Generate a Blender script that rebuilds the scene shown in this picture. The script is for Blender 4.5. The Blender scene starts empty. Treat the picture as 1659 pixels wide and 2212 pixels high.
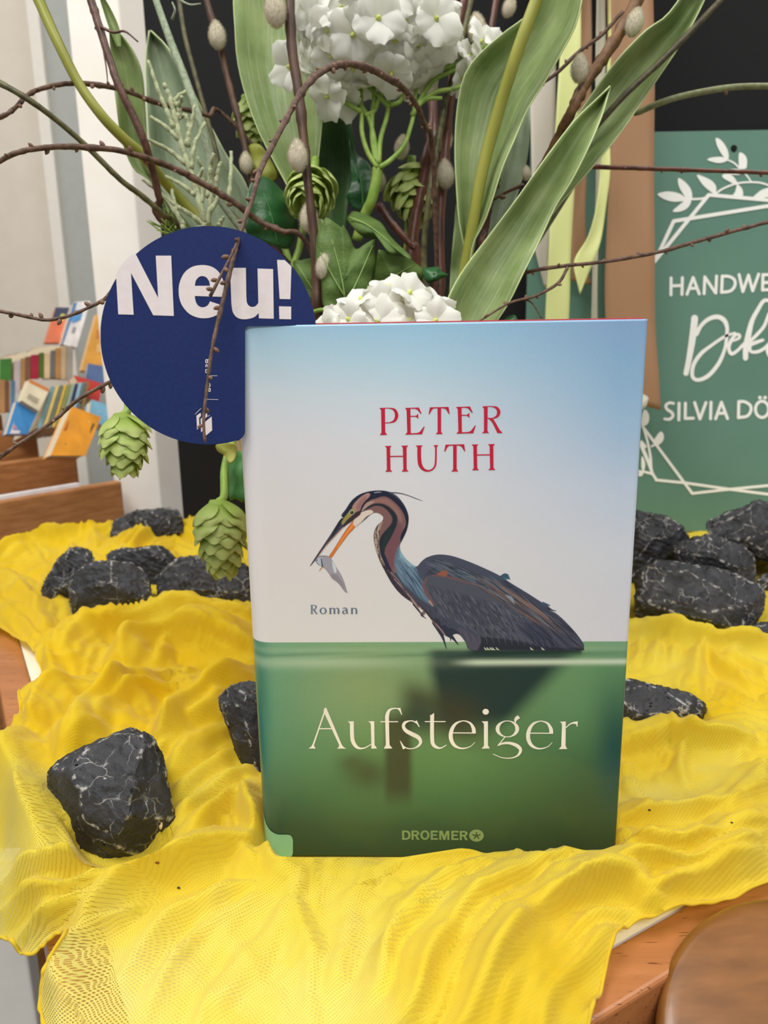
import bpy, bmesh, math, random
import numpy as np
from mathutils import Vector, Matrix, noise
from mathutils.geometry import tessellate_polygon

# ------------------------------------------------------------------ camera
FPX, CX, CY = 1628.0, 829.5, 1106.0
ROLL, PITCH = math.radians(0.955), math.radians(13.11)
CAMH = 0.2148
_F = np.array([0, math.cos(PITCH), -math.sin(PITCH)])
_U0 = np.array([0, math.sin(PITCH), math.cos(PITCH)])
_R0 = np.array([1.0, 0, 0])
_R = math.cos(ROLL)*_R0 - math.sin(ROLL)*_U0
_U = math.sin(ROLL)*_R0 + math.cos(ROLL)*_U0
CAM = np.array([0, 0, CAMH])
SC = bpy.context.scene
COL = SC.collection
cd = bpy.data.cameras.new('camera'); cam = bpy.data.objects.new('camera', cd); COL.objects.link(cam)
cd.sensor_fit = 'VERTICAL'; cd.sensor_height = 36; cd.lens = FPX*36/2212
cd.clip_start = 0.01; cd.clip_end = 30
cd.dof.use_dof = True; cd.dof.focus_distance = 0.30; cd.dof.aperture_fstop = 17
cam.matrix_world = Matrix(((_R[0], _U[0], -_F[0], 0), (_R[1], _U[1], -_F[1], 0), (_R[2], _U[2], -_F[2], CAMH), (0, 0, 0, 1)))
SC.camera = cam

# ------------------------------------------------------------------ light
w = bpy.data.worlds.new('world'); SC.world = w; w.use_nodes = True
bg = w.node_tree.nodes['Background']; bg.inputs[0].default_value = (1.0, 0.985, 0.96, 1); bg.inputs[1].default_value = 0.46
def area(name, loc, target, size, sizey, power, col):
    l = bpy.data.lights.new(name, 'AREA'); l.shape = 'RECTANGLE'; l.size = size; l.size_y = sizey; l.energy = power; l.color = col
    o = bpy.data.objects.new(name, l); COL.objects.link(o); o.location = loc
    o.rotation_euler = (Vector(target)-Vector(loc)).to_track_quat('-Z', 'Y').to_euler()
    return o
area('ceiling_lamp_front', (-0.75, -0.1, 1.8), (0, 0.38, 0.1), 1.0, 0.45, 28, (1, 0.98, 0.945))
area('added_fill_rear', (0.25, -1.5, 2.0), (0.05, 0.4, 0.15), 1.4, 0.5, 40, (1, 0.98, 0.945))  # unseen fill light added behind the camera to brighten the cover
area('ceiling_lamp_right', (1.0, 0.5, 1.9), (0.1, 0.5, 0.1), 1.2, 0.4, 16, (1, 0.98, 0.945))
area('ceiling_lamp_left', (-1.3, 0.9, 2.0), (-0.3, 0.9, 0.1), 1.2, 0.4, 8, (1, 0.98, 0.945))
SC.view_settings.view_transform = 'Standard'; SC.view_settings.look = 'None'
SC.view_settings.gamma = 1; SC.view_settings.use_curve_mapping = False
SC.view_settings.exposure = -0.22

# ------------------------------------------------------------------ projection helpers (design coordinates of the photograph -> places in the room)
def ray(x, y): return (x-CX)/FPX*_R + (CY-y)/FPX*_U + _F
def at(x, y, d): return CAM + ray(x, y)*d
def onz(x, y, z):
    r = ray(x, y); return CAM + r*((z-CAMH)/r[2])
def onp(x, y, p0, n):
    r = ray(x, y); return CAM + r*(np.dot(np.asarray(p0)-CAM, n)/np.dot(r, n))
def proj(P):
    q = np.asarray(P, float)-CAM
    zc = q@_F
    return CX+FPX*(q@_R)/zc, CY-FPX*(q@_U)/zc, zc
def lin(c):
    c = np.asarray(c, float)/255.0
    return np.where(c <= 0.04045, c/12.92, ((c+0.055)/1.055)**2.4)
def L4(c): return tuple(lin(c))+(1.0,)

# ------------------------------------------------------------------ object helpers
ORG = {}
def tag(o, label=None, cat=None, group=None, kind=None):
    if label: o['label'] = label
    if cat: o['category'] = cat
    if group: o['group'] = group
    if kind: o['kind'] = kind
    return o
def thing(name, loc, label, cat, group=None):
    o = bpy.data.objects.new(name, None); COL.objects.link(o); o.location = tuple(loc); o.empty_display_size = 0.01
    ORG[o.name] = np.asarray(loc, float)
    return tag(o, label, cat, group)
def link(name, me, mat, parent=None, org=None, smooth=True):
    if mat is not None: me.materials.append(mat)
    if smooth: me.polygons.foreach_set('use_smooth', [True]*len(me.polygons))
    o = bpy.data.objects.new(name, me); COL.objects.link(o)
    if parent is not None:
        o.parent = parent; ORG[o.name] = ORG[parent.name]
    else:
        o.location = tuple(org); ORG[o.name] = np.asarray(org, float)
    return o
def mk(name, V, Fc, mat, parent=None, org=None, smooth=True, uv=None, col=None):
    V = np.asarray(V, float)
    o0 = ORG[parent.name] if parent is not None else (np.asarray(org, float) if org is not None else np.array([V[:, 0].mean(), V[:, 1].mean(), V[:, 2].min()]))
    me = bpy.data.meshes.new(name)
    if isinstance(Fc, np.ndarray):
        n, k = Fc.shape
        me.vertices.add(len(V)); me.vertices.foreach_set('co', (V-o0).ravel())
        me.loops.add(n*k); me.loops.foreach_set('vertex_index', Fc.ravel().astype(np.int32))
        me.polygons.add(n); me.polygons.foreach_set('loop_start', np.arange(0, n*k, k, dtype=np.int32))
        me.update(calc_edges=True)
    else:
        me.from_pydata((V-o0).tolist(), [], [list(map(int, f)) for f in Fc]); me.update()
    if uv is not None:
        l = me.uv_layers.new(name='UVMap'); idx = np.empty(len(me.loops), np.int32); me.loops.foreach_get('vertex_index', idx)
        l.data.foreach_set('uv', np.asarray(uv, float)[idx].ravel())
    if col is not None:
        a = me.color_attributes.new('Col', 'FLOAT_COLOR', 'POINT'); a.data.foreach_set('color', np.asarray(col, float).ravel())
    return link(name, me, mat, parent, o0, smooth)
def bme(name, bm, mat, parent=None, org=(0, 0, 0), smooth=False):
    o0 = ORG[parent.name] if parent is not None else np.asarray(org, float)
    bmesh.ops.translate(bm, verts=bm.verts, vec=tuple(-o0))
    me = bpy.data.meshes.new(name); bm.to_mesh(me); bm.free()
    return link(name, me, mat, parent, o0, smooth)
def dup(o, parent=None, M=None, name=None):
    c = o.copy(); COL.objects.link(c)
    if parent is not None: c.parent = parent; ORG[c.name] = ORG[parent.name]
    if M is not None: c.matrix_local = M
    return c
def cr(pts, n=6, closed=False):
    """Catmull-Rom through rows of any width"""
    P = np.asarray(pts, float)
    if len(P) < 3 and not closed: 
        t = np.linspace(0, 1, n+1)[:, None]; return P[0]*(1-t)+P[-1]*t
    if closed: Q = np.vstack([P[-1], P, P[0], P[1]]); m = len(P)
    else: Q = np.vstack([2*P[0]-P[1], P, 2*P[-1]-P[-2]]); m = len(P)-1
    out = []
    for i in range(m):
        a, b, c, d = Q[i:i+4]
        for t in np.arange(n)/n:
            out.append(0.5*(2*b+(c-a)*t+(2*a-5*b+4*c-d)*t*t+(3*b-a-3*c+d)*t**3))
    if not closed: out.append(P[-1])
    return np.array(out)
def tube(P, R, sides=7, cap=True):
    P = np.asarray(P, float); R = np.broadcast_to(np.asarray(R, float), (len(P),)); n = len(P)
    T = np.gradient(P, axis=0); T /= np.linalg.norm(T, axis=1)[:, None]+1e-12
    a = np.array([0.31, 0.2, 0.93]) if abs(T[0][2]) < .8 else np.array([0.9, 0.1, 0.2])
    V = []; N = np.cross(T[0], a); N /= np.linalg.norm(N)
    for i in range(n):
        N = N - T[i]*np.dot(N, T[i]); N /= np.linalg.norm(N)+1e-12; B = np.cross(T[i], N)
        for k in range(sides):
            th = 2*math.pi*k/sides; V.append(P[i]+R[i]*(math.cos(th)*N+math.sin(th)*B))
    Fc = [(i*sides+k, i*sides+(k+1) % sides, (i+1)*sides+(k+1) % sides, (i+1)*sides+k) for i in range(n-1) for k in range(sides)]
    if cap: Fc += [tuple(range(sides))[::-1], tuple((n-1)*sides+k for k in range(sides))]
    return np.array(V), Fc
class MB:
    def __init__(s): s.V = []; s.F = []; s.n = 0
    def add(s, V, Fc):
        s.V.append(np.asarray(V, float)); s.F += [tuple(int(i)+s.n for i in f) for f in Fc]; s.n += len(V); return s
    def box(s, c, ax, half):
        c = np.asarray(c, float); V = []
        for i in (-1, 1):
            for j in (-1, 1):
                for k in (-1, 1): V.append(c+i*half[0]*ax[0]+j*half[1]*ax[1]+k*half[2]*ax[2])
        return s.add(V, [(0, 1, 3, 2), (4, 6, 7, 5), (0, 4, 5, 1), (2, 3, 7, 6), (0, 2, 6, 4), (1, 5, 7, 3)])
    def verts(s): return np.vstack(s.V)
    def mk(s, name, mat, parent=None, org=None, smooth=False): return mk(name, s.verts(), s.F, mat, parent, org, smooth)
def bevel(o, w=0.001, seg=2):
    m = o.modifiers.new('bevel', 'BEVEL'); m.width = w; m.segments = seg; m.limit_method = 'ANGLE'; return o
XYZ = (np.array([1., 0, 0]), np.array([0, 1., 0]), np.array([0, 0, 1.]))

# ------------------------------------------------------------------ materials
class NT:
    def __init__(s, name):
        s.m = bpy.data.materials.new(name); s.m.use_nodes = True; s.t = s.m.node_tree; s.b = s.t.nodes['Principled BSDF']; s.out = s.t.nodes['Material Output']
    def n(s, typ, **kw):
        nd = s.t.nodes.new(typ)
        for k, v in kw.items():
            if k.startswith('i_'):
                key = k[2:]; nd.inputs[int(key) if key.isdigit() else key.replace('_', ' ')].default_value = v
            else: setattr(nd, k, v)
        return nd
    def l(s, a, b): s.t.links.new(a, b)
    def ramp(s, fac, stops):
        r = s.n('ShaderNodeValToRGB'); e = r.color_ramp.elements
        while len(e) < len(stops): e.new(0.5)
        for k, (p, c) in zip(e, stops): k.position = p; k.color = c if len(c) == 4 else L4(c)
        s.l(fac, r.inputs[0]); return r
    def coord(s, kind='Object', scale=(1, 1, 1), rot=(0, 0, 0)):
        c = s.n('ShaderNodeTexCoord'); mp = s.n('ShaderNodeMapping'); mp.inputs['Scale'].default_value = scale; mp.inputs['Rotation'].default_value = rot
        s.l(c.outputs[kind], mp.inputs['Vector']); return mp.outputs[0]
    def noise(s, vec, scale, detail=4, rough=.55, dist=0):
        nd = s.n('ShaderNodeTexNoise'); nd.inputs['Scale'].default_value = scale; nd.inputs['Detail'].default_value = detail
        nd.inputs['Roughness'].default_value = rough; nd.inputs['Distortion'].default_value = dist; s.l(vec, nd.inputs['Vector']); return nd.outputs['Fac']
    def bump(s, h, strength=.3, dist=.001, prev=None):
        b = s.n('ShaderNodeBump'); b.inputs['Strength'].default_value = strength; b.inputs['Distance'].default_value = dist
        s.l(h, b.inputs['Height'])
        if prev: s.l(prev, b.inputs['Normal'])
        s.l(b.outputs[0], s.b.inputs['Normal']); return b.outputs[0]
    def math(s, op, a, b=None, c=None):
        nd = s.n('ShaderNodeMath', operation=op)
        for i, v in enumerate((a, b, c)):
            if v is None: continue
            if isinstance(v, (int, float)): nd.inputs[i].default_value = v
            else: s.l(v, nd.inputs[i])
        return nd.outputs[0]
    def mixc(s, f, a, b, mode='MIX'):
        nd = s.n('ShaderNodeMix', data_type='RGBA', blend_type=mode)
        for i, v in ((0, f), (6, a), (7, b)):
            if isinstance(v, (int, float)): nd.inputs[i].default_value = v
            elif isinstance(v, tuple): nd.inputs[i].default_value = v if len(v) == 4 else L4(v)
            else: s.l(v, nd.inputs[i])
        return nd.outputs[2]
    def translucent(s, amt, colsock):
        tr = s.n('ShaderNodeBsdfTranslucent'); mx = s.n('ShaderNodeMixShader'); mx.inputs[0].default_value = amt
        if isinstance(colsock, tuple): tr.inputs[0].default_value = colsock
        else: s.l(colsock, tr.inputs[0])
        s.l(s.b.outputs[0], mx.inputs[1]); s.l(tr.outputs[0], mx.inputs[2]); s.l(mx.outputs[0], s.out.inputs[0]); return mx
def mat(name, c, c2=None, rough=.6, spec=.4, scale=60, stretch=(1, 1, 1), bump=0, bscale=None, bdist=.0005, trans=0, coat=0, kind='Object', lo=.35, hi=.65, detail=4, rot=(0, 0, 0)):
    t = NT(name); t.b.inputs['Roughness'].default_value = rough; t.b.inputs['Specular IOR Level'].default_value = spec
    if coat: t.b.inputs['Coat Weight'].default_value = coat; t.b.inputs['Coat Roughness'].default_value = .12
    v = t.coord(kind, stretch, rot)
    n = t.noise(v, scale, detail)
    r = t.ramp(n, [(lo, c), (hi, c2 if c2 else tuple(min(255, x*1.07) for x in c))])
    t.l(r.outputs[0], t.b.inputs['Base Color'])
    if bump: t.bump(t.noise(v, bscale or scale*3, 5), bump, bdist)
    if trans: t.translucent(trans, r.outputs[0])
    return t.m

# ------------------------------------------------------------------ flat print: strokes and outlines given in the photograph's pixels
class Ink:
    def __init__(s, x0=0, y0=0, k=1.0): s.x0, s.y0, s.k = x0, y0, k; s.V = []; s.F = []; s.n = 0; pass
    def _t(s, P, dx=0, dy=0):
        P = np.asarray(P, float).copy(); P[:, 0] = s.x0+(P[:, 0]+dx)*s.k; P[:, 1] = s.y0+(P[:, 1]+dy)*s.k; return P
    def G(s, *loops, dx=0, dy=0, smooth=0):
        ls = [s._t(l, dx, dy) for l in loops]
        if smooth: ls = [cr(l, smooth, True) for l in ls]
        tris = tessellate_polygon([[Vector((p[0], p[1], 0)) for p in l] for l in ls])
        V = np.vstack(ls); s.V.append(V); s.F += [tuple(i+s.n for i in t) for t in tris]; s.n += len(V)
    def S(s, pts, dx=0, dy=0, n=6, closed=False, caps=False, sharp=False):
        P = np.asarray(pts, float)
        if not sharp: P = cr(P, n, closed)
        q = s._t(P[:, :2], dx, dy); wd = P[:, 2]*s.k/2
        if closed: d = np.roll(q, -1, 0)-np.roll(q, 1, 0)
        else: d = np.gradient(q, axis=0)
        nn = np.stack([-d[:, 1], d[:, 0]], 1); nn /= np.linalg.norm(nn, axis=1)[:, None]+1e-9
        a = q+nn*wd[:, None]; b = q-nn*wd[:, None]; m = len(q); s.V.append(np.vstack([a, b]))
        for i in range(m if closed else m-1): j = (i+1) % m; s.F.append((s.n+i, s.n+j, s.n+m+j, s.n+m+i))
        s.n += 2*m
        if caps:
            for e in (0, -1):
                th = np.linspace(0, 2*math.pi, 13)[:-1]; r = wd[e]
                s.V.append(np.stack([q[e][0]+r*np.cos(th), q[e][1]+r*np.sin(th)], 1)); s.F.append(tuple(range(s.n, s.n+12))); s.n += 12
    def ell(s, cx, cy, rx, ry, n=24):
        th = np.linspace(0, 2*math.pi, n+1)[:-1]; s.G(np.stack([cx+rx*np.cos(th), cy+ry*np.sin(th)], 1))
    def ring(s, cx, cy, rx, ry, wx, wy, n=36):
        th = np.linspace(0, 2*math.pi, n+1)[:-1]
        s.G(np.stack([cx+rx*np.cos(th), cy+ry*np.sin(th)], 1), np.stack([cx+(rx-wx)*np.cos(th), cy+(ry-wy)*np.sin(th)], 1))
    def mk(s, name, mapper, mat, parent, label=None):
        Q = np.vstack(s.V); V = np.array([mapper(x, y) for x, y in Q])
        j = np.repeat(np.arange(len(s.V)), [len(v) for v in s.V]); dv = CAM-V; dv /= np.linalg.norm(dv, axis=1)[:, None]
        V = V+dv*(j*1.2e-6)[:, None]; Fc = []          # each stroke a hair above the one before it
        for f in s.F:
            q = Q[list(f)]; a = np.sum(q[:, 0]*np.roll(q[:, 1], -1)-np.roll(q[:, 0], -1)*q[:, 1])
            Fc.append(f if a < 0 else f[::-1])
        o = mk(name, V, Fc, mat, parent, smooth=False)
        if label: o['label'] = label
        return o

# ================================================================== BOOK
PSI = math.radians(1.95)
BN = np.array([math.sin(PSI), math.cos(PSI), 0.0]); BE = np.array([math.cos(PSI), -math.sin(PSI), 0.0])
def _bp(x, y): r = ray(x, y); return r/np.dot(r, BN)
BC = 0.147/np.linalg.norm(_bp(1400, 686)-_bp(496, 704.5))
B0 = CAM+BC*_bp(496, 704.5)                    # top left corner of the front cover
B0z = B0.copy(); B0z[2] = 0
BW, BZ0, BZ1 = 0.147, 0.003, B0[2]
def bk(s, dep, z): return B0z+BE*s+BN*dep+np.array([0, 0, z])
def cover_map(off):                             # pixel -> place on the cover, lifted by off
    p0 = B0-BN*off
    return lambda x, y: onp(x, y, p0, BN)
def cover_colour(X, Y):
    def mixc(c, col, a): return c+(lin(col)-c)*np.clip(a, 0, 1)[:, None]
    def g(cx, cy, sx, sy): return np.exp(-0.5*(((X-cx)/sx)**2+((Y-cy)/sy)**2))
    def ss(a, b, v): t = np.clip((v-a)/(b-a), 0, 1); return t*t*(3-2*t)
    ys = [690, 780, 860, 950, 1060, 1200, 1370, 1400]
    cl = [(150, 187, 203), (178, 200, 206), (200, 207, 208), (212, 209, 208), (217, 211, 206), (223, 215, 207), (226, 218, 209), (226, 218, 209)]
    cm = [(146, 190, 210), (170, 201, 212), (193, 208, 212), (210, 213, 213), (217, 214, 211), (221, 215, 209), (226, 219, 211), (226, 219, 211)]
    crr = [(128, 158, 188), (132, 168, 194), (140, 175, 198), (158, 184, 203), (186, 198, 209), (207, 209, 211), (216, 212, 212), (217, 211, 211)]
    def ramp(cs):
        cs = np.array([lin(c) for c in cs]); return np.stack([np.interp(Y, ys, cs[:, k]) for k in range(3)], 1)
    u = np.clip((X-540)/800, 0, 1)
    a, b, c = ramp(cl), ramp(cm), ramp(crr)
    t1 = np.clip(u/0.45, 0, 1)[:, None]; t2 = (np.clip((u-0.4)/0.6, 0, 1)**1.3)[:, None]
    sky = (a*(1-t1)+b*t1)*(1-t2)+c*t2
    hi = np.clip((1330-Y)/480, 0, 1)[:, None]; sky = np.minimum(sky*(np.array([1., 1.04, 1.12])*(1-hi)+np.array([1.17, 1.18, 1.26])*hi), .93)
    yw = [1389, 1404, 1440, 1500, 1580, 1650, 1720, 1790, 1860]
    wl = [(122, 168, 134), (118, 166, 134), (110, 160, 130), (104, 154, 122), (92, 140, 108), (80, 122, 88), (68, 98, 66), (56, 76, 48), (48, 62, 38)]
    wm = [(134, 172, 130), (128, 166, 122), (126, 158, 112), (126, 152, 104), (108, 140, 86), (98, 132, 76), (82, 112, 64), (64, 84, 50), (52, 66, 40)]
    wr = [(124, 168, 130), (118, 160, 122), (100, 146, 102), (90, 134, 92), (84, 120, 72), (70, 100, 60), (62, 84, 50), (56, 72, 42), (50, 64, 38)]
    def rw(cs):
        cs = np.array([lin(c) for c in cs]); return np.stack([np.interp(Y, yw, cs[:, k]) for k in range(3)], 1)
    a, b, c = rw(wl), rw(wm), rw(wr)
    t1 = np.clip((X-560)/230, 0, 1)[:, None]; t2 = np.clip((X-1000)/260, 0, 1)[:, None]
    wt = (a*(1-t1)+b*t1)*(1-t2)+c*t2
    wt = mixc(wt, (150, 170, 118), .55*g(770, 1490, 75, 60))
    wt = mixc(wt, (112, 152, 104), .55*g(1230, 1490, 60, 70))
    wt = mixc(wt, (24, 72, 68), .85*ss(1255, 1330, X)*g(1330, 1620, 90, 85))
    wt = mixc(wt, (36, 108, 96), .8*ss(600, 552, X)*g(560, 1560, 60, 160))
    # reflection of the bird
    edge_l = 925+np.clip(Y-1440, 0, 400)*.22; edge_r = 1240-np.clip(Y-1420, 0, 400)*.95
    dk = ss(-18, 22, X-edge_l)*ss(-30, 40, edge_r-X)*ss(1398, 1412, Y)*ss(1610, 1540, Y)
    wt = mixc(wt, (27, 48, 50), .95*dk)
    wt = mixc(wt, (62, 62, 44), .85*ss(-40, 25, 40-np.abs((Y-1530)-(X-900)*.25))*ss(840, 900, X)*ss(1090, 990, X))
    wt = mixc(wt, (62, 60, 42), .9*ss(822, 842, X)*ss(900, 878, X)*ss(1520, 1570, Y)*ss(1760, 1700, Y))
    wt = mixc(wt, (66, 70, 46), .85*g(795, 1675, 38, 26)); wt = mixc(wt, (66, 70, 46), .6*g(760, 1650, 22, 14))
    wt = mixc(wt, (30, 64, 56), .5*g(905, 1555, 22, 26))
    # bright ripples
    rip = np.sin(X*.021+Y*.4)*.5+.5
    wt = mixc(wt, (188, 208, 176), (.6*g(690, 1433, 150, 9)+.25*g(690, 1406, 190, 4)+.25*g(1210, 1404, 150, 4)))
    wt = mixc(wt, (206, 220, 194), .95*np.exp(-0.5*((Y-1433-(X-1170)*-.004)/4.5)**2)*ss(960, 1040, X))
    wt = mixc(wt, (70, 110, 84), .4*np.exp(-0.5*((Y-1417)/4)**2)*rip)
    wt = mixc(wt, (26, 50, 44), .9*np.exp(-0.5*((Y-1410)/5)**2)*ss(1000, 1030, X)*ss(1262, 1252, X))
    lo = np.clip((Y-1480)/250, 0, 1)[:, None]; wt = wt*(1+lo*(np.array([.74, 1.02, 1.38])-1))   # deep water tinted to cancel the yellow light bounced from the gauze
    return np.where((Y < 1389)[:, None], sky, wt)

book = thing('book', bk(.0735, .016, BZ0), 'hardcover novel with a heron fishing on its jacket, standing upright on the yellow gauze', 'book')
def mat_attr(name, rough, coat):
    t = NT(name); a = t.n('ShaderNodeVertexColor'); a.layer_name = 'Col'
    n = t.noise(t.coord('Object'), 900, 3); m = t.mixc(.05, a.outputs[0], n, 'OVERLAY'); t.l(m, t.b.inputs['Base Color'])
    t.b.inputs['Roughness'].default_value = rough; t.b.inputs['Specular IOR Level'].default_value = .35
    t.b.inputs['Coat Weight'].default_value = coat; t.b.inputs['Coat Roughness'].default_value = .1
    t.bump(t.noise(t.coord('Object'), 45, 2), .05, .002)
    return t
JM = mat_attr('laminated_jacket', .38, .35).m
PAPER = mat('white_paper', (232, 228, 220), rough=.7, scale=200)
RED = mat('red_case_cloth', (152, 32, 44), (170, 42, 52), scale=900, bump=.2)
ths = np.linspace(0, math.pi/2, 14)
prof = [(0, .034), (-.0006, .026), (-.0008, .018), (-.0004, .012)] + [(.0085*(1-math.cos(t)), .0085*(1-math.sin(t))) for t in ths]
ss_ = list(np.linspace(.0085, BW-.0006, 230))[1:]
prof += [(s, 0.0) for s in ss_]+[(BW, .0005), (BW+.0001, .0013), (BW-.0004, .002)]
zs = sorted(list(np.linspace(BZ0, BZ1, 300))+[.0990-.00012+.0, .0990+.00012])
hz = proj(bk(.07, 0, .0990))
V = []; PXY = []
for z in zs:
    for i, (s, d) in enumerate(prof):
        V.append(bk(s, d, z)); x, y, _ = proj(bk(max(s, 0)-(d*.6 if i < 18 else 0), 0, z)); PXY.append((x, y))
PXY = np.array(PXY)
hy = proj(bk(.0735, 0, .0990))
# colours follow cover height so the printed horizon stays level on the cover
Zc = np.repeat(np.array(zs), len(prof)); ref = np.array([proj(bk(.0735, 0, z))[1] for z in zs]); Yr = np.repeat(ref, len(prof)) + (1389.0-hy[1])
C = np.ones((len(V), 4)); C[:, :3] = cover_colour(PXY[:, 0], Yr)
m = len(prof)
idx = np.arange(len(zs)*m).reshape(len(zs), m)
FQ = np.stack([idx[:-1, :-1], idx[:-1, 1:], idx[1:, 1:], idx[1:, :-1]], -1).reshape(-1, 4)
jacket = mk('dust_jacket', V, FQ, JM, book, col=C)
sm = jacket.modifiers.new('solid', 'SOLIDIFY'); sm.thickness = .00022; sm.offset = -1
mb = MB(); mb.box(bk(.0775, .0020, (BZ0+BZ1)/2+.0004), (BE, BN, XYZ[2]), (.0685, .0013, (BZ1-BZ0)/2+.0001)); bevel(mb.mk('front_board', RED, book), .0006)
mb = MB(); mb.box(bk(.0745, .0328, (BZ0+BZ1)/2+.0003), (BE, BN, XYZ[2]), (.0715, .0013, (BZ1-BZ0)/2+.0003)); bevel(mb.mk('back_board', RED, book), .0006)
mb = MB()
for i in range(60): mb.box(bk(.0735, .0041+i*.00046, (BZ0+BZ1)/2), (BE, BN, XYZ[2]), (.0695+.0003*math.sin(i*2.1), .00019, (BZ1-BZ0)/2-.0025))
pg = mb.mk('page_block', PAPER, book)
mb = MB(); mb.box(bk(.0745+.0718, .0024, (BZ0+BZ1)/2), (BE, BN, XYZ[2]), (.0007, .0016, (BZ1-BZ0)/2)); mb.mk('jacket_flap', PAPER, book)
# red spine cap with its torn strip of clear tape
mb = MB(); mb.box(bk(.0108, .0016, BZ1+.0003), (BE, BN, XYZ[2]), (.0056, .0013, .0007)); o = bevel(mb.mk('spine_cap', mat('frayed_red_cap', (140, 40, 44), (176, 140, 96), scale=700, rough=.3), book), .0003); o['label'] = 'frayed red spine cap under clear tape'

INK_RED = mat('red_ink', (196, 26, 56), (202, 30, 60), rough=.4); INK_CREAM = mat('cream_ink', (234, 228, 214), rough=.4)
INK_BLUE = mat('slate_ink', (104, 116, 134), rough=.4); INK_LEAF = mat('leaf_green_ink', (126, 148, 98), rough=.4); INK_DK = mat('dark_green_ink', (62, 80, 48), rough=.4)
cm = cover_map(.00012)
k = Ink(800, 860, 300/1659)
def _P(dx, dy): pass
k.G([(107, 120), (178, 117), (174, 140), (178, 408), (202, 438), (113, 441), (133, 410), (128, 142)])
k.S([(120, 121, 9), (230, 121, 11), (290, 142, 30), (314, 205, 40), (290, 268, 30), (233, 292, 12), (172, 296, 10)])
def _E(dx, dy):
    k.G([(413, 117), (478, 117), (482, 402), (490, 434), (415, 437), (441, 408), (433, 142)], dx=dx, dy=dy)
    k.G([(413, 117), (580, 112), (613, 184), (602, 187), (560, 137), (530, 126), (470, 127)], dx=dx, dy=dy)
    k.G([(476, 211), (540, 211), (558, 200), (572, 182), (573, 249), (558, 232), (540, 222), (476, 223)], dx=dx, dy=dy)
    k.G([(430, 436), (618, 431), (650, 338), (640, 338), (590, 403), (560, 416), (480, 421)], dx=dx, dy=dy)
def _T(dx, dy):
    k.G([(803, 115), (845, 115), (845, 402), (864, 428), (780, 431), (804, 404)], dx=dx, dy=dy)
    k.G([(712, 110), (935, 105), (947, 188), (937, 188), (905, 135), (880, 122), (845, 120), (803, 121), (760, 122), (738, 136), (705, 194), (696, 190)], dx=dx, dy=dy)
def _H(dx, dy):
    k.G([(172, 572), (254, 570), (236, 592), (240, 855), (262, 877), (178, 880), (198, 855), (193, 592)], dx=dx, dy=dy)
    k.G([(370, 568), (452, 566), (432, 590), (434, 850), (456, 875), (372, 878), (394, 852), (388, 590)], dx=dx, dy=dy)
    k.G([(230, 690), (395, 688), (395, 701), (230, 703)], dx=dx, dy=dy)
_E(0, 0); _T(0, 0); _E(611, -12)
k.G([(1338, 100), (1402, 97), (1398, 390), (1418, 416), (1332, 419), (1358, 395), (1357, 125)])
k.S([(1345, 101, 9), (1450, 100, 11), (1510, 118, 30), (1534, 165, 40), (1515, 215, 30), (1460, 240, 11), (1398, 238, 9)])
k.G([(1400, 240), (1440, 243), (1470, 250), (1500, 300), (1545, 380), (1582, 415), (1518, 418), (1480, 335), (1450, 280), (1420, 252)])
_H(0, 0); _T(186, 446); _H(1037, -18)
k.S([(584, 575, 44), (584, 700, 44), (596, 795, 44), (635, 850, 32), (690, 868, 20), (742, 850, 18), (775, 800, 20), (783, 700, 20), (783, 575, 20)])
k.G([(542, 566), (625, 563), (606, 588), (562, 588)]); k.G([(752, 563), (814, 560), (793, 585), (773, 585)])
jk = jacket
k.mk('author_lettering', cm, INK_RED, jk)
k = Ink(660, 1510, 300/1659)
k.S([(228, 150, 18), (160, 350, 17), (92, 548, 19)])
k.G([(228, 105), (248, 105), (432, 545), (455, 575), (488, 592), (373, 592), (395, 578), (401, 550), (395, 535), (222, 165), (215, 140)])
k.G([(95, 530), (103, 562), (122, 591), (35, 591), (72, 565), (85, 535)]); k.G([(155, 347), (312, 347), (316, 361), (150, 361)])
k.S([(553, 275, 46), (556, 440, 46), (570, 515, 46), (610, 572, 36), (660, 590, 20), (715, 580, 14), (785, 540, 9)])
k.G([(500, 267), (576, 265), (576, 300), (530, 300), (524, 283)])
k.G([(745, 267), (820, 265), (825, 548), (855, 591), (787, 593), (780, 300), (770, 281)])
k.S([(982, 575, 44), (975, 300, 44), (975, 200, 46), (997, 140, 34), (1040, 115, 18), (1090, 112, 13), (1125, 116, 14)])
k.G([(1085, 107), (1133, 105), (1154, 186), (1147, 191), (1120, 140)]); k.G([(895, 265), (1105, 265), (1105, 277), (895, 277)])
k.G([(960, 545), (1003, 545), (1038, 591), (935, 593)])
k.S([(1335, 295, 12), (1290, 266, 14), (1240, 262, 14), (1185, 285, 34), (1170, 330, 38), (1200, 378, 44), (1270, 418, 50), (1345, 458, 48), (1374, 510, 38), (1350, 558, 24), (1290, 589, 13), (1220, 590, 13), (1160, 560, 14)])
k.G([(1298, 270), (1330, 255), (1365, 335), (1354, 334), (1322, 288)]); k.G([(1127, 500), (1136, 500), (1175, 560), (1205, 580), (1165, 603)])
k.S([(1512, 190, 46), (1512, 470, 46), (1528, 545, 42), (1570, 578, 30), (1620, 584, 16), (1685, 548, 9)])
k.G([(1489, 202), (1535, 165), (1536, 230), (1489, 230)]); k.G([(1425, 264), (1672, 264), (1672, 276), (1425, 276)])
k.x0 = 960
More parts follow.
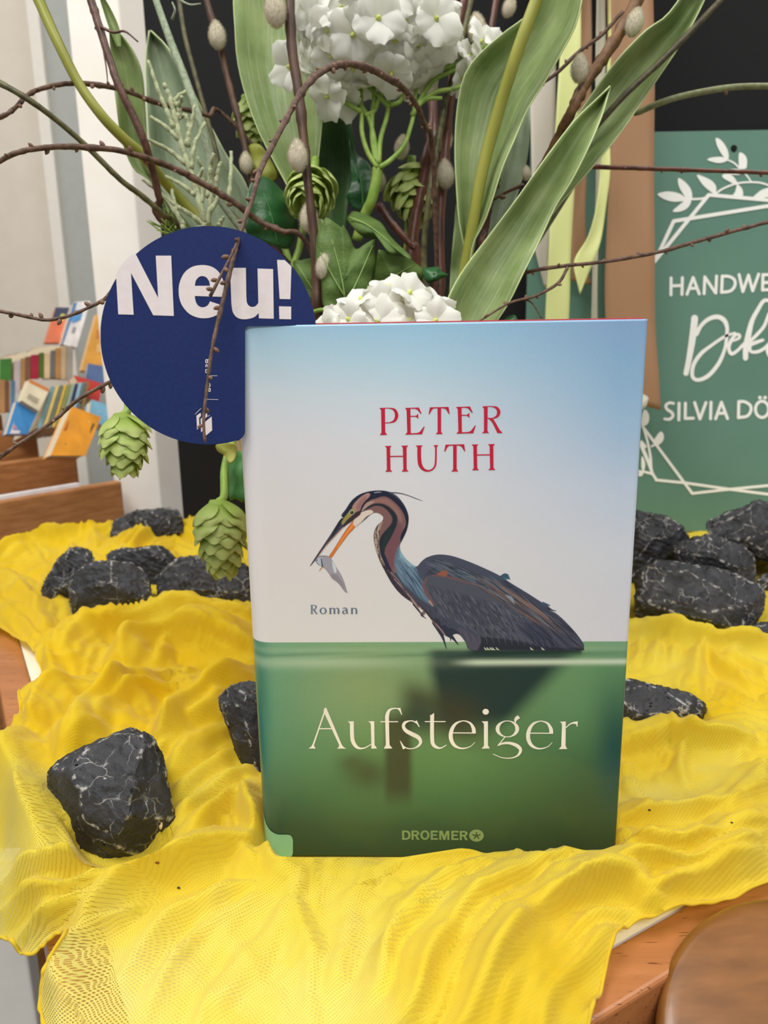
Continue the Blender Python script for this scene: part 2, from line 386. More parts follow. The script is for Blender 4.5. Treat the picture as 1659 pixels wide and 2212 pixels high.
def _e(dx, dy):
    k.S([(353, 402, 46), (346, 350, 42), (312, 292, 26), (260, 266, 15), (210, 263, 13), (142, 290, 28), (95, 350, 42), (75, 430, 48), (86, 500, 46), (122, 555, 36), (180, 585, 22), (240, 588, 15), (312, 565, 9), (365, 515, 6)], dx=dx, dy=dy)
    k.G([(92, 398), (376, 400), (373, 412), (92, 410)], dx=dx, dy=dy)
_e(0, 0); _e(924, 3)
k.G([(443, 267), (520, 265), (520, 552), (543, 591), (443, 593), (472, 560), (472, 300), (462, 283)]); k.ell(493, 152, 38, 35)
th = np.linspace(0, 2*math.pi, 25)[:-1]
k.G(np.stack([752+141*np.cos(th), 357+101*np.sin(th)], 1), np.stack([752+95*np.cos(th), 357+91*np.sin(th)], 1))
k.S([(722, 455, 12), (640, 556, 14)]); k.S([(634, 558, 8), (700, 530, 24), (780, 527, 32), (862, 555, 42), (908, 602, 38), (893, 655, 28), (848, 690, 16), (770, 707, 12), (680, 698, 10), (580, 657, 9)])
k.G([(842, 290), (833, 250), (845, 215), (880, 193), (903, 230), (872, 248), (856, 268), (852, 292)])
k.G([(1378, 271), (1450, 268), (1447, 560), (1468, 597), (1366, 599), (1395, 565), (1404, 305), (1396, 285)])
k.S([(1448, 345, 10), (1500, 300, 14), (1545, 284, 20), (1582, 280, 24)]); k.G([(1540, 273), (1593, 265), (1590, 330), (1582, 332), (1575, 302), (1545, 294)])
k.mk('title_lettering', cm, INK_CREAM, jk)
k = Ink(660, 1290, 130/1659)
k.G([(128, 215), (195, 215), (195, 445), (215, 462), (135, 462), (152, 445), (152, 230)]); k.S([(160, 222, 14), (240, 222, 14), (284, 250, 38), (289, 280, 40), (262, 325, 22), (205, 333, 12)])
k.G([(208, 330), (250, 332), (312, 440), (345, 462), (285, 464), (240, 395), (205, 345)]); k.ring(485, 377, 99, 90, 48, 14)
k.G([(645, 298), (708, 290), (708, 440), (725, 462), (645, 462), (660, 440), (660, 310)]); k.S([(700, 330, 12), (750, 304, 18), (785, 320, 36), (795, 360, 48), (795, 460, 50)]); k.S([(815, 330, 12), (865, 302, 18), (900, 320, 36), (908, 360, 48), (908, 460, 50)])
k.S([(1018, 315, 18), (1070, 295, 18), (1115, 310, 34), (1135, 350, 46), (1142, 420, 46), (1168, 455, 18)]); k.S([(1118, 355, 14), (1060, 370, 24), (1030, 410, 42), (1045, 445, 34), (1080, 455, 18), (1125, 430, 14)])
k.G([(1245, 298), (1308, 290), (1302, 440), (1315, 462), (1245, 462), (1257, 440), (1257, 312)]); k.S([(1300, 330, 12), (1350, 303, 18), (1390, 322, 38), (1402, 370, 48), (1402, 460, 50)])
k.mk('genre_lettering', cm, INK_BLUE, jk)
k = Ink(860, 1780, 200/1659)
k.G([(70, 115), (150, 115), (195, 130), (220, 172), (222, 225), (200, 265), (150, 283), (72, 283)], [(108, 145), (145, 146), (175, 160), (186, 200), (176, 238), (145, 253), (108, 253)])
def _gR(dx, dy): k.G([(238, 117), (335, 117), (375, 140), (378, 170), (365, 195), (340, 210), (385, 283), (340, 283), (305, 215), (277, 215), (277, 283), (240, 283)], [(277, 147), (325, 147), (342, 163), (325, 185), (277, 185)], dx=dx, dy=dy)
def _E2(dx, dy): k.G([(583, 117), (712, 117), (712, 150), (622, 150), (622, 182), (690, 182), (690, 212), (622, 212), (622, 252), (714, 252), (714, 283), (583, 283)], dx=dx, dy=dy)
_gR(0, 0); _gR(865, 6); _E2(0, 0); _E2(370, 3); k.ring(480, 198, 83, 87, 41, 34)
k.G([(736, 120), (795, 120), (828, 215), (862, 122), (918, 122), (918, 287), (880, 287), (880, 175), (845, 287), (812, 287), (772, 175), (772, 284), (738, 284)])
k.ell(1404, 207, 131, 110); k.mk('publisher_lettering', cm, INK_LEAF, jk)
k2 = Ink(860, 1780, 200/1659)
for e in ((1404, 145), (1475, 190), (1450, 262), (1358, 262), (1330, 190)): k2.S([(1404, 212, 22), (e[0], e[1], 20)])
k2.mk('publisher_star', cover_map(.00022), INK_DK, jk)
xs = np.linspace(563, 633, 36); yt = np.interp(xs, [563, 566, 572, 582, 594, 603, 620, 627, 631, 633], [1766, 1775, 1788, 1797, 1801, 1802, 1802, 1803, 1807, 1814])
yb = np.interp(xs, [563, 627, 631, 633], [1851, 1850, 1848, 1841])
def on_curve(x, y):
    p = onp(x, y, B0, BN); s = np.dot(p-B0z, BE); d = .0085*(1-math.sqrt(max(0, 1-(max(0, .0085-s)/.0085)**2))); return p+BN*(d-.0003)
V = [on_curve(x, y+(y2-y)*q) for x, y, y2 in zip(xs, yt, yb) for q in (0, .5, 1)]
Fc = [(i*3+j, i*3+j+1, i*3+j+4, i*3+j+3) for i in range(35) for j in range(2)]
o = mk('corner_sticker', V, Fc, mat('mint_film', (128, 182, 144), (136, 190, 152), rough=.35, coat=.5), jk); o['label'] = 'pale mint green library sticker at the lower corner'

# ------------------------------------------------------------------ the printed heron (flat print on the jacket)
HX0, HY0, HX1, HY1, HS = 660, 1052, 1266, 1412, 0.8
gx = np.arange(HX0, HX1, HS); gy = np.arange(HY0, HY1, HS)
GX, GY = np.meshgrid(gx, gy)
HC = np.zeros(GX.shape+(3,)); HA = np.zeros(GX.shape)
AK, BK = 240/1659, 660/1659
def fA(P): P = np.asarray(P, float).copy(); P[:, 0] = 660+P[:, 0]*AK; P[:, 1] = 1050+P[:, 1]*AK; P[:, 2:] *= AK; return P
def fB(P): P = np.asarray(P, float).copy(); P[:, 0] = 640+P[:, 0]*BK; P[:, 1] = 1030+P[:, 1]*BK; P[:, 2:] *= BK; return P
def _win(x0, x1, y0, y1):
    i0 = max(0, int((y0-HY0)/HS)); i1 = min(len(gy), int((y1-HY0)/HS)+2); j0 = max(0, int((x0-HX0)/HS)); j1 = min(len(gx), int((x1-HX0)/HS)+2)
    return slice(i0, i1), slice(j0, j1)
def segd(X, Y, P, closed):
    D = np.full(X.shape, 1e9); n = len(P)
    for i in range(n if closed else n-1):
        a, b = P[i], P[(i+1) % n]; dx, dy = b[0]-a[0], b[1]-a[1]; L = dx*dx+dy*dy+1e-9
        t = np.clip(((X-a[0])*dx+(Y-a[1])*dy)/L, 0, 1); D = np.minimum(D, (X-a[0]-t*dx)**2+(Y-a[1]-t*dy)**2)
    return np.sqrt(D)
def blend(sl, a, c, alpha):
    c = lin(c); HC[sl] = HC[sl]+(c-HC[sl])*a[..., None]
    if alpha: HA[sl] = np.maximum(HA[sl], a)
def poly(P, c, soft=.8, a=1.0, alpha=False, clip=True, smooth=4):
    P = cr(P, smooth, True) if smooth else P
    sl = _win(P[:, 0].min()-3*soft, P[:, 0].max()+3*soft, P[:, 1].min()-3*soft, P[:, 1].max()+3*soft)
    X, Y = GX[sl], GY[sl]; ins = np.zeros(X.shape, bool); n = len(P)
    for i in range(n):
        x1, y1 = P[i][:2]; x2, y2 = P[(i+1) % n][:2]
        if y1 == y2: continue
        cnd = ((Y < y1) != (Y < y2)) & (X < (x2-x1)*(Y-y1)/(y2-y1)+x1); ins ^= cnd
    D = segd(X, Y, P, True); sd = np.where(ins, D, -D)
    al = np.clip(sd/soft+.5, 0, 1)*a
    blend(sl, al, c, alpha)
def strk(P, c, soft=.8, a=1.0, alpha=False, n=5):
    P = cr(P, n) if len(P) > 2 else cr(P, 6); wmx = P[:, 2].max()
    sl = _win(P[:, 0].min()-wmx, P[:, 0].max()+wmx, P[:, 1].min()-wmx, P[:, 1].max()+wmx)
    X, Y = GX[sl], GY[sl]
    if X.size == 0: return
    best = np.full(X.shape, -1e9)
    for i in range(len(P)-1):
        p, q = P[i], P[i+1]; dx, dy = q[0]-p[0], q[1]-p[1]; L = dx*dx+dy*dy+1e-9
        t = np.clip(((X-p[0])*dx+(Y-p[1])*dy)/L, 0, 1)
        best = np.maximum(best, (p[2]+(q[2]-p[2])*t)/2-np.sqrt((X-p[0]-t*dx)**2+(Y-p[1]-t*dy)**2))
    blend(sl, np.clip(best/soft+.5, 0, 1)*a, c, alpha)
body = fB([(245, 215), (270, 175), (300, 130), (340, 98), (390, 80), (450, 74), (500, 80), (545, 103), (580, 143), (603, 190), (610, 232), (600, 290), (577, 340), (562, 372), (570, 410), (600, 450), (650, 487), (675, 465), (705, 440), (760, 423), (820, 425), (880, 440), (960, 470), (1040, 505), (1110, 540), (1170, 580), (1260, 635), (1330, 680), (1372, 705), (1370, 722), (1408, 740), (1460, 785), (1520, 850), (1558, 905), (1560, 930), (1540, 943), (1300, 942), (1100, 941), (950, 941), (920, 900), (890, 860), (850, 838), (820, 845), (790, 855), (750, 800), (700, 735), (640, 690), (570, 640), (520, 580), (480, 510), (450, 450), (428, 380), (420, 320), (435, 270), (470, 235), (468, 212), (440, 195), (410, 200), (370, 235), (330, 262), (312, 238)])
poly(body, (66, 71, 88), alpha=True, smooth=3)
# chest wisps, plume, tuft, beak, fish: also outline
for P in ([(760, 790, 44), (795, 870, 14), (815, 932, 3)], [(800, 830, 50), (850, 875, 16), (880, 912, 3)], [(690, 740, 20), (680, 752, 8), (705, 768, 2)], [(840, 840, 40), (870, 845, 14), (900, 860, 3)], [(640, 690, 16), (672, 735, 8), (700, 768, 2)], [(820, 840, 40), (835, 862, 10), (838, 890, 3)]): strk(fB(P), (44, 50, 68), alpha=True)
strk(fB([(1370, 715, 14), (1390, 724, 6), (1412, 728, 2)]), (50, 55, 70), alpha=True); strk(fB([(1340, 690, 20), (1365, 695, 8), (1378, 698, 3)]), (60, 85, 105), alpha=True)
for q in range(12): strk(fB([(1105+q*2, 545+q, 8), (1130+q*1.5, 528+q*2.2, 6), (1150+q, 530+q*2.4, 2)]), ((40, 60, 75), (70, 110, 130))[q % 2], alpha=True)
strk(fA([(1200, 100, 40), (1230, 97, 16), (1400, 106, 12), (1530, 140, 9), (1660, 190, 8), (1750, 222, 3)]), (34, 40, 66), alpha=True, soft=.7)
# neck base colour
poly(fA([(690, 300), (830, 130), (960, 90), (1150, 85), (1300, 150), (1440, 280), (1525, 430), (1515, 600), (1470, 740), (1400, 860), (1400, 1000), (1480, 1130), (1400, 1250), (1250, 1330), (1180, 1250), (1090, 1080), (1030, 880), (1025, 740), (1075, 590), (1160, 520), (1140, 440), (1060, 395), (960, 400), (830, 400), (740, 400)]), (128, 92, 90), soft=2)
poly(fA([(1260, 620), (1400, 560), (1440, 700), (1400, 850), (1400, 1000), (1290, 1250), (1220, 1080), (1190, 900)]), (116, 74, 84), soft=6, a=.8)
poly(fA([(960, 240), (1080, 190), (1200, 190), (1320, 270), (1420, 400), (1440, 540), (1380, 480), (1290, 330), (1180, 260), (1050, 250)]), (158, 116, 108), soft=5, a=.7)
# navy crown and nape
poly(fA([(535, 485), (580, 390), (640, 280), (720, 190), (830, 110), (950, 75), (1150, 70), (1250, 108), (1380, 190), (1480, 310), (1542, 430), (1525, 600), (1495, 690), (1432, 832), (1415, 780), (1440, 690), (1495, 590), (1488, 480), (1440, 370), (1350, 260), (1240, 175), (1150, 155), (1050, 185), (960, 200), (930, 120), (840, 150), (760, 230), (700, 300), (690, 340), (620, 420)]), (22, 31, 56), soft=1.4)
strk(fA([(1030, 100, 14), (1080, 92, 18), (1130, 92, 8)]), (140, 146, 156), soft=1.2)
poly(fA([(700, 305), (760, 220), (850, 145), (930, 104), (965, 135), (900, 230), (830, 330), (760, 390), (715, 360)]), (172, 134, 128), soft=1.8)
poly(fA([(760, 300), (830, 200), (900, 150), (900, 220), (830, 320), (780, 360)]), (146, 100, 98), soft=4, a=.7)
strk(fA([(970, 175, 40), (905, 240, 44), (850, 310, 34), (828, 385, 24)]), (24, 28, 48), soft=1.2)
poly(fA([(850, 340), (900, 260), (960, 230), (1030, 235), (960, 290), (880, 380), (840, 390)]), (176, 146, 138), soft=2.5)
strk(fA([(850, 385, 14), (950, 312, 34), (1050, 277, 36), (1160, 292, 44), (1260, 362, 62), (1328, 460, 78), (1325, 560, 82), (1270, 660, 110), (1190, 780, 140), (1145, 890, 110), (1150, 990, 60)]), (30, 38, 50), soft=2.4)
strk(fA([(1270, 660, 50), (1210, 780, 60), (1165, 900, 50), (1165, 980, 30)]), (26, 52, 44), soft=4, a=.8)
poly(fA([(1080, 980), (1150, 960), (1200, 1050), (1260, 1200), (1320, 1330), (1280, 1360), (1200, 1280), (1130, 1130)]), (34, 36, 62), soft=3)
# throat, beak
poly(fA([(735, 480), (820, 400), (960, 355), (1010, 395), (910, 455), (840, 530), (745, 610), (705, 575)]), (226, 208, 194), soft=1.4, alpha=True)
poly(fA([(720, 512), (650, 590), (560, 720), (480, 850), (400, 975), (350, 1050), (385, 1072), (450, 980), (560, 830), (650, 710), (742, 612), (705, 570)]), (222, 118, 44), soft=1, alpha=True, smooth=2)
strk(fA([(700, 590, 30), (600, 720, 20), (470, 920, 14)]), (238, 158, 82), soft=2, a=.7)
poly(fA([(540, 478), (470, 570), (380, 715), (270, 880), (150, 1060), (64, 1196), (95, 1170), (165, 1085), (205, 1035), (300, 905), (430, 765), (560, 625), (640, 560), (722, 500), (640, 470)]), (62, 62, 80), soft=1, alpha=True, smooth=2)
poly(fA([(570, 600), (430, 748), (300, 890), (190, 1045), (160, 1090), (180, 1080), (300, 908), (430, 768), (560, 628)]), (202, 150, 116), soft=1, smooth=2)
strk(fA([(540, 490, 40), (470, 620, 40), (400, 740, 20)]), (30, 34, 50), soft=2)
poly(fA([(690, 340), (742, 350), (735, 405), (690, 445), (620, 505), (560, 575), (538, 545), (580, 470), (650, 380)]), (156, 144, 70), soft=1.6)
poly(fA([(740, 400), (800, 372), (822, 420), (735, 492), (640, 560), (560, 615), (590, 550), (680, 455)]), (56, 40, 50), soft=1.4)
strk(fA([(690, 391, 74), (693, 391, 74)]), (196, 192, 160), soft=1); strk(fA([(690, 394, 56), (692, 394, 56)]), (60, 66, 60), soft=.8); strk(fA([(692, 394, 40), (694, 394, 40)]), (18, 18, 20), soft=.8); strk(fA([(686, 386, 10), (688, 386, 10)]), (220, 220, 210), soft=.8)
# speckled throat front
poly(fA([(1155, 520), (1075, 580), (1022, 740), (1032, 880), (1080, 1080), (1150, 1190), (1200, 1310), (1190, 1200), (1120, 1020), (1100, 880), (1095, 740), (1125, 610)]), (164, 140, 126), soft=2)
rnd = random.Random(4)
for q in range(46):
    t = q/46; x = np.interp(t, [0, .25, .5, .75, 1], [1100, 1050, 1055, 1110, 1200])+rnd.uniform(-22, 36); y = 560+t*760
    strk(fA([(x, y, 12), (x-8+t*40, y+40, 14), (x+t*50, y+84, 3)]), ((44, 38, 48), (66, 50, 56), (200, 180, 160))[q % 3], soft=.8, a=.85)
# blue shoulder
poly(fB([(562, 372), (572, 412), (602, 452), (652, 488), (700, 560), (735, 640), (750, 700), (690, 670), (620, 610), (560, 545), (535, 470), (545, 405)]), (96, 124, 148), soft=7)
poly(fB([(562, 380), (575, 415), (610, 458), (650, 490), (600, 480), (565, 440)]), (142, 182, 198), soft=4, a=.9)
for q in range(60):
    t = rnd.random(); x = 548+t*90+rnd.uniform(-18, 30); y = 450+t*90+rnd.uniform(-40, 60); L = rnd.uniform(50, 95)
    strk(fB([(x, y, 4), (x+L*.42, y+L*.62, 5), (x+L*.72, y+L*1.1, 1)]), ((64, 84, 112), (128, 158, 176), (52, 60, 86))[q % 3], soft=.9, a=.6)
poly(fB([(470, 480), (500, 500), (545, 575), (610, 645), (680, 700), (735, 760), (780, 810), (790, 850), (750, 800), (700, 738), (640, 690), (570, 640), (520, 580), (482, 512)]), (58, 46, 60), soft=2)
for q in range(40):
    t = q/40; x = 480+t*270+rnd.uniform(-12, 16); y = 490+t*320+rnd.uniform(-14, 10); L = rnd.uniform(40, 90)
    strk(fB([(x, y, 5), (x+L*.5, y+L*.6, 6), (x+L*.8, y+L*1.1, 1)]), ((40, 38, 58), (120, 92, 94), (70, 62, 84), (180, 150, 140))[q % 4], soft=.8, a=.7)
# back and wing
poly(fB([(655, 490), (705, 442), (760, 425), (820, 427), (880, 442), (960, 472), (1040, 507), (1110, 542), (1100, 600), (1000, 580), (900, 560), (800, 530), (720, 530), (690, 570)]), (70, 76, 94), soft=3)
poly(fB([(705, 530), (760, 480), (860, 480), (960, 520), (1040, 580), (960, 580), (860, 555), (800, 535), (730, 532)]), (48, 54, 68), soft=6, a=.8)
for q in range(300):
    t = rnd.random(); x = 700+t*420+rnd.uniform(-20, 30); y = 440+t*150+rnd.uniform(-10, 70); L = rnd.uniform(30, 90)
    strk(fB([(x, y, 3), (x+L*.6, y+L*.25, 5), (x+L, y+L*.5, 1)]), ((96, 106, 124), (34, 38, 52), (58, 74, 84), (112, 120, 134))[q % 4], soft=.8, a=.5)
wing = fB([(688, 592), (697, 552), (740, 532), (800, 535), (900, 563), (985, 590), (1060, 622), (1150, 665), (1250, 735), (1350, 805), (1430, 860), (1465, 935), (1400, 932), (1300, 905), (1200, 888), (1100, 882), (1000, 862), (930, 825), (870, 792), (800, 745), (745, 690), (705, 645)])
poly(wing, (78, 82, 96), soft=1.4)
poly(fB([(760, 640), (900, 640), (1050, 690), (1150, 760), (1150, 860), (1000, 850), (880, 780), (790, 720)]), (64, 67, 80), soft=14, a=.7)
for q in range(520):
    u = rnd.random(); v = rnd.random(); x = 720+u*620; y = 575+u*180+v*(150+u*60-90*(u > .75)); L = rnd.uniform(24, 62)
    sl_ = .9-.35*u
    strk(fB([(x, y, 3), (x+L*.35, y+L*.6*sl_, 7), (x+L*.5, y+L*sl_, 1.5)]), ((92, 97, 112), (52, 55, 68), (70, 78, 96), (44, 48, 60), (108, 112, 126))[q % 5], soft=.9, a=.5)
for P, wd in (([(745, 690), (712, 640), (692, 592), (708, 552)], 20), ([(740, 535), (820, 542), (900, 565), (985, 590)], 12)):
    strk(fB([(x, y, wd*(.5 if i in (0, len(P)-1) else 1)) for i, (x, y) in enumerate(P)]), (126, 82, 78), soft=3, a=.6)
strk(fB([(724, 676, 10), (740, 700, 6)]), (196, 140, 110), soft=1.5)
poly(fB([(765, 530), (800, 508), (822, 515), (815, 540), (790, 536)]), (150, 88, 66), soft=2)
# long scapular plumes and tail
for q in range(200):
    x = rnd.uniform(1040, 1490); yb_ = np.interp(x, [1040, 1110, 1170, 1260, 1330, 1400, 1460, 1520], [507, 542, 584, 640, 690, 745, 800, 860]); y = yb_+rnd.uniform(6, 120)*(1 if x < 1400 else .6); L = rnd.uniform(40, 120); L = min(L, (1552-x)/1.0)
    strk(fB([(x, y, 3), (x+L*.55, y+L*.45, 6), (x+L, min(936, y+L*.86), 1)]), ((92, 98, 116), (32, 36, 50), (58, 64, 84), (104, 90, 88), (44, 50, 70))[q % 5], soft=.8, a=.55)
for q in range(70):
    t = rnd.random(); x = 960+t*300+rnd.uniform(-20, 20); y = 510+t*190+rnd.uniform(-10, 60); L = rnd.uniform(90, 210)
    strk(fB([(x, y, 3), (x+L*.55, y+L*.36, 6), (x+L, y+L*.70, 1)]), ((104, 86, 84), (36, 40, 52), (120, 128, 140), (58, 66, 82), (126, 96, 84))[q % 5], soft=.8, a=.6)
for P in ([(1120, 600, 8), (1260, 700, 12), (1390, 790, 3)], [(1180, 640, 10), (1290, 710, 14), (1370, 770, 4)]): strk(fB(P), (140, 108, 92), soft=1.2, a=.6)
strk(fB([(1140, 645, 6), (1165, 660, 20), (1185, 690, 3)]), (150, 160, 176), soft=2.5, a=.7)
poly(fB([(1000, 872), (1200, 892), (1350, 925), (1540, 930), (1540, 941), (1100, 940), (980, 938)]), (40, 44, 56), soft=4)
poly(fB([(880, 820), (940, 845), (1000, 880), (985, 938), (950, 938), (915, 895)]), (82, 80, 98), soft=4)
for q in range(60):
    t = rnd.random(); x = 1190+t*200; y = 760+t*90+rnd.uniform(-30, 70); L = rnd.uniform(60, 150)
    strk(fB([(x, y, 4), (x+L*.6, y+L*.55, 8), (min(1556, x+L), min(938, y+L), 2)]), ((34, 38, 54), (60, 68, 88), (48, 52, 74))[q % 3], soft=.9, a=.6)
for q in range(30):
    x = 900+q*17; strk(fB([(x, 850+q*1.3+rnd.uniform(-8, 8), 5), (x+14, 876+q*1.2, 6), (x+18, 900+q, 1)]), ((46, 50, 62), (88, 92, 106))[q % 2], soft=.8, a=.5)
for x in (1020, 1034, 1050, 1062, 1084, 1270, 1330): strk(fB([(x, 926, 2), (x+8, 936, 7), (x+18, 940, 2)]), (206, 216, 186), soft=.9, a=.9)
# fish
poly(fA([(150, 1110), (200, 1052), (280, 1040), (350, 1055), (400, 1110), (450, 1200), (520, 1310), (570, 1420), (607, 1540), (625, 1590), (588, 1575), (560, 1540), (480, 1440), (400, 1380), (340, 1290), (280, 1222), (220, 1190), (180, 1165)]), (162, 158, 168), soft=1.2, alpha=True)
poly(fA([(400, 1120), (450, 1200), (460, 1280), (430, 1290), (405, 1200)]), (206, 218, 222), soft=2); poly(fA([(170, 1110), (210, 1070), (250, 1080), (240, 1190), (200, 1170)]), (176, 190, 206), soft=2)
poly(fA([(380, 1320), (470, 1330), (560, 1450), (590, 1550), (500, 1450), (410, 1385)]), (136, 126, 136), soft=4, a=.7)
strk(fA([(200, 1050, 10), (280, 1040, 12), (350, 1052, 10)]), (66, 66, 84), soft=1.4); strk(fA([(235, 1085, 14), (246, 1160, 16), (262, 1215, 16), (292, 1250, 8)]), (44, 40, 60), soft=1)
strk(fA([(250, 1210, 14), (225, 1240, 12), (204, 1272, 4)]), (222, 150, 50), soft=1, alpha=True); strk(fA([(168, 1108, 16), (170, 1109, 16)]), (60, 50, 60), soft=1)
keep = HA > 0.02
kd = keep.copy(); kd[:-1] |= keep[1:]; kd[:, :-1] |= keep[:, 1:]; kd[1:] |= keep[:-1]; kd[:, 1:] |= keep[:, :-1]
fi = np.argwhere(kd[:-1, :-1] & kd[1:, :-1] & kd[:-1, 1:] & kd[1:, 1:]); W_ = len(gx)
quads = np.stack([fi[:, 0]*W_+fi[:, 1], (fi[:, 0]+1)*W_+fi[:, 1], (fi[:, 0]+1)*W_+fi[:, 1]+1, fi[:, 0]*W_+fi[:, 1]+1], 1)
used, inv = np.unique(quads, return_inverse=True); quads = inv.reshape(-1, 4)
xs, ys = GX.ravel()[used], GY.ravel()[used]
dr = (xs[:, None]-CX)/FPX*_R+(CY-ys[:, None])/FPX*_U+_F
pp = CAM+dr*(np.dot(B0-BN*.00010-CAM, BN)/(dr@BN))[:, None]
hc = np.concatenate([HC.reshape(-1, 3)[used], HA.ravel()[used][:, None]], 1)
hm = mat_attr('heron_print_ink', .4, .3)
_vc = [n for n in hm.t.nodes if n.type == 'VERTEX_COLOR'][0]
hm.l(_vc.outputs['Alpha'], hm.b.inputs['Alpha'])
o = mk('heron_print', pp, quads, hm.m, jacket, smooth=True, col=hc); o['label'] = 'printed grey heron holding a small fish'

# ================================================================== ROUND CARD
CDX = 527
def card_off(x): return .0009-(x-CDX)*.000008        # how far the card stands in front of the cover plane
def card_map(extra): return lambda x, y: onp(x, y, B0-BN*(card_off(x)+extra), BN)
card = thing('round_card', onp(450, 955, B0-BN*.002, BN), 'round dark blue card with white lettering slotted over the book corner at upper left', 'card')
V, Fc = [], []
xs = np.concatenate([217.2+(1-np.cos(np.linspace(0, math.pi/2, 16)))*60, np.linspace(285, CDX-12, 34), CDX-12+np.sin(np.linspace(0, math.pi/2, 9))*14, np.linspace(CDX+4, 600, 20), np.linspace(606, 640, 8), 683-np.linspace(math.sqrt(43), 0.05, 16)**2])
NR = 7
for x in xs:
    q = math.sqrt(max(0, 1-((x-450)/233.2)**2)); yt = 724-236*q
    if x <= CDX+2.01:
        yb = 724+236*q; r = x-(CDX-12)
        if r > 0: yb = min(yb, yb-14+14*math.sqrt(max(0, 1-(r/14)**2)))
    else: yb = max(yt+.3, 704.6-(x-496)*.0205+1.2)
    for i in range(NR): V.append(card_map(0)(x, yt+(yb-yt)*i/(NR-1)))
for i in range(len(xs)-1):
    for j in range(NR-1):
        if xs[i] < CDX+2.01 < xs[i+1] and j >= NR-1: continue
        Fc.append((i*NR+j, i*NR+j+1, (i+1)*NR+j+1, (i+1)*NR+j))
jx = [i for i in range(len(xs)-1) if xs[i] <= CDX+2.01 < xs[i+1]][0]
Fc = [f for f in Fc if not (f[0]//NR == jx)]
# bridge above the slot
b0 = len(V); yb1 = 704.6-(CDX+4-496)*.0205+1.2
for x in (xs[jx], xs[jx+1]):
    yt = 724-236*math.sqrt(1-((x-450)/233.2)**2)
    for i in range(NR): V.append(card_map(0)(x, yt+(yb1-yt)*i/(NR-1)))
Fc += [(b0+i, b0+i+1, b0+NR+i+1, b0+NR+i) for i in range(NR-1)]
CARD = mat('navy_card', (24, 42, 98), (27, 46, 104), rough=.62, spec=.3, scale=700, bump=.1)
sheet = mk('card_sheet', V, Fc, CARD, card, smooth=False)
sm = sheet.modifiers.new('solid', 'SOLIDIFY'); sm.thickness = .00035; sm.offset = -1
WHITE = mat('card_white', (238, 226, 226), (242, 232, 232), rough=.6, scale=300)
k = Ink(210, 530, 480/1659)
k.G([(257, 70), (290, 70), (455, 392), (437, 77), (552, 77), (572, 527), (418, 522), (252, 205), (272, 518), (157, 515), (140, 210), (178, 150), (218, 105)])
th = np.linspace(-.02, 2*math.pi*.905, 40)
_eo = cr([(956, 385), (955, 330), (940, 262), (908, 200), (856, 160), (785, 147), (710, 160), (652, 203), (618, 270), (608, 335), (616, 405), (643, 463), (692, 514), (760, 541), (830, 542), (890, 522), (925, 492), (944, 452)], 4); _ei = cr([(842, 418), (828, 444), (806, 459), (780, 462), (752, 448), (735, 418), (728, 378)], 4)
k.G(np.vstack([_eo, _ei]), [(728, 302)]+[tuple(p) for p in cr([(735, 265), (756, 239), (785, 229), (814, 239), (835, 265)], 4)]+[(843, 302)])
k.G(np.vstack([[(992, 168), (1110, 168)], cr([(1113, 380), (1118, 428), (1136, 453), (1160, 460), (1184, 452), (1203, 430)], 4), [(1197, 173), (1313, 177), (1318, 548), (1208, 545), (1205, 505)], cr([(1205, 505), (1170, 537), (1105, 552), (1048, 541), (1014, 502), (1002, 440)], 4)]))
k.G([(1343, 108), (1400, 110), (1450, 157), (1442, 402), (1362, 400)]); k.G([(1357, 455), (1448, 457), (1448, 552), (1360, 550)])
k.mk('card_lettering', card_map(.00012), WHITE, sheet)
k = Ink(400, 750, 140/1408)
k.G([(245, 1490), (325, 1430), (345, 1440), (340, 1500), (303, 1530), (308, 1750), (258, 1792)]); k.G([(335, 1555), (395, 1505), (475, 1430), (483, 1500), (425, 1560), (385, 1600), (392, 1800), (346, 1852)]); k.G([(428, 1625), (575, 1505), (586, 1805), (445, 1927)])
k.S([(215, 1455, 9), (345, 1330, 9)]); k.S([(490, 1510, 9), (532, 1470, 9)]); k.S([(470, 620, 9), (700, 620, 9)]); k.S([(460, 1130, 9), (722, 1138, 9)])
def _B(dx, dy):
    k.S([(442, 333, 18), (525, 337, 18)], dx=dx, dy=dy); k.S([(446, 335, 15), (446, 300, 17), (452, 272, 17), (470, 270, 17), (484, 285, 16), (484, 335, 15)], dx=dx, dy=dy); k.S([(484, 335, 15), (486, 295, 17), (496, 270, 17), (512, 272, 17), (519, 298, 17), (519, 335, 15)], dx=dx, dy=dy)
def _D(dx, dy):
    k.S([(442, 333, 18), (525, 337, 18)], dx=dx, dy=dy); k.S([(448, 335, 15), (450, 300, 17), (464, 272, 18), (500, 272, 18), (516, 300, 17), (518, 335, 15)], dx=dx, dy=dy)
_B(0, 0); _B(-2, 215); _D(24, 514); _B(26, 622)
k.S([(452, 435, 15), (447, 400, 16), (458, 376, 16), (474, 384, 16), (488, 425, 16), (504, 440, 16), (520, 420, 16), (516, 382, 15)])
k.mk('card_emblem', card_map(.00012), WHITE, sheet)

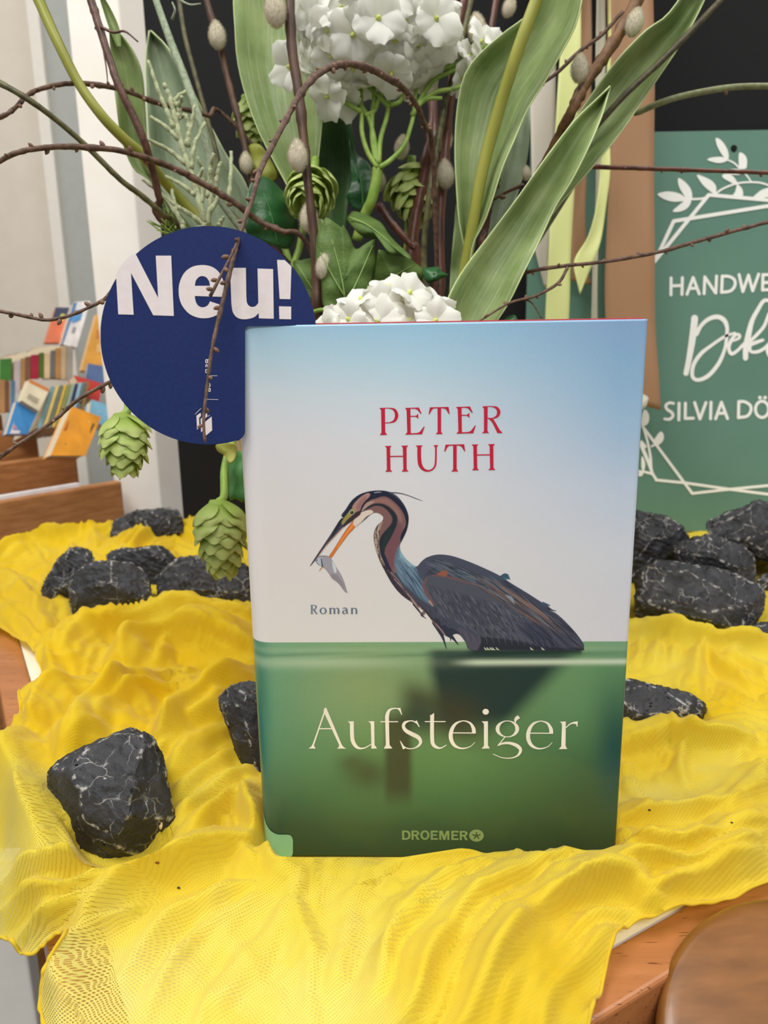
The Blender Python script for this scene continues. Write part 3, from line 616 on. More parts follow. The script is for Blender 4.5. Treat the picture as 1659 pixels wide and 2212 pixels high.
# ================================================================== SETTING
FLOOR_Z = -0.74
DARKF = mat('dark_floor', (26, 26, 28), (34, 34, 36), rough=.8, scale=30)
def slab(name, c, ax, half, m, kind=None, parent=None, bev=0):
    mb = MB(); mb.box(c, ax, half); o = mb.mk(name, m, parent, None if parent is not None else np.asarray(c)-np.array([0, 0, half[2]]))
    if bev: bevel(o, bev, 3)
    if kind: o['kind'] = kind
    return o
slab('floor', (0, .9, FLOOR_Z-.02), XYZ, (2.6, 2.6, .02), DARKF, 'structure')
WALL = mat('wall_paint', (212, 203, 188), (216, 207, 193), rough=.8, scale=25, bump=.06)
TRIM = mat('trim_paint', (224, 220, 210), (228, 224, 214), rough=.6)
POSTM = mat('post_paint', (238, 232, 222), (242, 237, 228), rough=.7, scale=20, bump=.05)
GREYP = mat('grey_recess', (168, 171, 166), (172, 175, 170), rough=.7)
# wall far behind on the left, with a raised trim and a grey recessed strip
YW = 1.95
slab('wall_back', (-.2, YW+.05, .6), XYZ, (2.8, .05, 1.35), WALL, 'structure')
def vert_strip(name, xpx, ypx, Y, wd, dep, z0, z1, m, kind):
    r = ray(xpx, ypx); x = r[0]*Y/r[1]
    return slab(name, (x+wd/2, Y+dep/2, (z0+z1)/2), XYZ, (wd/2, dep/2, (z1-z0)/2), m, kind)
vert_strip('trim_1', 77, 200, YW-.03, .026, .03, FLOOR_Z, 1.9, TRIM, 'structure')
vert_strip('trim_2', 97, 200, YW-.012, .13, .012, FLOOR_Z, 1.9, GREYP, 'structure')
# white post with a chamfered right flank
YP = 1.13
def xat(xpx, ypx, Y): r = ray(xpx, ypx); return r[0]*Y/r[1]
xl, xm, xr = xat(202, 600, YP), xat(306, 600, YP), xat(395, 600, YP+.07)
V = [(xl, YP, z) for z in (FLOOR_Z, 1.9)]+[(xm, YP, z) for z in (FLOOR_Z, 1.9)]+[(xr, YP+.07, z) for z in (FLOOR_Z, 1.9)]+[(xr, YP+.2, z) for z in (FLOOR_Z, 1.9)]+[(xl, YP+.2, z) for z in (FLOOR_Z, 1.9)]
post = mk('trim_3', V, [(0, 2, 3, 1), (2, 4, 5, 3), (4, 6, 7, 5), (6, 8, 9, 7), (8, 0, 1, 9), (1, 3, 5, 7, 9), (0, 8, 6, 4, 2)], POSTM, None, smooth=False); post['kind'] = 'structure'; bevel(post, .002)

# ------------------------------------------------------------------ table: white top with a beech edging, one corner towards the camera
TC = np.array([-.063, .124, 0]); DR = np.array([.866, .5, 0]); DL = np.array([-.5, .866, 0])
TLR, TLL = 1.30, .74
WOOD = NT('beech_wood'); _v = WOOD.coord('Object', (1, 1, 1), (0, 0, -math.radians(30)))
def beech(name, rotz, c1=(158, 98, 54), c2=(180, 118, 70), fleck=(112, 64, 32), scale=1.0, rough=.38):
    t = NT(name); v = t.coord('Object', (9*scale, 95*scale, 95*scale), (0, 0, rotz))
    n = t.noise(v, 1.0, 5, .6, .4); r = t.ramp(n, [(.3, c1), (.7, c2)])
    v2 = t.coord('Object', (85*scale, 900*scale, 900*scale), (0, 0, rotz)); n2 = t.noise(v2, 1.0, 2)
    f = t.ramp(n2, [(.645, (0, 0, 0)), (.68, (255, 255, 255))]); m = t.mixc(f.outputs[0], r.outputs[0], fleck)
    t.l(m, t.b.inputs['Base Color']); t.b.inputs['Roughness'].default_value = rough; t.b.inputs['Coat Weight'].default_value = .1; t.b.inputs['Coat Roughness'].default_value = .25
    t.bump(n2, .05, .0003); return t.m
BEECH_R = beech('beech_edge_right', -math.radians(30)); BEECH_L = beech('beech_edge_left', -math.radians(120))
table = thing('table', TC+(DR*TLR+DL*TLL)/2+np.array([0, 0, FLOOR_Z]), 'table with a white top and beech edging under the yellow gauze', 'table')
tc = TC+DR*TLR/2+DL*TLL/2; RW = .0095
slab('table_top', tc+np.array([0, 0, -.015]), (DR, DL, XYZ[2]), (TLR/2-RW*2, TLL/2-RW*2, .0150), mat('white_laminate', (232, 226, 212), (236, 231, 219), rough=.45, scale=40), None, table)
def edging(c, ax, half, m): bevel(slab('edging', c, ax, half, m, None, table), .0018, 3)
edging(TC+DR*TLR/2+DL*RW+np.array([0, 0, -.0200]), (DR, DL, XYZ[2]), (TLR/2, RW, .0200), BEECH_R)
edging(TC+DR*TLR/2+DL*(TLL-RW)+np.array([0, 0, -.0200]), (DR, DL, XYZ[2]), (TLR/2, RW, .0200), BEECH_R)
edging(TC+DL*TLL/2+DR*RW+np.array([0, 0, -.0200]), (DL, -DR, XYZ[2]), (TLL/2-2*RW, RW, .0200), BEECH_L)
edging(TC+DL*TLL/2+DR*(TLR-RW)+np.array([0, 0, -.0200]), (DL, -DR, XYZ[2]), (TLL/2-2*RW, RW, .0200), BEECH_L)
for a, b in ((.08, .08), (TLR-.08, .08), (.08, TLL-.08), (TLR-.08, TLL-.08)):
    P = TC+DR*a+DL*b; V, Fc = tube([P+np.array([0, 0, -.036]), P+np.array([0, 0, FLOOR_Z])], [.024, .016], 16); mk('leg', V, Fc, BEECH_L, table)

# ------------------------------------------------------------------ black fabric display board behind the flowers
YB = .835
def tfabric():
    t = NT('black_fabric'); v = t.coord('Object', (1, 1, 1)); sx = t.n('ShaderNodeSeparateXYZ'); t.l(v, sx.inputs[0])
    a = t.math('SINE', t.math('MULTIPLY', sx.outputs[0], 2600.0)); b = t.math('SINE', t.math('MULTIPLY', t.math('ADD', sx.outputs[2], t.math('MULTIPLY', sx.outputs[0], .5)), 2600.0))
    d = t.math('MULTIPLY', a, b); n = t.noise(v, 14, 3)
    r = t.ramp(d, [(.4, (22, 22, 23)), (.95, (44, 44, 45))]); m = t.mixc(t.math('MULTIPLY', n, .45), r.outputs[0], (26, 26, 28)); t.l(m, t.b.inputs['Base Color'])
    t.b.inputs['Roughness'].default_value = .85; t.b.inputs['Specular IOR Level'].default_value = .25; t.bump(d, .3, .0006); return t.m
bx0 = xat(352, 560, YB)
board = thing('display_board', (.4, YB+.03, .006), 'black fabric display board standing behind the flowers', 'board')
slab('fabric_panel', ((bx0+1.0)/2, YB+.012, .36), XYZ, ((1.0-bx0)/2, .011, .352), tfabric(), None, board)
for x in (bx0+.12, .8): slab('foot', (x, YB+.05, .012), XYZ, (.02, .09, .006), mat('black_steel', (22, 22, 24), rough=.4), None, board)

# ------------------------------------------------------------------ green sign with white lettering
YS = .79
SN = np.array([0., 1., 0.]); SP0 = np.array([0, YS, 0])
def sgm(off): return lambda x, y: onp(x, y, SP0-SN*off, SN)
SGREEN = mat('sign_green', (92, 129, 114), (98, 135, 120), rough=.55, scale=9, spec=.3)
sign = thing('shop_sign', (.40, YS, .02), 'green sign with white lettering and leaf outlines leaning behind the stones on the right', 'sign')
tl = onp(1418, 285.5, SP0, SN); z1 = tl[2]; sx0 = xat(1138, 620, YS); sx1 = .62; sz0 = .004
hole = [onp(1584+7.5*math.cos(a), 322+8.5*math.sin(a), SP0, SN) for a in np.linspace(0, 2*math.pi, 21)[:-1]]
outer = [np.array([sx0, YS, sz0]), np.array([sx1, YS, sz0]), np.array([sx1, YS, z1]), np.array([sx0, YS, z1])]
tris = tessellate_polygon([[Vector((p[0], p[2], 0)) for p in outer], [Vector((p[0], p[2], 0)) for p in hole]])
pn = mk('sign_panel', outer+hole, tris, SGREEN, sign, smooth=False)
sm = pn.modifiers.new('solid', 'SOLIDIFY'); sm.thickness = .003; sm.offset = 0
SWHITE = mat('sign_white', (236, 236, 230), (240, 240, 235), rough=.5)
k = Ink(1420, 580, 239/1469); kn = Ink(1420, 580, 239/1469)
W = 40
for P in ([(182, 125), (180, 350)], [(332, 122), (326, 345)], [(185, 230), (330, 226)], [(393, 342), (475, 120)], [(475, 120), (556, 338)], [(425, 265), (526, 261)], [(620, 335), (630, 112)], [(630, 112), (772, 325)], [(776, 325), (786, 100)],
          [(862, 100), (852, 318)], [(1085, 82), (1135, 308)], [(1135, 308), (1210, 88)], [(1210, 88), (1265, 298)], [(1265, 298), (1345, 75)], [(1402, 80), (1396, 288)], [(1402, 85), (1500, 80)], [(1400, 188), (1490, 185)], [(1396, 285), (1500, 280)],
          [(288, 1788), (285, 2010)], [(372, 1788), (369, 1992)], [(369, 1990), (478, 1988)], [(495, 1780), (565, 1998)], [(565, 1998), (645, 1780)], [(712, 1775), (706, 1995)], [(773, 1996), (850, 1776)], [(850, 1776), (931, 1993)], [(800, 1924), (906, 1921)], [(1081, 1768), (1076, 1982)]):
    (k if P[0][1] < 1000 else kn).S([p+(W,) for p in P], caps=True)
k.S([(862, 104, W), (950, 106, W), (1022, 150, W), (1030, 222, W), (985, 288, W), (920, 310, W), (852, 314, W)], caps=True)
kn.S([(215, 1792, 36), (160, 1784, 38), (112, 1818, 38), (130, 1870, 40), (190, 1912, 40), (206, 1960, 38), (160, 2002, 38), (95, 1997, 34)], caps=True)
kn.S([(1080, 1768, W), (1160, 1770, W), (1234, 1820, W), (1240, 1892, W), (1190, 1960, W), (1076, 1980, W)], caps=True)
kn.ring(1390, 1870, 108, 128, 40, 40); kn.ell(1362, 1715, 24, 24); kn.ell(1430, 1715, 24, 24)
k.mk('craft_lettering', sgm(.0020), SWHITE, pn); kn.mk('name_lettering', sgm(.0020), SWHITE, pn)
k = Ink(1420, 580, 239/1469)
k.S([(495, 660, 90), (470, 900, 92), (420, 1200, 76), (380, 1392, 70)], caps=True)
k.S([(520, 870, 56), (580, 760, 50), (680, 672, 55), (800, 642, 62), (890, 692, 62), (926, 790, 50), (920, 900, 48), (900, 1050, 42), (820, 1250, 52), (680, 1420, 56), (540, 1480, 50), (466, 1430, 50), (480, 1280, 52), (580, 1130, 52), (720, 1020, 42), (850, 930, 42), (930, 888, 36), (1030, 856, 32)], caps=True)
k.S([(1010, 960, 28), (1080, 925, 40), (1090, 885, 40), (1040, 880, 40), (975, 965, 50), (948, 1062, 46), (985, 1132, 50), (1060, 1092, 42), (1150, 1000, 42)], caps=True)
k.S([(1490, 425, 46), (1410, 432, 50), (1330, 555, 54), (1255, 700, 62), (1205, 900, 78), (1175, 1050, 76), (1170, 1190, 70)], caps=True)
k.S([(1480, 600, 40), (1420, 760, 46), (1320, 880, 46), (1225, 970, 44)], caps=True); k.S([(1400, 950, 40), (1300, 985, 52), (1230, 1020, 52), (1240, 1100, 42), (1330, 1105, 46), (1420, 1060, 42), (1490, 990, 42)], caps=True)
k.S([(1495, 985, 34), (1460, 1080, 46), (1490, 1160, 52)], caps=True)
k.mk('sign_script', sgm(.0020), SWHITE, pn)
k = Ink(1370, 270, 289/1659)
for P in ([(1010, 165), (1060, 175), (1120, 240), (1165, 330), (1170, 415), (1125, 410), (1070, 340), (1025, 250)], [(905, 430), (950, 405), (1040, 395), (1110, 400), (1165, 432), (1110, 462), (1040, 472), (960, 455)],
          [(1300, 350), (1345, 350), (1390, 400), (1400, 470), (1385, 540), (1310, 540), (1295, 470)], [(1128, 592), (1150, 565), (1210, 545), (1330, 550), (1360, 590), (1290, 620), (1190, 612)],
          [(1090, 625), (1130, 605), (1210, 622), (1260, 680), (1292, 738), (1250, 740), (1180, 702), (1110, 662)], [(1278, 740), (1330, 780), (1348, 830), (1338, 885), (1215, 888), (1250, 830)],
          [(775, 620), (860, 640), (960, 690), (1010, 750), (1018, 810), (1000, 852), (940, 822), (850, 742)], [(545, 658), (610, 690), (680, 760), (716, 840), (712, 925), (650, 912), (590, 830), (550, 750)],
          [(288, 860), (360, 830), (450, 825), (560, 850), (640, 900), (702, 932), (600, 946), (480, 951), (370, 920)], [(704, 930), (690, 990), (640, 1045), (560, 1076), (490, 1078), (484, 1055), (560, 990), (630, 935)],
          [(1470, 905), (1520, 850), (1590, 800), (1700, 780), (1700, 880), (1560, 907)]): k.G(P, smooth=3)
k.S([(1160, 432, 20), (1240, 472, 22), (1310, 540, 22)]); k.S([(1355, 575, 20), (1420, 660, 20), (1455, 712, 20)])
k.S([(1008, 852, 26), (1100, 790, 24), (1230, 737, 24), (1340, 714, 24), (1450, 709, 24), (1560, 716, 24), (1660, 745, 24), (1760, 790, 24)]); k.S([(700, 920, 28), (830, 915, 28), (890, 898, 28)])
for P in ([(1760, 940), (925, 866)], [(925, 866), (250, 1695)], [(1760, 988), (490, 1192)], [(490, 1192), (325, 1545)], [(325, 1545), (262, 1660)]): k.S([p+(46,) for p in P], caps=True, n=4)
k.mk('leaf_frame_top', sgm(.0021), SWHITE, pn)
k = Ink(1370, 860, 289/1659)
for P in ([(100, 345), (720, 1182)], [(720, 1182), (1180, 1130)], [(1180, 1130), (1760, 1075)], [(270, 1015), (640, 1052)], [(640, 1052), (1180, 1130)], [(1180, 1130), (1760, 1205)]): k.S([p+(34,) for p in P], caps=True, n=4)
k.S([(110, 360, 28), (160, 520, 28), (200, 720, 32), (215, 900, 34), (275, 1015, 34)]); k.S([(95, 600, 44), (190, 830, 40), (225, 940, 34)], n=3); k.S([(50, 905, 26), (130, 915, 30), (225, 940, 32)], n=3); k.S([(205, 602, 22), (285, 565, 26)])
for P in ([(112, 158), (150, 150), (186, 220), (172, 310), (112, 348), (80, 300)], [(232, 552), (290, 450), (335, 414), (366, 460), (356, 530), (290, 584)], [(95, 718), (130, 780), (136, 850), (112, 912), (88, 850)], [(50, 965), (68, 905), (112, 910), (100, 962)], [(85, 520), (155, 602), (110, 625), (70, 600)]): k.G(P, smooth=3)
k.mk('leaf_frame_bottom', sgm(.0021), SWHITE, pn)

# ------------------------------------------------------------------ ribbons hanging over the top of the board
def ribbon(name, left, right, Y, m, label, twist=.003, group='ribbons hanging beside the sign'):
    """left/right edges in pixels from top to bottom, hung in the plane y=Y and carried over the board above the frame"""
    L = cr(left, 8); Rr = cr(right, 8); n = max(len(L), len(Rr))
    def res(P): t = np.linspace(0, 1, len(P)); q = np.linspace(0, 1, n); return np.stack([np.interp(q, t, P[:, 0]), np.interp(q, t, P[:, 1])], 1)
    L, Rr = res(L), res(Rr); V = []; UV = []
    a0 = onp(L[0, 0], L[0, 1], (0, Y, 0), SN); b0 = onp(Rr[0, 0], Rr[0, 1], (0, Y, 0), SN); wd = b0-a0
    top = [(YB+.03, .66), (YB+.027, .715), (YB+.010, .719), (YB-.004, .716), ((Y+YB-.004)/2, .69)]; rows = []
    for (yy, zz) in top: p = np.array([a0[0], yy, zz]); rows.append((p, p+np.array([wd[0], 0, 0])))
    for i in range(n):
        rows.append((onp(L[i, 0], L[i, 1], (0, Y, 0), SN), onp(Rr[i, 0], Rr[i, 1], (0, Y, 0), SN)))
    K = 7
    for i, (p, q) in enumerate(rows):
        for j in range(K):
            t = j/(K-1); v = p+(q-p)*t; v[1] += twist*math.sin(i*.35)*(t-.5)+twist*.5*math.sin(t*3.1) if i > 4 else 0
            V.append(v); UV.append((t, v[2]))
    o = mk(name, V, [(i*K+j, i*K+j+1, (i+1)*K+j+1, (i+1)*K+j) for i in range(len(rows)-1) for j in range(K-1)], m, None, org=rows[-1][0], uv=UV)
    s_ = o.modifiers.new('solid', 'SOLIDIFY'); s_.thickness = .0004; tag(o, label, 'ribbon', group); return o
def ribbon_mat(name, c, c2, trans=.25):
    t = NT(name); v = t.coord('Object', (1, 1, 1), (0, math.radians(32), 0)); wv = t.n('ShaderNodeTexWave'); wv.inputs['Scale'].default_value = 260; wv.inputs['Distortion'].default_value = 1.2; t.l(v, wv.inputs['Vector'])
    r = t.ramp(wv.outputs['Fac'], [(0, c), (1, c2)]); t.l(r.outputs[0], t.b.inputs['Base Color']); t.b.inputs['Roughness'].default_value = .45; t.bump(wv.outputs['Fac'], .25, .0004); t.translucent(trans, r.outputs[0]); return t.m
RB = ribbon_mat('brown_satin', (170, 128, 92), (196, 154, 116)); RG = ribbon_mat('lime_satin', (232, 238, 160), (238, 243, 172)); RC = ribbon_mat('cream_satin', (222, 214, 200), (228, 221, 208)); RI = ribbon_mat('ivory_satin', (226, 222, 200), (232, 228, 208))
ribbon('ribbon', [(1310, -20), (1314, 150), (1317, 300), (1312, 480), (1306, 640), (1312, 760), (1340, 862)], [(1412, -20), (1413, 150), (1414, 300), (1413, 480), (1415, 640), (1419, 760), (1427, 886)], .752, RB, 'wide brown ribbon nearest the sign lettering, cut at a slant')
ribbon('ribbon', [(1252, -20), (1250, 120), (1246, 300), (1238, 450), (1234, 560), (1233, 606)], [(1279, -20), (1278, 120), (1274, 300), (1264, 450), (1268, 560), (1278, 616)], .772, RB, 'narrower brown ribbon partly behind the lime ribbons')
ribbon('ribbon', [(1147, -20), (1144, 150), (1146, 300), (1150, 450), (1156, 540), (1176, 622)], [(1204, -20), (1200, 150), (1199, 300), (1192, 450), (1186, 540), (1181, 622)], .778, RC, 'cream ribbon with a pointed end between leaf and lime ribbon')
ribbon('ribbon', [(1222, -20), (1212, 100), (1202, 220), (1195, 350), (1187, 480), (1182, 600), (1177, 720)], [(1256, -20), (1254, 100), (1250, 220), (1243, 350), (1237, 480), (1232, 600), (1227, 720)], .742, RG, 'straight lime green ribbon left of the brown ribbons')
ribbon('ribbon', [(1315, -20), (1314, 100), (1306, 250), (1299, 350), (1290, 430), (1270, 510), (1240, 567), (1251, 634)], [(1320, -20), (1319, 100), (1317, 250), (1318, 350), (1312, 430), (1300, 510), (1280, 570), (1254, 635)], .734, RG, 'twisted lime green ribbon curling to a point')
ribbon('ribbon', [(1288, -20), (1287, 150), (1287, 320), (1286, 450), (1280, 560), (1276, 720)], [(1309, -20), (1308, 150), (1302, 320), (1294, 450), (1292, 560), (1291, 720)], .764, RI, 'thin ivory ribbon hanging between the two brown ribbons')

# ================================================================== YELLOW GAUZE
# fold ridges: (height mm, half width mm, [crest points in the photograph])
RID = [
 # behind the stones, left back
 (22, 20, [(-20, 1182), (60, 1160), (120, 1148), (190, 1128), (255, 1104), (300, 1098), (395, 1096)]), (18, 20, [(270, 1170), (330, 1140), (400, 1133), (470, 1150), (540, 1140)]),
 (7, 10, [(70, 1190), (95, 1240), (110, 1290)]), (8, 10, [(0, 1235), (50, 1270), (85, 1330), (110, 1380)]), (7, 9, [(150, 1180), (165, 1215)]), (8, 10, [(205, 1150), (215, 1190)]),
 (9, 9, [(0, 1300), (40, 1330), (75, 1375), (130, 1400)]),
 # big rolls left of the book
 (24, 16, [(118, 1398), (140, 1370), (190, 1345), (260, 1335), (340, 1316), (430, 1312), (530, 1322)]),
 (15, 9, [(105, 1470), (108, 1425), (122, 1392), (150, 1372)]),
 (26, 14, [(255, 1408), (268, 1380), (310, 1362), (370, 1352), (440, 1350), (500, 1364), (540, 1385)]),
 (14, 9, [(330, 1420), (360, 1385), (430, 1362), (490, 1368), (515, 1390)]),
 (24, 15, [(60, 1560), (75, 1515), (110, 1490), (150, 1478)]),
 (26, 15, [(120, 1640), (150, 1590), (200, 1530), (260, 1470), (300, 1450)]),
 (22, 13, [(190, 1590), (240, 1530), (290, 1490), (330, 1478)]),
 (10, 7, [(300, 1520), (320, 1570)]), (9, 7, [(330, 1440), (338, 1500), (330, 1550)]),
 (25, 13, [(345, 1590), (380, 1550), (430, 1512), (490, 1475), (545, 1440)]),
 (16, 9, [(340, 1640), (390, 1590), (450, 1550), (500, 1510), (540, 1490)]),
 (12, 8, [(360, 1690), (400, 1640), (450, 1600), (500, 1570)]), (11, 7, [(370, 1740), (420, 1680), (470, 1640), (515, 1620)]),
 (13, 8, [(378, 1790), (430, 1730), (480, 1690), (520, 1670)]), (14, 8, [(385, 1840), (440, 1780), (490, 1735), (535, 1715)]),
 (17, 9, [(520, 1700), (535, 1750), (560, 1800), (590, 1850), (600, 1890)]), (9, 7, [(480, 1740), (500, 1790), (540, 1850), (560, 1900)]),
 # left bulge hanging over the table edge
 (22, 14, [(40, 1560), (15, 1620), (25, 1700), (60, 1770), (70, 1850)]), (16, 9, [(0, 1640), (20, 1720), (40, 1790)]), (12, 8, [(100, 1640), (80, 1700), (95, 1780), (130, 1850), (165, 1890)]),
 (20, 12, [(0, 1890), (60, 1880), (130, 1890), (200, 1890), (260, 1880)]), (15, 8, [(0, 1960), (60, 1950), (130, 1960), (200, 1930), (270, 1900), (340, 1880)]),
 (13, 8, [(60, 2010), (140, 1985), (210, 1950)]),
 (17, 8, [(160, 1900), (240, 1905), (320, 1885), (400, 1860), (480, 1830), (560, 1815)]),
 (15, 8, [(165, 2030), (190, 1990), (230, 1950), (280, 1910), (310, 1890)]), (12, 7, [(130, 2160), (120, 2120), (150, 2060), (200, 2020), (260, 2000)]),
 (9, 7, [(250, 2120), (300, 2050), (380, 1980), (480, 1930), (570, 1900)]), (7, 6, [(320, 2200), (380, 2090), (470, 1990), (580, 1930)]), (6, 6, [(460, 2212), (520, 2100), (600, 1990), (640, 1920)]),
 (6, 7, [(680, 2212), (660, 2080), (640, 1960), (610, 1880)]), (5, 8, [(720, 2190), (730, 2080), (760, 1980), (800, 1890)]),
 # pleats under the right half of the book
 (15, 11, [(880, 1868), (960, 1835), (1050, 1822), (1130, 1812), (1200, 1822), (1260, 1835)]),
 (11, 7, [(850, 2000), (920, 1930), (1010, 1880), (1100, 1850)]), (11, 6, [(780, 2150), (850, 2040), (940, 1950), (1040, 1890), (1130, 1862)]),
 (14, 8, [(860, 2212), (910, 2110), (980, 2010), (1070, 1930), (1160, 1890), (1230, 1860)]),
 (12, 6, [(920, 2212), (960, 2120), (1020, 2040), (1100, 1970), (1180, 1920)]), (18, 9, [(1000, 2212), (1050, 2120), (1110, 2030), (1190, 1950), (1280, 1905), (1370, 1900), (1410, 1930)]),
 (11, 6, [(1080, 2212), (1130, 2130), (1190, 2060), (1270, 2000), (1350, 1960)]), (10, 6, [(1160, 2212), (1200, 2140), (1260, 2080), (1330, 2010)]),
 (16, 8, [(1290, 1840), (1340, 1822), (1410, 1835), (1480, 1850), (1560, 1835), (1659, 1790)]), (15, 8, [(1300, 1890), (1380, 1880), (1460, 1890), (1560, 1870), (1659, 1830)]),
 (12, 8, [(1400, 1950), (1480, 1930), (1560, 1900), (1659, 1865)]), (12, 7, [(1340, 1790), (1420, 1760), (1500, 1765), (1590, 1740), (1659, 1690)]), (10, 7, [(1540, 1780), (1580, 1730), (1620, 1680), (1659, 1640)]),
 # right of the book, in front of and behind the stone
 (17, 10, [(1335, 1606), (1380, 1592), (1450, 1572), (1500, 1582), (1570, 1592), (1659, 1590)]), (6, 6, [(1490, 1580), (1480, 1640), (1470, 1700)]), (5, 6, [(1350, 1640), (1370, 1700), (1400, 1750)]), (5, 6, [(1600, 1600), (1590, 1660)]),
 (20, 12, [(1340, 1346), (1400, 1346), (1460, 1352), (1520, 1372), (1580, 1376), (1659, 1372)]), (9, 7, [(1520, 1385), (1510, 1430), (1500, 1480)]), (6, 6, [(1450, 1370), (1452, 1430)]), (8, 7, [(1580, 1420), (1640, 1450), (1659, 1470)]),
 (8, 8, [(1500, 1385), (1560, 1440), (1640, 1500)]), (6, 6, [(1380, 1380), (1370, 1440)]), (6, 6, [(1420, 1370), (1410, 1440)]), (6, 6, [(1600, 1390), (1580, 1450)]),
 (10, 9, [(1600, 1340), (1659, 1300)]), (8, 9, [(1560, 1200), (1659, 1190)]),
]
# outline of the cloth on the table top (pixels on the table plane), over both table edges at the bottom
CB = [(-60, 1212), (0, 1200), (60, 1188), (130, 1172), (200, 1158), (250, 1146), (300, 1138), (390, 1130), (470, 1124), (900, 1112), (1659, 1150), (1800, 1170), (1850, 1500), (1850, 1830), (1740, 1868), (1659, 1905), (1560, 1948), (1470, 1966), (1402, 1984), (1352, 2006), (1322, 2052), (1298, 2124), (1276, 2186), (1255, 2250), (1200, 2420), (700, 2520), (330, 2520), (190, 2330), (118, 2250), (96, 2200), (94, 2150), (118, 2105), (142, 2075), (165, 2035), (140, 2022), (105, 2030), (75, 2040), (40, 2025), (5, 1990), (-60, 1975), (-120, 1900), (-110, 1700), (-50, 1640), (0, 1606), (40, 1586), (62, 1570), (62, 1540), (75, 1500), (100, 1482), (95, 1450), (78, 1418), (40, 1385), (0, 1362), (-60, 1340)]
OL0 = np.dot(TC, DR)                                           # left edge of the table: DR component
OR0 = np.dot(TC, DL)                                           # right (front) edge: DL component
cbp = np.array([onz(x, y, 0.006)[:2] for x, y in cr(CB, 4, True)])
gxs = np.arange(-.52, .62, .00145)
gys = [0.085]
while gys[-1] < .93: gys.append(gys[-1]+.0012+.0022*max(0, (gys[-1]-.28))/.3)
gys = np.array(gys)
QX, QY = np.meshgrid(gxs, gys); qx, qy = QX.ravel(), QY.ravel()
def inside(px_, py_, P):
    r = np.zeros(px_.shape, bool); n = len(P)
    for i in range(n):
        x1, y1 = P[i]; x2, y2 = P[(i+1) % n]
        if y1 == y2: continue
        r ^= ((py_ < y1) != (py_ < y2)) & (px_ < (x2-x1)*(py_-y1)/(y2-y1)+x1)
    return r
ins = inside(qx, qy, cbp).reshape(QX.shape)
grow = ins.copy()
for _ in range(1):
    g2 = grow.copy(); g2[1:] |= grow[:-1]; g2[:-1] |= grow[1:]; g2[:, 1:] |= grow[:, :-1]; g2[:, :-1] |= grow[:, 1:]; grow = g2
out = (grow & ~ins).ravel()
# snap the outer ring to the outline
oi = np.where(out)[0]; bx, by = qx[oi], qy[oi]; bd = np.full(len(oi), 9.); sx, sy = bx.copy(), by.copy()
for i in range(len(cbp)):
    a, b = cbp[i], cbp[(i+1) % len(cbp)]; d = b-a; t = np.clip(((bx-a[0])*d[0]+(by-a[1])*d[1])/(d@d+1e-12), 0, 1)
    X_, Y_ = a[0]+t*d[0], a[1]+t*d[1]; dd = (bx-X_)**2+(by-Y_)**2; q = dd < bd; bd[q] = dd[q]; sx[q] = X_[q]; sy[q] = Y_[q]
qx = qx.copy(); qy = qy.copy(); qx[oi] = sx; qy[oi] = sy
act = np.where(grow.ravel())[0]; AX, AY = qx[act], qy[act]
rng = np.random.default_rng(7)
def vnoise(x, y, seed):                                         # smooth value noise
    r = np.random.default_rng(seed); T = r.random((256, 256)); xi = np.floor(x).astype(int); yi = np.floor(y).astype(int); fx = x-xi; fy = y-yi
    fx = fx*fx*(3-2*fx); fy = fy*fy*(3-2*fy); a = T[xi & 255, yi & 255]; b = T[(xi+1) & 255, yi & 255]; c = T[xi & 255, (yi+1) & 255]; d = T[(xi+1) & 255, (yi+1) & 255]
    return a+(b-a)*fx+(c-a)*fy+(a-b-c+d)*fx*fy-.5
# how closely the gauze is gathered (1) or pulled sheer (0), from a few spots; also paints fold shade
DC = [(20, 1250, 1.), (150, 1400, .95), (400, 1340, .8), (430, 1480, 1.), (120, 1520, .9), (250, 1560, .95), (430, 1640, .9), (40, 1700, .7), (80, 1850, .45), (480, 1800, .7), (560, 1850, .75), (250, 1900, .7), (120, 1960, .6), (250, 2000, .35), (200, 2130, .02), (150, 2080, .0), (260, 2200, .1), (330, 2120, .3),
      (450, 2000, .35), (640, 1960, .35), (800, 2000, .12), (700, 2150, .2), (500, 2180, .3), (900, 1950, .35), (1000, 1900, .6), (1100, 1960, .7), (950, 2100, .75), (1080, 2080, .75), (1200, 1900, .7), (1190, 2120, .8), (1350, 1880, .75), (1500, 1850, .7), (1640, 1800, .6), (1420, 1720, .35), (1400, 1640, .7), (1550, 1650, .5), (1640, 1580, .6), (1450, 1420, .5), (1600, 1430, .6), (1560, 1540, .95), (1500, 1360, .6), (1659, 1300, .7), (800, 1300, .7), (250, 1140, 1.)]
PXc, PYc, _ = proj(np.stack([AX, AY, np.full(len(AX), .006)], 1)); wsum = np.zeros(len(act)); DEN_SHADE = np.zeros(len(act))
for x, y, v in DC: w_i = 1/(((PXc-x)**2+((PYc-y)*1.3)**2+900)**1.5); wsum += w_i; DEN_SHADE += w_i*v
DEN_SHADE = np.clip(DEN_SHADE/wsum+.35*vnoise(AX*38, AY*38, 77), 0, 1)
LEAN = .55; lean_ = np.zeros(len(act)); hsum = np.zeros(len(act)); hmax = np.zeros(len(act)); cw = np.zeros(len(act)); crk = np.zeros(len(act)); wx = AX+.006*vnoise(AX*45, AY*45, 1); wy = AY+.006*vnoise(AX*45+9, AY*45, 2)
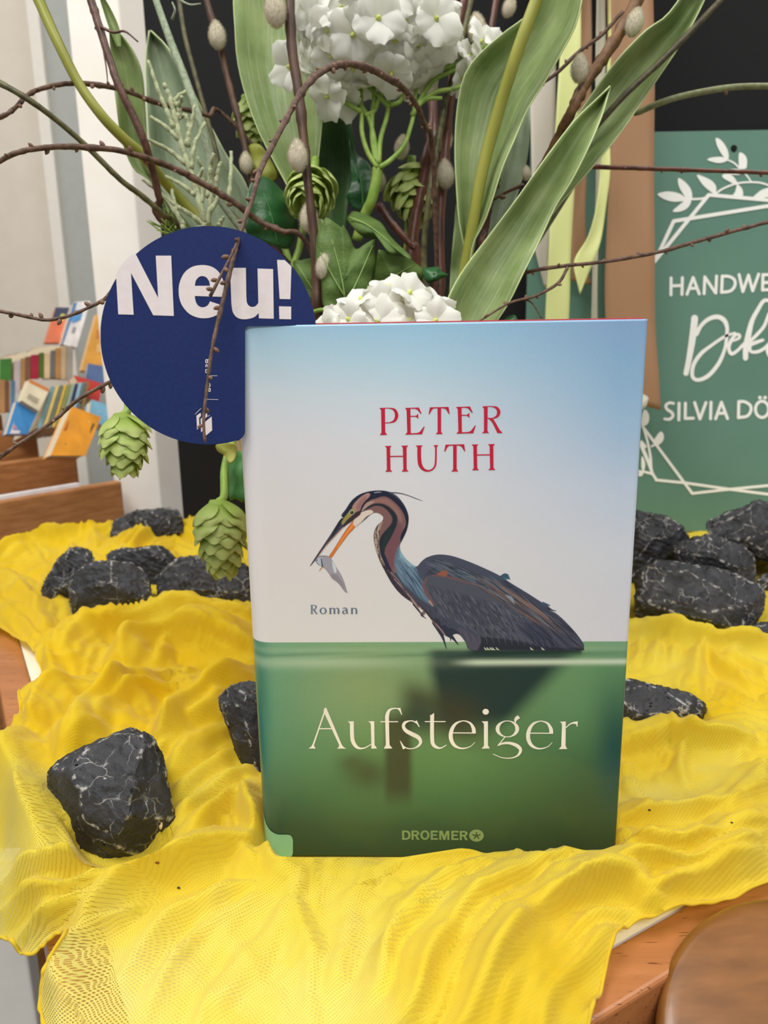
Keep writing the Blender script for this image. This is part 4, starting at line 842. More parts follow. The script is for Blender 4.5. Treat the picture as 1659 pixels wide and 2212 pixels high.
for ri, (h, wd, P) in enumerate(RID):
    h *= .00108; wd *= .001; big = h > .0122
    P3 = np.array([onz(x, y, h*.9)[:2] for x, y in cr(P, 3)]); n = len(P3); P3[:, 1] += LEAN*h*big
    L = np.concatenate([[0], np.cumsum(np.linalg.norm(np.diff(P3, axis=0), axis=1))])
    best = np.full(len(act), 9.); td = np.zeros(len(act)); sg = np.ones(len(act))
    m0 = (wx > P3[:, 0].min()-.09) & (wx < P3[:, 0].max()+.09) & (wy > P3[:, 1].min()-.09) & (wy < P3[:, 1].max()+.09); ii = np.where(m0)[0]; X_, Y_ = wx[ii], wy[ii]
    bb, tt, s2, vs = np.full(len(ii), 9.), np.zeros(len(ii)), np.ones(len(ii)), np.ones(len(ii))
    for i in range(n-1):
        a, d = P3[i], P3[i+1]-P3[i]; l2 = d@d+1e-12; t = np.clip(((X_-a[0])*d[0]+(Y_-a[1])*d[1])/l2, 0, 1); ex, ey = X_-a[0]-t*d[0], Y_-a[1]-t*d[1]; dd = np.hypot(ex, ey); q = dd < bb
        bb[q] = dd[q]; tt[q] = L[i]+t[q]*np.sqrt(l2); sg_ = np.sign(d[0]*ey-d[1]*ex); s2[q] = sg_[q]; ax_ = abs(d[0])/np.sqrt(l2); vs[q] = np.where(sg_*np.sign(d[0]) < 0, 1-.42*ax_, 1+.45*ax_)[q]
    e = np.clip(np.minimum(tt, L[-1]-tt)/(L[-1]*.28), 0, 1); env = (.62+.38*e*(2-e)) if big else .4+.6*e*(2-e)
    w1 = wd*(.95 if big else .72)*(1+.25*np.sin(tt*70+ri))*vs; prof_ = np.exp(-(bb/w1)**1.25*.8)
    hh = h*env*prof_*(1+.12*np.sin(tt*120+ri*2))
    hmax[ii] = np.maximum(hmax[ii], hh); lean_[ii] = np.maximum(lean_[ii], hh*big); hsum[ii] += hh
    k_ = np.exp(-(bb/(wd*2.2))**2)+1e-4*np.exp(-(bb/.04)**2)
    D = bb*s2
    cr_ = (1-4*np.abs(vnoise(D*140+ri*7, tt*7+ri*3, 20+ri)))*.0056*DEN_SHADE[ii]+(1-4*np.abs(vnoise(D*270+ri*9, tt*13+ri*3, 40+ri)))*.0022*DEN_SHADE[ii]+vnoise(D*800+ri*5, tt*60, 60+ri)*.0004
    cw[ii] += k_; crk[ii] += k_*cr_
Z = .72*hmax+.28*np.minimum(hsum, hmax*1.7)
Z += np.where(cw > 1e-6, crk/(cw+1e-6), 0)*np.clip(cw*40, 0, 1)
u_ = AX*.8+AY*.6; v_ = -AX*.6+AY*.8; gw = .02*vnoise(AX*14, AY*14, 6)
Z += .0025*(vnoise(AX*26, AY*26, 3)+.5)+.0012*(1-4*np.abs(vnoise((u_+gw)*60, (v_+gw)*16, 4)))+.0005*(1-4*np.abs(vnoise((v_+gw*2)*130, u_*40, 5)))+.0003*vnoise(AX*300, AY*240, 7)
Z += .0018
Z += (1-4*np.abs(vnoise((AX*.93-AY*.37+gw*1.5)*110, (AX*.37+AY*.93)*9, 91)))*.0013*np.clip((1850-np.abs(PXc-640)*2.4-np.abs(PYc-2030)*.0)/1000, 0, 1)*np.clip((PYc-1860)/60, 0, 1)
# flatten where the book stands
s_b = (AX-B0z[0])*BE[0]+(AY-B0z[1])*BE[1]; d_b = (AX-B0z[0])*BN[0]+(AY-B0z[1])*BN[1]
def sst(a, b, v): t = np.clip((v-a)/(b-a), 0, 1); return t*t*(3-2*t)
inb = sst(-.004, .001, s_b)*sst(BW+.004, BW-.001, s_b)*sst(-.0035, .0006, d_b)*sst(.045, .038, d_b)
Z = Z*(1-inb)+.0026*inb
# over the table edges
ul = OL0-(AX*DR[0]+AY*DR[1]); ur = OR0-(AX*DL[0]+AY*DL[1])
dropl = np.where(ul > 0, ul*.55+np.maximum(ul-.035, 0)*2.2, 0); dropr = np.where(ur > 0, ur*1.6, 0)
AY0 = AY; AY = AY-LEAN*lean_*(1-inb)*np.where((d_b < 0) & (d_b > -.012) | (d_b > .04), 1, 1); d_b = (AX-B0z[0])*BN[0]+(AY-B0z[1])*BN[1]
# the gauze lies low in front of the cover so that its lower edge shows
dq = AX[:, None]*_R+AY[:, None]*np.array([0, 1., 0]); Xp, _, _ = proj(np.stack([AX, AY, np.full(len(AX), .008)], 1))
yl = np.interp(Xp, [470, 548, 563, 572, 590, 600, 640, 870, 960, 1050, 1130, 1200, 1260, 1300, 1345, 1500], [1500, 1690, 1764, 1790, 1838, 1850, 1852, 1852, 1838, 1824, 1813, 1822, 1837, 1836, 1820, 1700])
rr = (Xp[:, None]-CX)/FPX*_R+(CY-yl[:, None])/FPX*_U+_F; zl = CAMH+rr[:, 2]*AY/rr[:, 1]
fr = (d_b < .004) & (d_b > -.16) & (Xp > 470) & (Xp < 1500) & (s_b > -.02) & (s_b < BW+.012)
soft = np.minimum(Z, zl+.0001); Z = np.where(fr, soft, Z)
yl = np.interp(Xp, [80, 100, 112, 150, 172, 190, 225, 250, 300, 350, 374, 400], [1600, 1690, 1722, 1795, 1842, 1864, 1876, 1870, 1856, 1838, 1818, 1700])
rr = (Xp[:, None]-CX)/FPX*_R+(CY-yl[:, None])/FPX*_U+_F; zl = CAMH+rr[:, 2]*AY/rr[:, 1]; fr = (Xp > 95) & (Xp < 385) & (AY < .283)
Z = np.where(fr, np.minimum(Z, zl), Z)
Z = np.maximum(Z, .0022)-dropl-dropr
for fn in ('stone_press',): pass
FULLZ = np.full(QX.size, np.nan); FULLZ[act] = Z; qy[act] = AY; FULLD = np.zeros(QX.size); FULLD[act] = DEN_SHADE
def cloth_z(x, y):
    i = np.clip(np.searchsorted(gys, y), 1, len(gys)-1); j = int(round((x-gxs[0])/.00145)); v = FULLZ.reshape(QX.shape)[max(0, i-2):i+2, max(0, j-2):j+2]
    v = v[~np.isnan(v)]; return float(v.mean()) if len(v) else 0.0
ok = grow; q4 = ok[:-1, :-1] & ok[1:, :-1] & ok[:-1, 1:] & ok[1:, 1:]; fi = np.argwhere(q4); W_ = len(gxs)
quads = np.stack([fi[:, 0]*W_+fi[:, 1], fi[:, 0]*W_+fi[:, 1]+1, (fi[:, 0]+1)*W_+fi[:, 1]+1, (fi[:, 0]+1)*W_+fi[:, 1]], 1)
used, inv = np.unique(quads, return_inverse=True); quads = inv.reshape(-1, 4)
CV = np.stack([qx[used], qy[used], FULLZ[used]], 1)
# thread direction: plan position sheared by the folds
tu = CV[:, 0]+.9*CV[:, 2]+.010*vnoise(CV[:, 0]*18, CV[:, 1]*18, 8); tv = CV[:, 1]+.9*CV[:, 2]+.010*vnoise(CV[:, 0]*18+40, CV[:, 1]*18, 9)
ca, sa = math.cos(.62), math.sin(.62); UV = np.stack([tu*ca+tv*sa, -tu*sa+tv*ca], 1)
GZ = NT('yellow_gauze')
uv = GZ.n('ShaderNodeUVMap'); uv.uv_map = 'UVMap'; sx = GZ.n('ShaderNodeSeparateXYZ'); GZ.l(uv.outputs[0], sx.inputs[0])
ob = GZ.coord('Object', (1, 1, 1)); wn = GZ.noise(ob, 170, 3); wn2 = GZ.noise(ob, 150, 3, .5, .5)
TH = 2*math.pi/.00104
pu = GZ.math('SINE', GZ.math('MULTIPLY', GZ.math('ADD', sx.outputs[0], GZ.math('MULTIPLY', wn, .0009)), TH)); pv = GZ.math('SINE', GZ.math('MULTIPLY', GZ.math('ADD', sx.outputs[1], GZ.math('MULTIPLY', wn2, .0009)), TH))
thr = GZ.math('MAXIMUM', pu, pv)                                 # 1 on a thread, towards -1 in a hole
va = GZ.n('ShaderNodeVertexColor'); va.layer_name = 'Col'; dsx = GZ.n('ShaderNodeSeparateColor'); GZ.l(va.outputs[0], dsx.inputs[0]); dens_shade = GZ.math('ADD', dsx.outputs[0], GZ.math('MULTIPLY', GZ.math('SUBTRACT', GZ.noise(ob, 30, 3), .5), .5)); open_ = GZ.n('ShaderNodeMapRange'); GZ.l(dens_shade, open_.inputs['Value']); open_.inputs['From Min'].default_value = 0; open_.inputs['From Max'].default_value = .9; open_.inputs['To Min'].default_value = .22; open_.inputs['To Max'].default_value = -1.1
hole = GZ.n('ShaderNodeMapRange', interpolation_type='SMOOTHSTEP'); GZ.l(GZ.math('SUBTRACT', thr, open_.outputs[0]), hole.inputs['Value']); hole.inputs['From Min'].default_value = -.3; hole.inputs['From Max'].default_value = .25; hole.inputs['To Min'].default_value = 0; hole.inputs['To Max'].default_value = 1
cn = GZ.math('ADD', dens_shade, GZ.math('MULTIPLY', GZ.math('SUBTRACT', GZ.noise(ob, 120, 5), .5), .25)); crp = GZ.ramp(cn, [(0, (244, 234, 130)), (.45, (241, 222, 78)), (1, (235, 202, 34))])  # deeper yellow where gathered: real density plus shade painted into the folds
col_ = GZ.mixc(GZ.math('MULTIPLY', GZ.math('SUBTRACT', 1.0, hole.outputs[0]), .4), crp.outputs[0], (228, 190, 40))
GZ.l(col_, GZ.b.inputs['Base Color']); GZ.b.inputs['Roughness'].default_value = .85; GZ.b.inputs['Specular IOR Level'].default_value = .15; GZ.b.inputs['Sheen Weight'].default_value = .15
GZ.bump(thr, .22, .0003)
tl_ = GZ.translucent(.38, col_)
tp = GZ.n('ShaderNodeBsdfTransparent'); mx = GZ.n('ShaderNodeMixShader'); keep_ = GZ.math('MULTIPLY_ADD', dens_shade, .72, .28); al = GZ.math('MAXIMUM', hole.outputs[0], keep_)
GZ.l(al, mx.inputs[0]); GZ.l(tp.outputs[0], mx.inputs[1]); GZ.l(tl_.outputs[0], mx.inputs[2]); GZ.l(mx.outputs[0], GZ.out.inputs[0])
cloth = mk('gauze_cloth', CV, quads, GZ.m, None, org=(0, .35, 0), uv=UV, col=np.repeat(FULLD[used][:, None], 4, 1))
tag(cloth, 'crinkled bright yellow gauze cloth spread in folds over the table', 'cloth')

hb = cr(CB, 4, True); hz_ = []; AXY = np.stack([AX, AY0], 1)
for i, p in enumerate(cbp):
    px_, py_ = hb[i]; j = np.argmin(((AXY-p)**2).sum(1)); hz_.append((p[0], AY[j], Z[j]))
hz_ = np.array(hz_); sel = [i for i in range(len(hb)) if hb[i][1] > 1330 and -140 < hb[i][0] < 1860 and hb[i][1] < 2500]
runs = []; 
for i in sel:
    if runs and i == runs[-1][-1]+1: runs[-1].append(i)
    else: runs.append([i])
for rn in runs:
    if len(rn) < 4: continue
    H_ = cr(hz_[rn], 3)+np.array([0, 0, .0003]); V, Fc = tube(H_, .00065+.00018*np.sin(np.arange(len(H_))*.7)*np.sin(np.arange(len(H_))*.13), 6); mk('rolled_hem', V, Fc, GZ.m, cloth, uv=np.stack([np.arange(len(V))*.0004, np.zeros(len(V))], 1), col=np.full((len(V), 4), .8))

# ================================================================== STONES
def rock_mat():
    t = NT('slate_stone'); v = t.coord('Object', (1, 1, 1)); oi = t.n('ShaderNodeObjectInfo'); off = t.n('ShaderNodeVectorMath', operation='ADD'); t.l(v, off.inputs[0])
    rv = t.n('ShaderNodeVectorMath', operation='SCALE'); rv.inputs[0].default_value = (3.1, 1.7, 2.3); t.l(oi.outputs['Random'], rv.inputs['Scale']); t.l(rv.outputs[0], off.inputs[1]); v = off.outputs[0]
    n = t.noise(v, 55, 6, .65); base = t.ramp(n, [(.3, (31, 32, 36)), (.55, (49, 50, 54)), (.75, (74, 74, 78))])
    wob = t.n('ShaderNodeVectorMath', operation='ADD'); nz = t.n('ShaderNodeTexNoise'); nz.inputs['Scale'].default_value = 70; nz.inputs['Detail'].default_value = 5; t.l(v, nz.inputs['Vector'])
    sc = t.n('ShaderNodeVectorMath', operation='SCALE'); sc.inputs['Scale'].default_value = .016; t.l(nz.outputs['Color'], sc.inputs[0]); t.l(v, wob.inputs[0]); t.l(sc.outputs[0], wob.inputs[1])
    vo = t.n('ShaderNodeTexVoronoi', feature='DISTANCE_TO_EDGE'); vo.inputs['Scale'].default_value = 75; t.l(wob.outputs[0], vo.inputs['Vector'])
    vein = t.ramp(vo.outputs['Distance'], [(.0, (255, 255, 255)), (.014, (150, 150, 150)), (.032, (0, 0, 0))]); msk = t.ramp(t.noise(v, 60, 3), [(.47, (0, 0, 0)), (.62, (255, 255, 255))])
    at_ = t.n('ShaderNodeVertexColor'); at_.layer_name = 'Col'; wr = t.ramp(t.noise(v, 260, 5), [(.50, (0, 0, 0)), (.60, (255, 255, 255))])
    spk = t.ramp(t.noise(v, 420, 2), [(.68, (0, 0, 0)), (.74, (255, 255, 255))])
    f = t.math('MAXIMUM', t.math('MULTIPLY', vein.outputs[0], msk.outputs[0]), t.math('MULTIPLY', at_.outputs[0], wr.outputs[0])); f = t.math('MAXIMUM', f, t.math('MULTIPLY', spk.outputs[0], t.math('MULTIPLY', msk.outputs[0], .7)))
    c = t.mixc(t.math('MULTIPLY', f, .75), base.outputs[0], (206, 202, 194)); t.l(c, t.b.inputs['Base Color']); t.b.inputs['Roughness'].default_value = .55; t.b.inputs['Specular IOR Level'].default_value = .4
    b1 = t.bump(t.noise(v, 130, 6, .7), .55, .0022); t.bump(t.noise(v, 700, 4), .3, .0006, b1); return t.m
ROCK = rock_mat()
def stone(label, outline, base, front=(), thick=.045, sink=0.003, amp=.0016, group=None, dd=0.0, seed=0, back=.8):
    b = onz(base[0], base[1], .004-sink); d0 = proj(b)[2]+dd; O = np.asarray(outline, float); c = O.mean(0); O = c+(O-c)*1.035
    P = [at(x, y, d0+.004*math.sin(i*1.7)) for i, (x, y) in enumerate(O)]
    P += [at(x, y, d0+g*.001) for x, y, g in front]
    P += [at(c[0]+(x-c[0])*.93, c[1]+(y-c[1])*.93, d0+thick*.45) for x, y in O[::2]]+[at(c[0]+(x-c[0])*back, c[1]+(y-c[1])*back, d0+thick) for x, y in O[1::2]]
    bm = bmesh.new(); vs = [bm.verts.new(tuple(p)) for p in P]; r = bmesh.ops.convex_hull(bm, input=vs)
    bmesh.ops.delete(bm, geom=[g for g in set(r['geom_interior']+r['geom_unused']) if isinstance(g, bmesh.types.BMVert)], context='VERTS')
    rc_ = random.Random(seed+50); ctr = sum((v.co for v in bm.verts), Vector())/len(bm.verts)
    for q in range(16):                      # chips knocked off the corners
        dv = Vector((rc_.gauss(0, 1), rc_.gauss(0, 1), rc_.gauss(0, 1))).normalized(); mx_ = max((v.co-ctr).dot(dv) for v in bm.verts)
        g = bmesh.ops.bisect_plane(bm, geom=bm.verts[:]+bm.edges[:]+bm.faces[:], plane_co=ctr+dv*mx_*rc_.uniform(.90, .97), plane_no=dv, clear_outer=True)
        eg = [e for e in g['geom_cut'] if isinstance(e, bmesh.types.BMEdge)]
        if len(eg) > 2: bmesh.ops.contextual_create(bm, geom=eg)
    bmesh.ops.dissolve_limit(bm, angle_limit=.06, verts=bm.verts, edges=bm.edges); bmesh.ops.triangulate(bm, faces=bm.faces)
    sharp = [(e.verts[0].co.copy(), e.verts[1].co.copy()) for e in bm.edges if len(e.link_faces) == 2 and e.calc_face_angle(0) > .30]
    size = max((v.co-bm.verts[0].co).length for v in bm.verts) if hasattr(bm.verts, 'ensure_lookup_table') and not bm.verts.ensure_lookup_table() else .08
    tgt = max(.0010, size/75)
    for _ in range(8):
        L = [e for e in bm.edges if e.calc_length() > tgt*1.5]
        if not L: break
        bmesh.ops.subdivide_edges(bm, edges=L, cuts=1); bmesh.ops.triangulate(bm, faces=[f for f in bm.faces if len(f.verts) > 3])
    bm.normal_update(); sd = Vector((seed*.37, seed*.71, seed*.13)); mv = {}
    A = np.array([[*a] for a, b_ in sharp]); Bq = np.array([[*b_] for a, b_ in sharp]); D = Bq-A; l2 = (D**2).sum(1)+1e-12; wear = []
    for v in bm.verts:
        p = v.co; q = np.array(p)-A; t = np.clip((q*D).sum(1)/l2, 0, 1); de = np.sqrt(((q-D*t[:, None])**2).sum(1).min()); wear.append(max(0, 1-de/max(.0007, tgt*.8)))
        pw = (p+sd); st = pw.dot(Vector((.5, .3, .81)))*260+noise.noise(pw*40)*3; h = noise.noise(pw*60)*amp*.9-abs(noise.noise(pw*110))*amp*1.3+noise.noise(pw*380)*amp*.35+((st % 1.0)**3)*amp*.45
        if de < tgt*.7: h -= amp*.15
        mv[v] = v.normal*h
    for v, m_ in mv.items(): v.co += m_
    zmin = min(v.co.z for v in bm.verts); cc = sum((v.co for v in bm.verts), Vector())/len(bm.verts)
    o = bme('stone', bm, ROCK, None, (cc.x, cc.y, zmin), True); a = o.data.color_attributes.new('Col', 'FLOAT_COLOR', 'POINT'); a.data.foreach_set('color', np.repeat(np.array(wear)[:, None], 4, 1).ravel())
    return tag(o, label, 'stone', group)
GS = 'dark grey stones on the yellow cloth'
s1 = stone('large dark grey stone on the yellow gauze left of the book, nearest the camera', [(106, 1660), (118, 1648), (170, 1628), (240, 1590), (280, 1568), (300, 1570), (330, 1590), (352, 1625), (355, 1680), (362, 1720), (374, 1765), (365, 1815), (350, 1832), (300, 1850), (250, 1865), (225, 1872), (190, 1860), (172, 1840), (150, 1790), (112, 1715), (107, 1690)], (235, 1868),
      [(165, 1660, -10), (172, 1700, -14), (180, 1775, -16), (210, 1822, -14), (278, 1592, -5), (288, 1640, -10), (298, 1700, -15), (288, 1775, -19), (262, 1815, -18), (222, 1862, -7), (352, 1790, -5), (300, 1840, -8)], .05, .002, .0011, GS, dd=.012, seed=1)
from mathutils.bvhtree import BVHTree
bv = BVHTree.FromPolygons([tuple(v.co+s1.location) for v in s1.data.vertices], [tuple(p.vertices) for p in s1.data.polygons]); rd = ray(347, 1782); ht = bv.ray_cast(Vector(CAM), Vector(rd).normalized())[0]
pc = np.array(ht) if ht is not None else at(347, 1782, .3)
bvc = BVHTree.FromPolygons([tuple(v) for v in CV], [tuple(int(i) for i in q) for q in quads[:]])
def on_cloth(x, y): h = bvc.ray_cast(Vector(CAM), Vector(ray(x, y)).normalized())[0]; return np.array(h) if h is not None else onz(x, y, .006)
th = np.linspace(0, 2*math.pi, 13)[:-1]
mb = MB(); V = []; Fc = []
for r_, h_ in ((1, 0), (.8, .0006), (.35, .0009)): V += [pc+(-ray(347, 1782)/np.linalg.norm(ray(347, 1782)))*h_+_R*math.cos(a)*.0009*r_+_U*math.sin(a)*.0020*r_ for a in th]
Fc = [(i*12+j, i*12+(j+1) % 12, (i+1)*12+(j+1) % 12, (i+1)*12+j) for i in range(2) for j in range(12)]+[tuple(range(24, 36))]
ch = mk('pale_chip', V, Fc, mat('chip', (226, 212, 190), (206, 184, 156), rough=.6, scale=900), s1); ch['label'] = 'pale oval chip on the dark stone'
stone('dark stone half hidden behind the left edge of the book', [(472, 1505), (500, 1480), (540, 1472), (575, 1480), (600, 1560), (600, 1690), (575, 1725), (556, 1724), (542, 1700), (530, 1650), (515, 1600), (490, 1560), (478, 1530)], (555, 1715), [(520, 1510, -6), (535, 1580, -7), (552, 1660, -6)], .04, 0, .0012, GS, dd=.018, seed=2)
stone('wedge shaped dark stone poking out right of the book', [(1310, 1480), (1350, 1470), (1420, 1478), (1490, 1500), (1533, 1525), (1520, 1545), (1515, 1562), (1500, 1582), (1470, 1577), (1400, 1595), (1350, 1608), (1310, 1612)], (1420, 1600), [(1512, 1532, -8), (1478, 1568, -8), (1380, 1545, -10)], .05, 0, .0013, GS, dd=.012, seed=3)
stone('biggest flat veined stone of the heap in front of the green sign', [(1362, 1245), (1395, 1225), (1420, 1212), (1450, 1212), (1550, 1230), (1630, 1255), (1652, 1285), (1648, 1320), (1630, 1350), (1605, 1374), (1560, 1378), (1500, 1372), (1400, 1355), (1372, 1325), (1365, 1290)], (1560, 1385), [(1612, 1306, -12), (1605, 1366, -12), (1450, 1245, -6), (1400, 1300, -12), (1500, 1330, -16)], .07, 0, .0018, GS, dd=.02, seed=4)
stone('stone wedged between the biggest stone and the top stone of the heap', [(1446, 1196), (1466, 1172), (1500, 1158), (1535, 1156), (1580, 1170), (1628, 1198), (1632, 1240), (1620, 1275), (1500, 1260), (1468, 1235)], (1540, 1300), [(1530, 1200, -8), (1590, 1225, -8)], .06, 0, .002, GS, seed=5, dd=.015)
stone('stone at the left end of the heap beside the book cover', [(1330, 1115), (1370, 1105), (1430, 1113), (1474, 1138), (1490, 1165), (1478, 1190), (1450, 1212), (1420, 1220), (1405, 1262), (1360, 1275), (1330, 1275)], (1370, 1285), [(1410, 1162, -10), (1445, 1160, -10), (1420, 1200, -8)], .06, 0, .002, GS, seed=6, dd=.03)
stone('topmost stone of the heap, leaning at the sign on the right', [(1525, 1125), (1560, 1112), (1610, 1095), (1640, 1082), (1700, 1085), (1760, 1120), (1760, 1190), (1700, 1222), (1630, 1208), (1590, 1187), (1540, 1167), (1527, 1140)], (1650, 1290), [(1600, 1112, -8), (1610, 1165, -10), (1680, 1140, -10)], .07, 0, .002, GS, seed=7, dd=.03)
stone('small stone cut by the right frame edge below the biggest stone', [(1612, 1362), (1640, 1345), (1680, 1340), (1730, 1360), (1730, 1405), (1660, 1398), (1605, 1384)], (1650, 1400), [(1660, 1365, -6)], .04, 0, .0014, GS, seed=8, dd=.012)
stone('small grey stone at the right frame edge behind the biggest stone', [(1634, 1252), (1655, 1240), (1700, 1238), (1740, 1250), (1740, 1290), (1690, 1290), (1645, 1275)], (1680, 1300), [(1670, 1255, -5)], .04, 0, .0014, GS, seed=9, dd=.02)
stone('leftmost stone of the row on the left, narrow and upright', [(88, 1275), (100, 1250), (125, 1210), (150, 1185), (175, 1178), (195, 1190), (203, 1215), (195, 1250), (175, 1290), (150, 1307), (105, 1307), (90, 1292)], (130, 1312), [(140, 1215, -6), (150, 1255, -9), (120, 1280, -7)], .05, 0, .002, GS, seed=10, dd=.015)
stone('stone with a pale band at the front of the left row', [(150, 1270), (165, 1240), (190, 1215), (240, 1212), (290, 1220), (315, 1235), (325, 1270), (326, 1302), (310, 1322), (260, 1322), (190, 1328), (158, 1336), (152, 1300)], (235, 1342), [(188, 1268, -10), (240, 1262, -12), (305, 1290, -10), (165, 1285, -8), (290, 1245, -4)], .05, 0, .0016, GS, seed=11, dd=.012)
stone('smooth stone at the back of the left row, between its neighbours', [(232, 1200), (245, 1186), (290, 1190), (320, 1184), (350, 1180), (375, 1200), (386, 1222), (370, 1260), (320, 1285), (240, 1250)], (310, 1296), [(300, 1215, -5), (340, 1205, -5)], .05, 0, .0018, GS, seed=12, dd=.04)
stone('stone of the left row that touches the book, under the hop cone', [(335, 1250), (355, 1225), (390, 1205), (440, 1200), (520, 1215), (560, 1240), (560, 1300), (520, 1322), (430, 1314), (355, 1318), (345, 1290)], (440, 1324), [(395, 1272, -10), (470, 1278, -10), (450, 1238, -3), (520, 1280, -7)], .05, 0, .0018, GS, seed=13, dd=.012)
stone('flat grey stone farthest back on the left before the white post', [(235, 1168), (250, 1125), (290, 1105), (340, 1098), (392, 1104), (400, 1150), (370, 1150), (300, 1178), (270, 1180)], (300, 1180), [(300, 1125, -8), (350, 1118, -8)], .045, 0, .0024, GS, seed=14, dd=.015)

# ================================================================== WOODEN BOOK BROWSER AND ITS BOOKS
DB = np.array([.65, .76, 0]); DB /= np.linalg.norm(DB); DP = np.array([-DB[1], DB[0], 0])
BO = onp(257, 1040, (0, 1.095, 0), np.array([0, 1., 0])); BO[2] = 0
def onbin(x, y, w_): return onp(x, y, BO+DP*w_, DP)
brw = thing('book_browser', BO-DB*.25+DP*.25+np.array([0, 0, FLOOR_Z]), 'wooden stepped browser box full of picture books at the back left', 'book browser')
BWD = mat('browser_wood', (158, 104, 58), (182, 126, 76), scale=30, stretch=(1, 1, 6), rough=.5, bump=.05)
tiers = [(0.0, (100, 1064)), (.125, (100, 986)), (.25, (100, 921)), (.375, (12, 893))]
tops = [onbin(p[0], p[1], w_)[2] for w_, p in tiers]
for (w_, p), zt in zip(tiers, tops):
    h = .17; bevel(slab('front_board', BO+DP*w_-DB*.27+np.array([0, 0, zt-h/2]), (DB, DP, XYZ[2]), (.27, .008, h/2), BWD, None, brw), .003)
    slab('shelf', BO+DP*(w_+.062)-DB*.27+np.array([0, 0, zt-h+.006]), (DB, DP, XYZ[2]), (.27, .06, .006), BWD, None, brw)
for i, zt in enumerate(tops[:3]): slab('side_board', BO+DP*(i*.125+.0665)-DB*.008+np.array([0, 0, zt-.10]), (DB, DP, XYZ[2]), (.008, .054, .075), BWD, None, brw)
slab('cabinet_base', BO+DP*.25-DB*.27+np.array([0, 0, (FLOOR_Z+tops[0]-.17)/2]), (DB, DP, XYZ[2]), (.26, .24, (tops[0]-.171-FLOOR_Z)/2), BWD, None, brw)
mb = MB(); mb.box(onbin(40, 1073, .004)+np.array([0, 0, .003]), (DB, DP, XYZ[2]), (.085, .004, .0025)); o = mb.mk('label_strip', mat('strip_white', (226, 224, 226)), brw); o['label'] = 'white label strip on the front board'
PAGES = mat('book_pages', (206, 190, 160), (220, 206, 178), rough=.8, scale=300)
KC = .1718
def cbook(label, quad, w_, lean, thick, col, patches=(), pages=True, ext=None):
    """quad tl,tr,br,bl in crop pixels of the bin view; cover in front, pages and back cover behind it"""
    q = [(x*KC, 620+y*KC) for x, y in quad]
    P = [onbin(q[0][0], q[0][1], w_+lean), onbin(q[1][0], q[1][1], w_+lean), onbin(q[2][0], q[2][1], w_), onbin(q[3][0], q[3][1], w_)]
    n = np.cross(P[1]-P[0], P[3]-P[0]); n /= np.linalg.norm(n); n = n if n[1] > 0 else -n
    base = (P[2]+P[3])/2+n*thick/2; b = thing('picture_book', base, label, 'book', 'picture books in the browser')
    def prism(a, d0, d1, sh): 
        c = sum(a)/4; A = [c+(p-c)*sh for p in a]; mb = MB(); mb.add([p+n*d0 for p in A]+[p+n*d1 for p in A], [(0, 1, 2, 3), (7, 6, 5, 4), (0, 4, 5, 1), (1, 5, 6, 2), (2, 6, 7, 3), (3, 7, 4, 0)]); return mb
    cmt = mat('cover_'+label[:12].replace(' ', '_'), col, tuple(min(255, c*1.12) for c in col), rough=.35, scale=30)
    prism(P, 0, .0018, 1).mk('front_cover', cmt, b); prism(P, thick-.0018, thick, 1).mk('back_cover', cmt, b); prism(P, .0018, thick-.0018, .965).mk('page_block', PAGES, b)
    for i, (a, c) in enumerate(patches):
        def uv(u, v): return (P[0]*(1-u)+P[1]*u)*(1-v)+(P[3]*(1-u)+P[2]*u)*v-n*.0004
        poly_ = [uv(u, v) for u, v in a]; mk('cover_picture', poly_, [tuple(range(len(poly_)))], mat('cover_picture', c, rough=.4), b, smooth=False)
    return b
def rc(a, b, c, d): return [(a, b), (c, b), (c, d), (a, d)]
cbook('orange and navy picture book leaning at the very back', [(700, 255), (890, 260), (760, 700), (560, 700)], .46, .03, .008, (206, 112, 78), [(rc(0, 0, 1, .34), (60, 66, 92)), ([(.5, .18), (.75, .2), (.8, .36), (.6, .4), (.45, .3)], (196, 196, 70))])
cbook('tall white and blue picture book leaning beside the orange and navy one', [(930, 190), (1135, 175), (965, 760), (770, 720)], .44, .03, .02, (222, 220, 220), [([(0, .02), (.2, .02), (.1, 1), (0, 1)], (62, 120, 178)), ([(.2, .2), (.7, .18), (.75, .42), (.3, .5), (.1, .4)], (88, 150, 206)), (rc(.4, .58, .6, .72), (150, 146, 150))])
cbook('tall mottled orange picture book against the white post', [(1215, 340), (1420, 330), (1330, 1080), (1020, 1050)], .40, .03, .012, (228, 166, 74), [([(.2, .3), (.5, .26), (.55, .42), (.3, .45)], (206, 132, 60)), ([(.4, .55), (.7, .5), (.72, .66), (.45, .68)], (240, 190, 120))])
cbook('slate blue picture book in front of the mottled orange one', [(1110, 960), (1330, 1000), (1360, 1300), (1065, 1230)], .33, .02, .01, (88, 112, 156))
strips = [('green', 0, 150, 905, 1180, (64, 122, 58)), ('lilac grey', 185, 258, 930, 1330, (196, 186, 192)), ('tan', 262, 318, 900, 1300, (178, 138, 92)), ('brown', 322, 388, 880, 1180, (128, 92, 70)), ('crimson', 394, 488, 855, 1160, (168, 44, 66)), ('moss green', 494, 552, 830, 1140, (84, 112, 46)), ('cream', 560, 632, 840, 1150, (222, 196, 156)), ('steel grey', 640, 692, 800, 1140, (112, 116, 120)), ('ochre', 700, 762, 770, 1150, (188, 140, 86)), ('sand', 768, 832, 755, 1160, (204, 176, 140)), ('dove grey', 838, 920, 745, 1180, (168, 160, 150))]
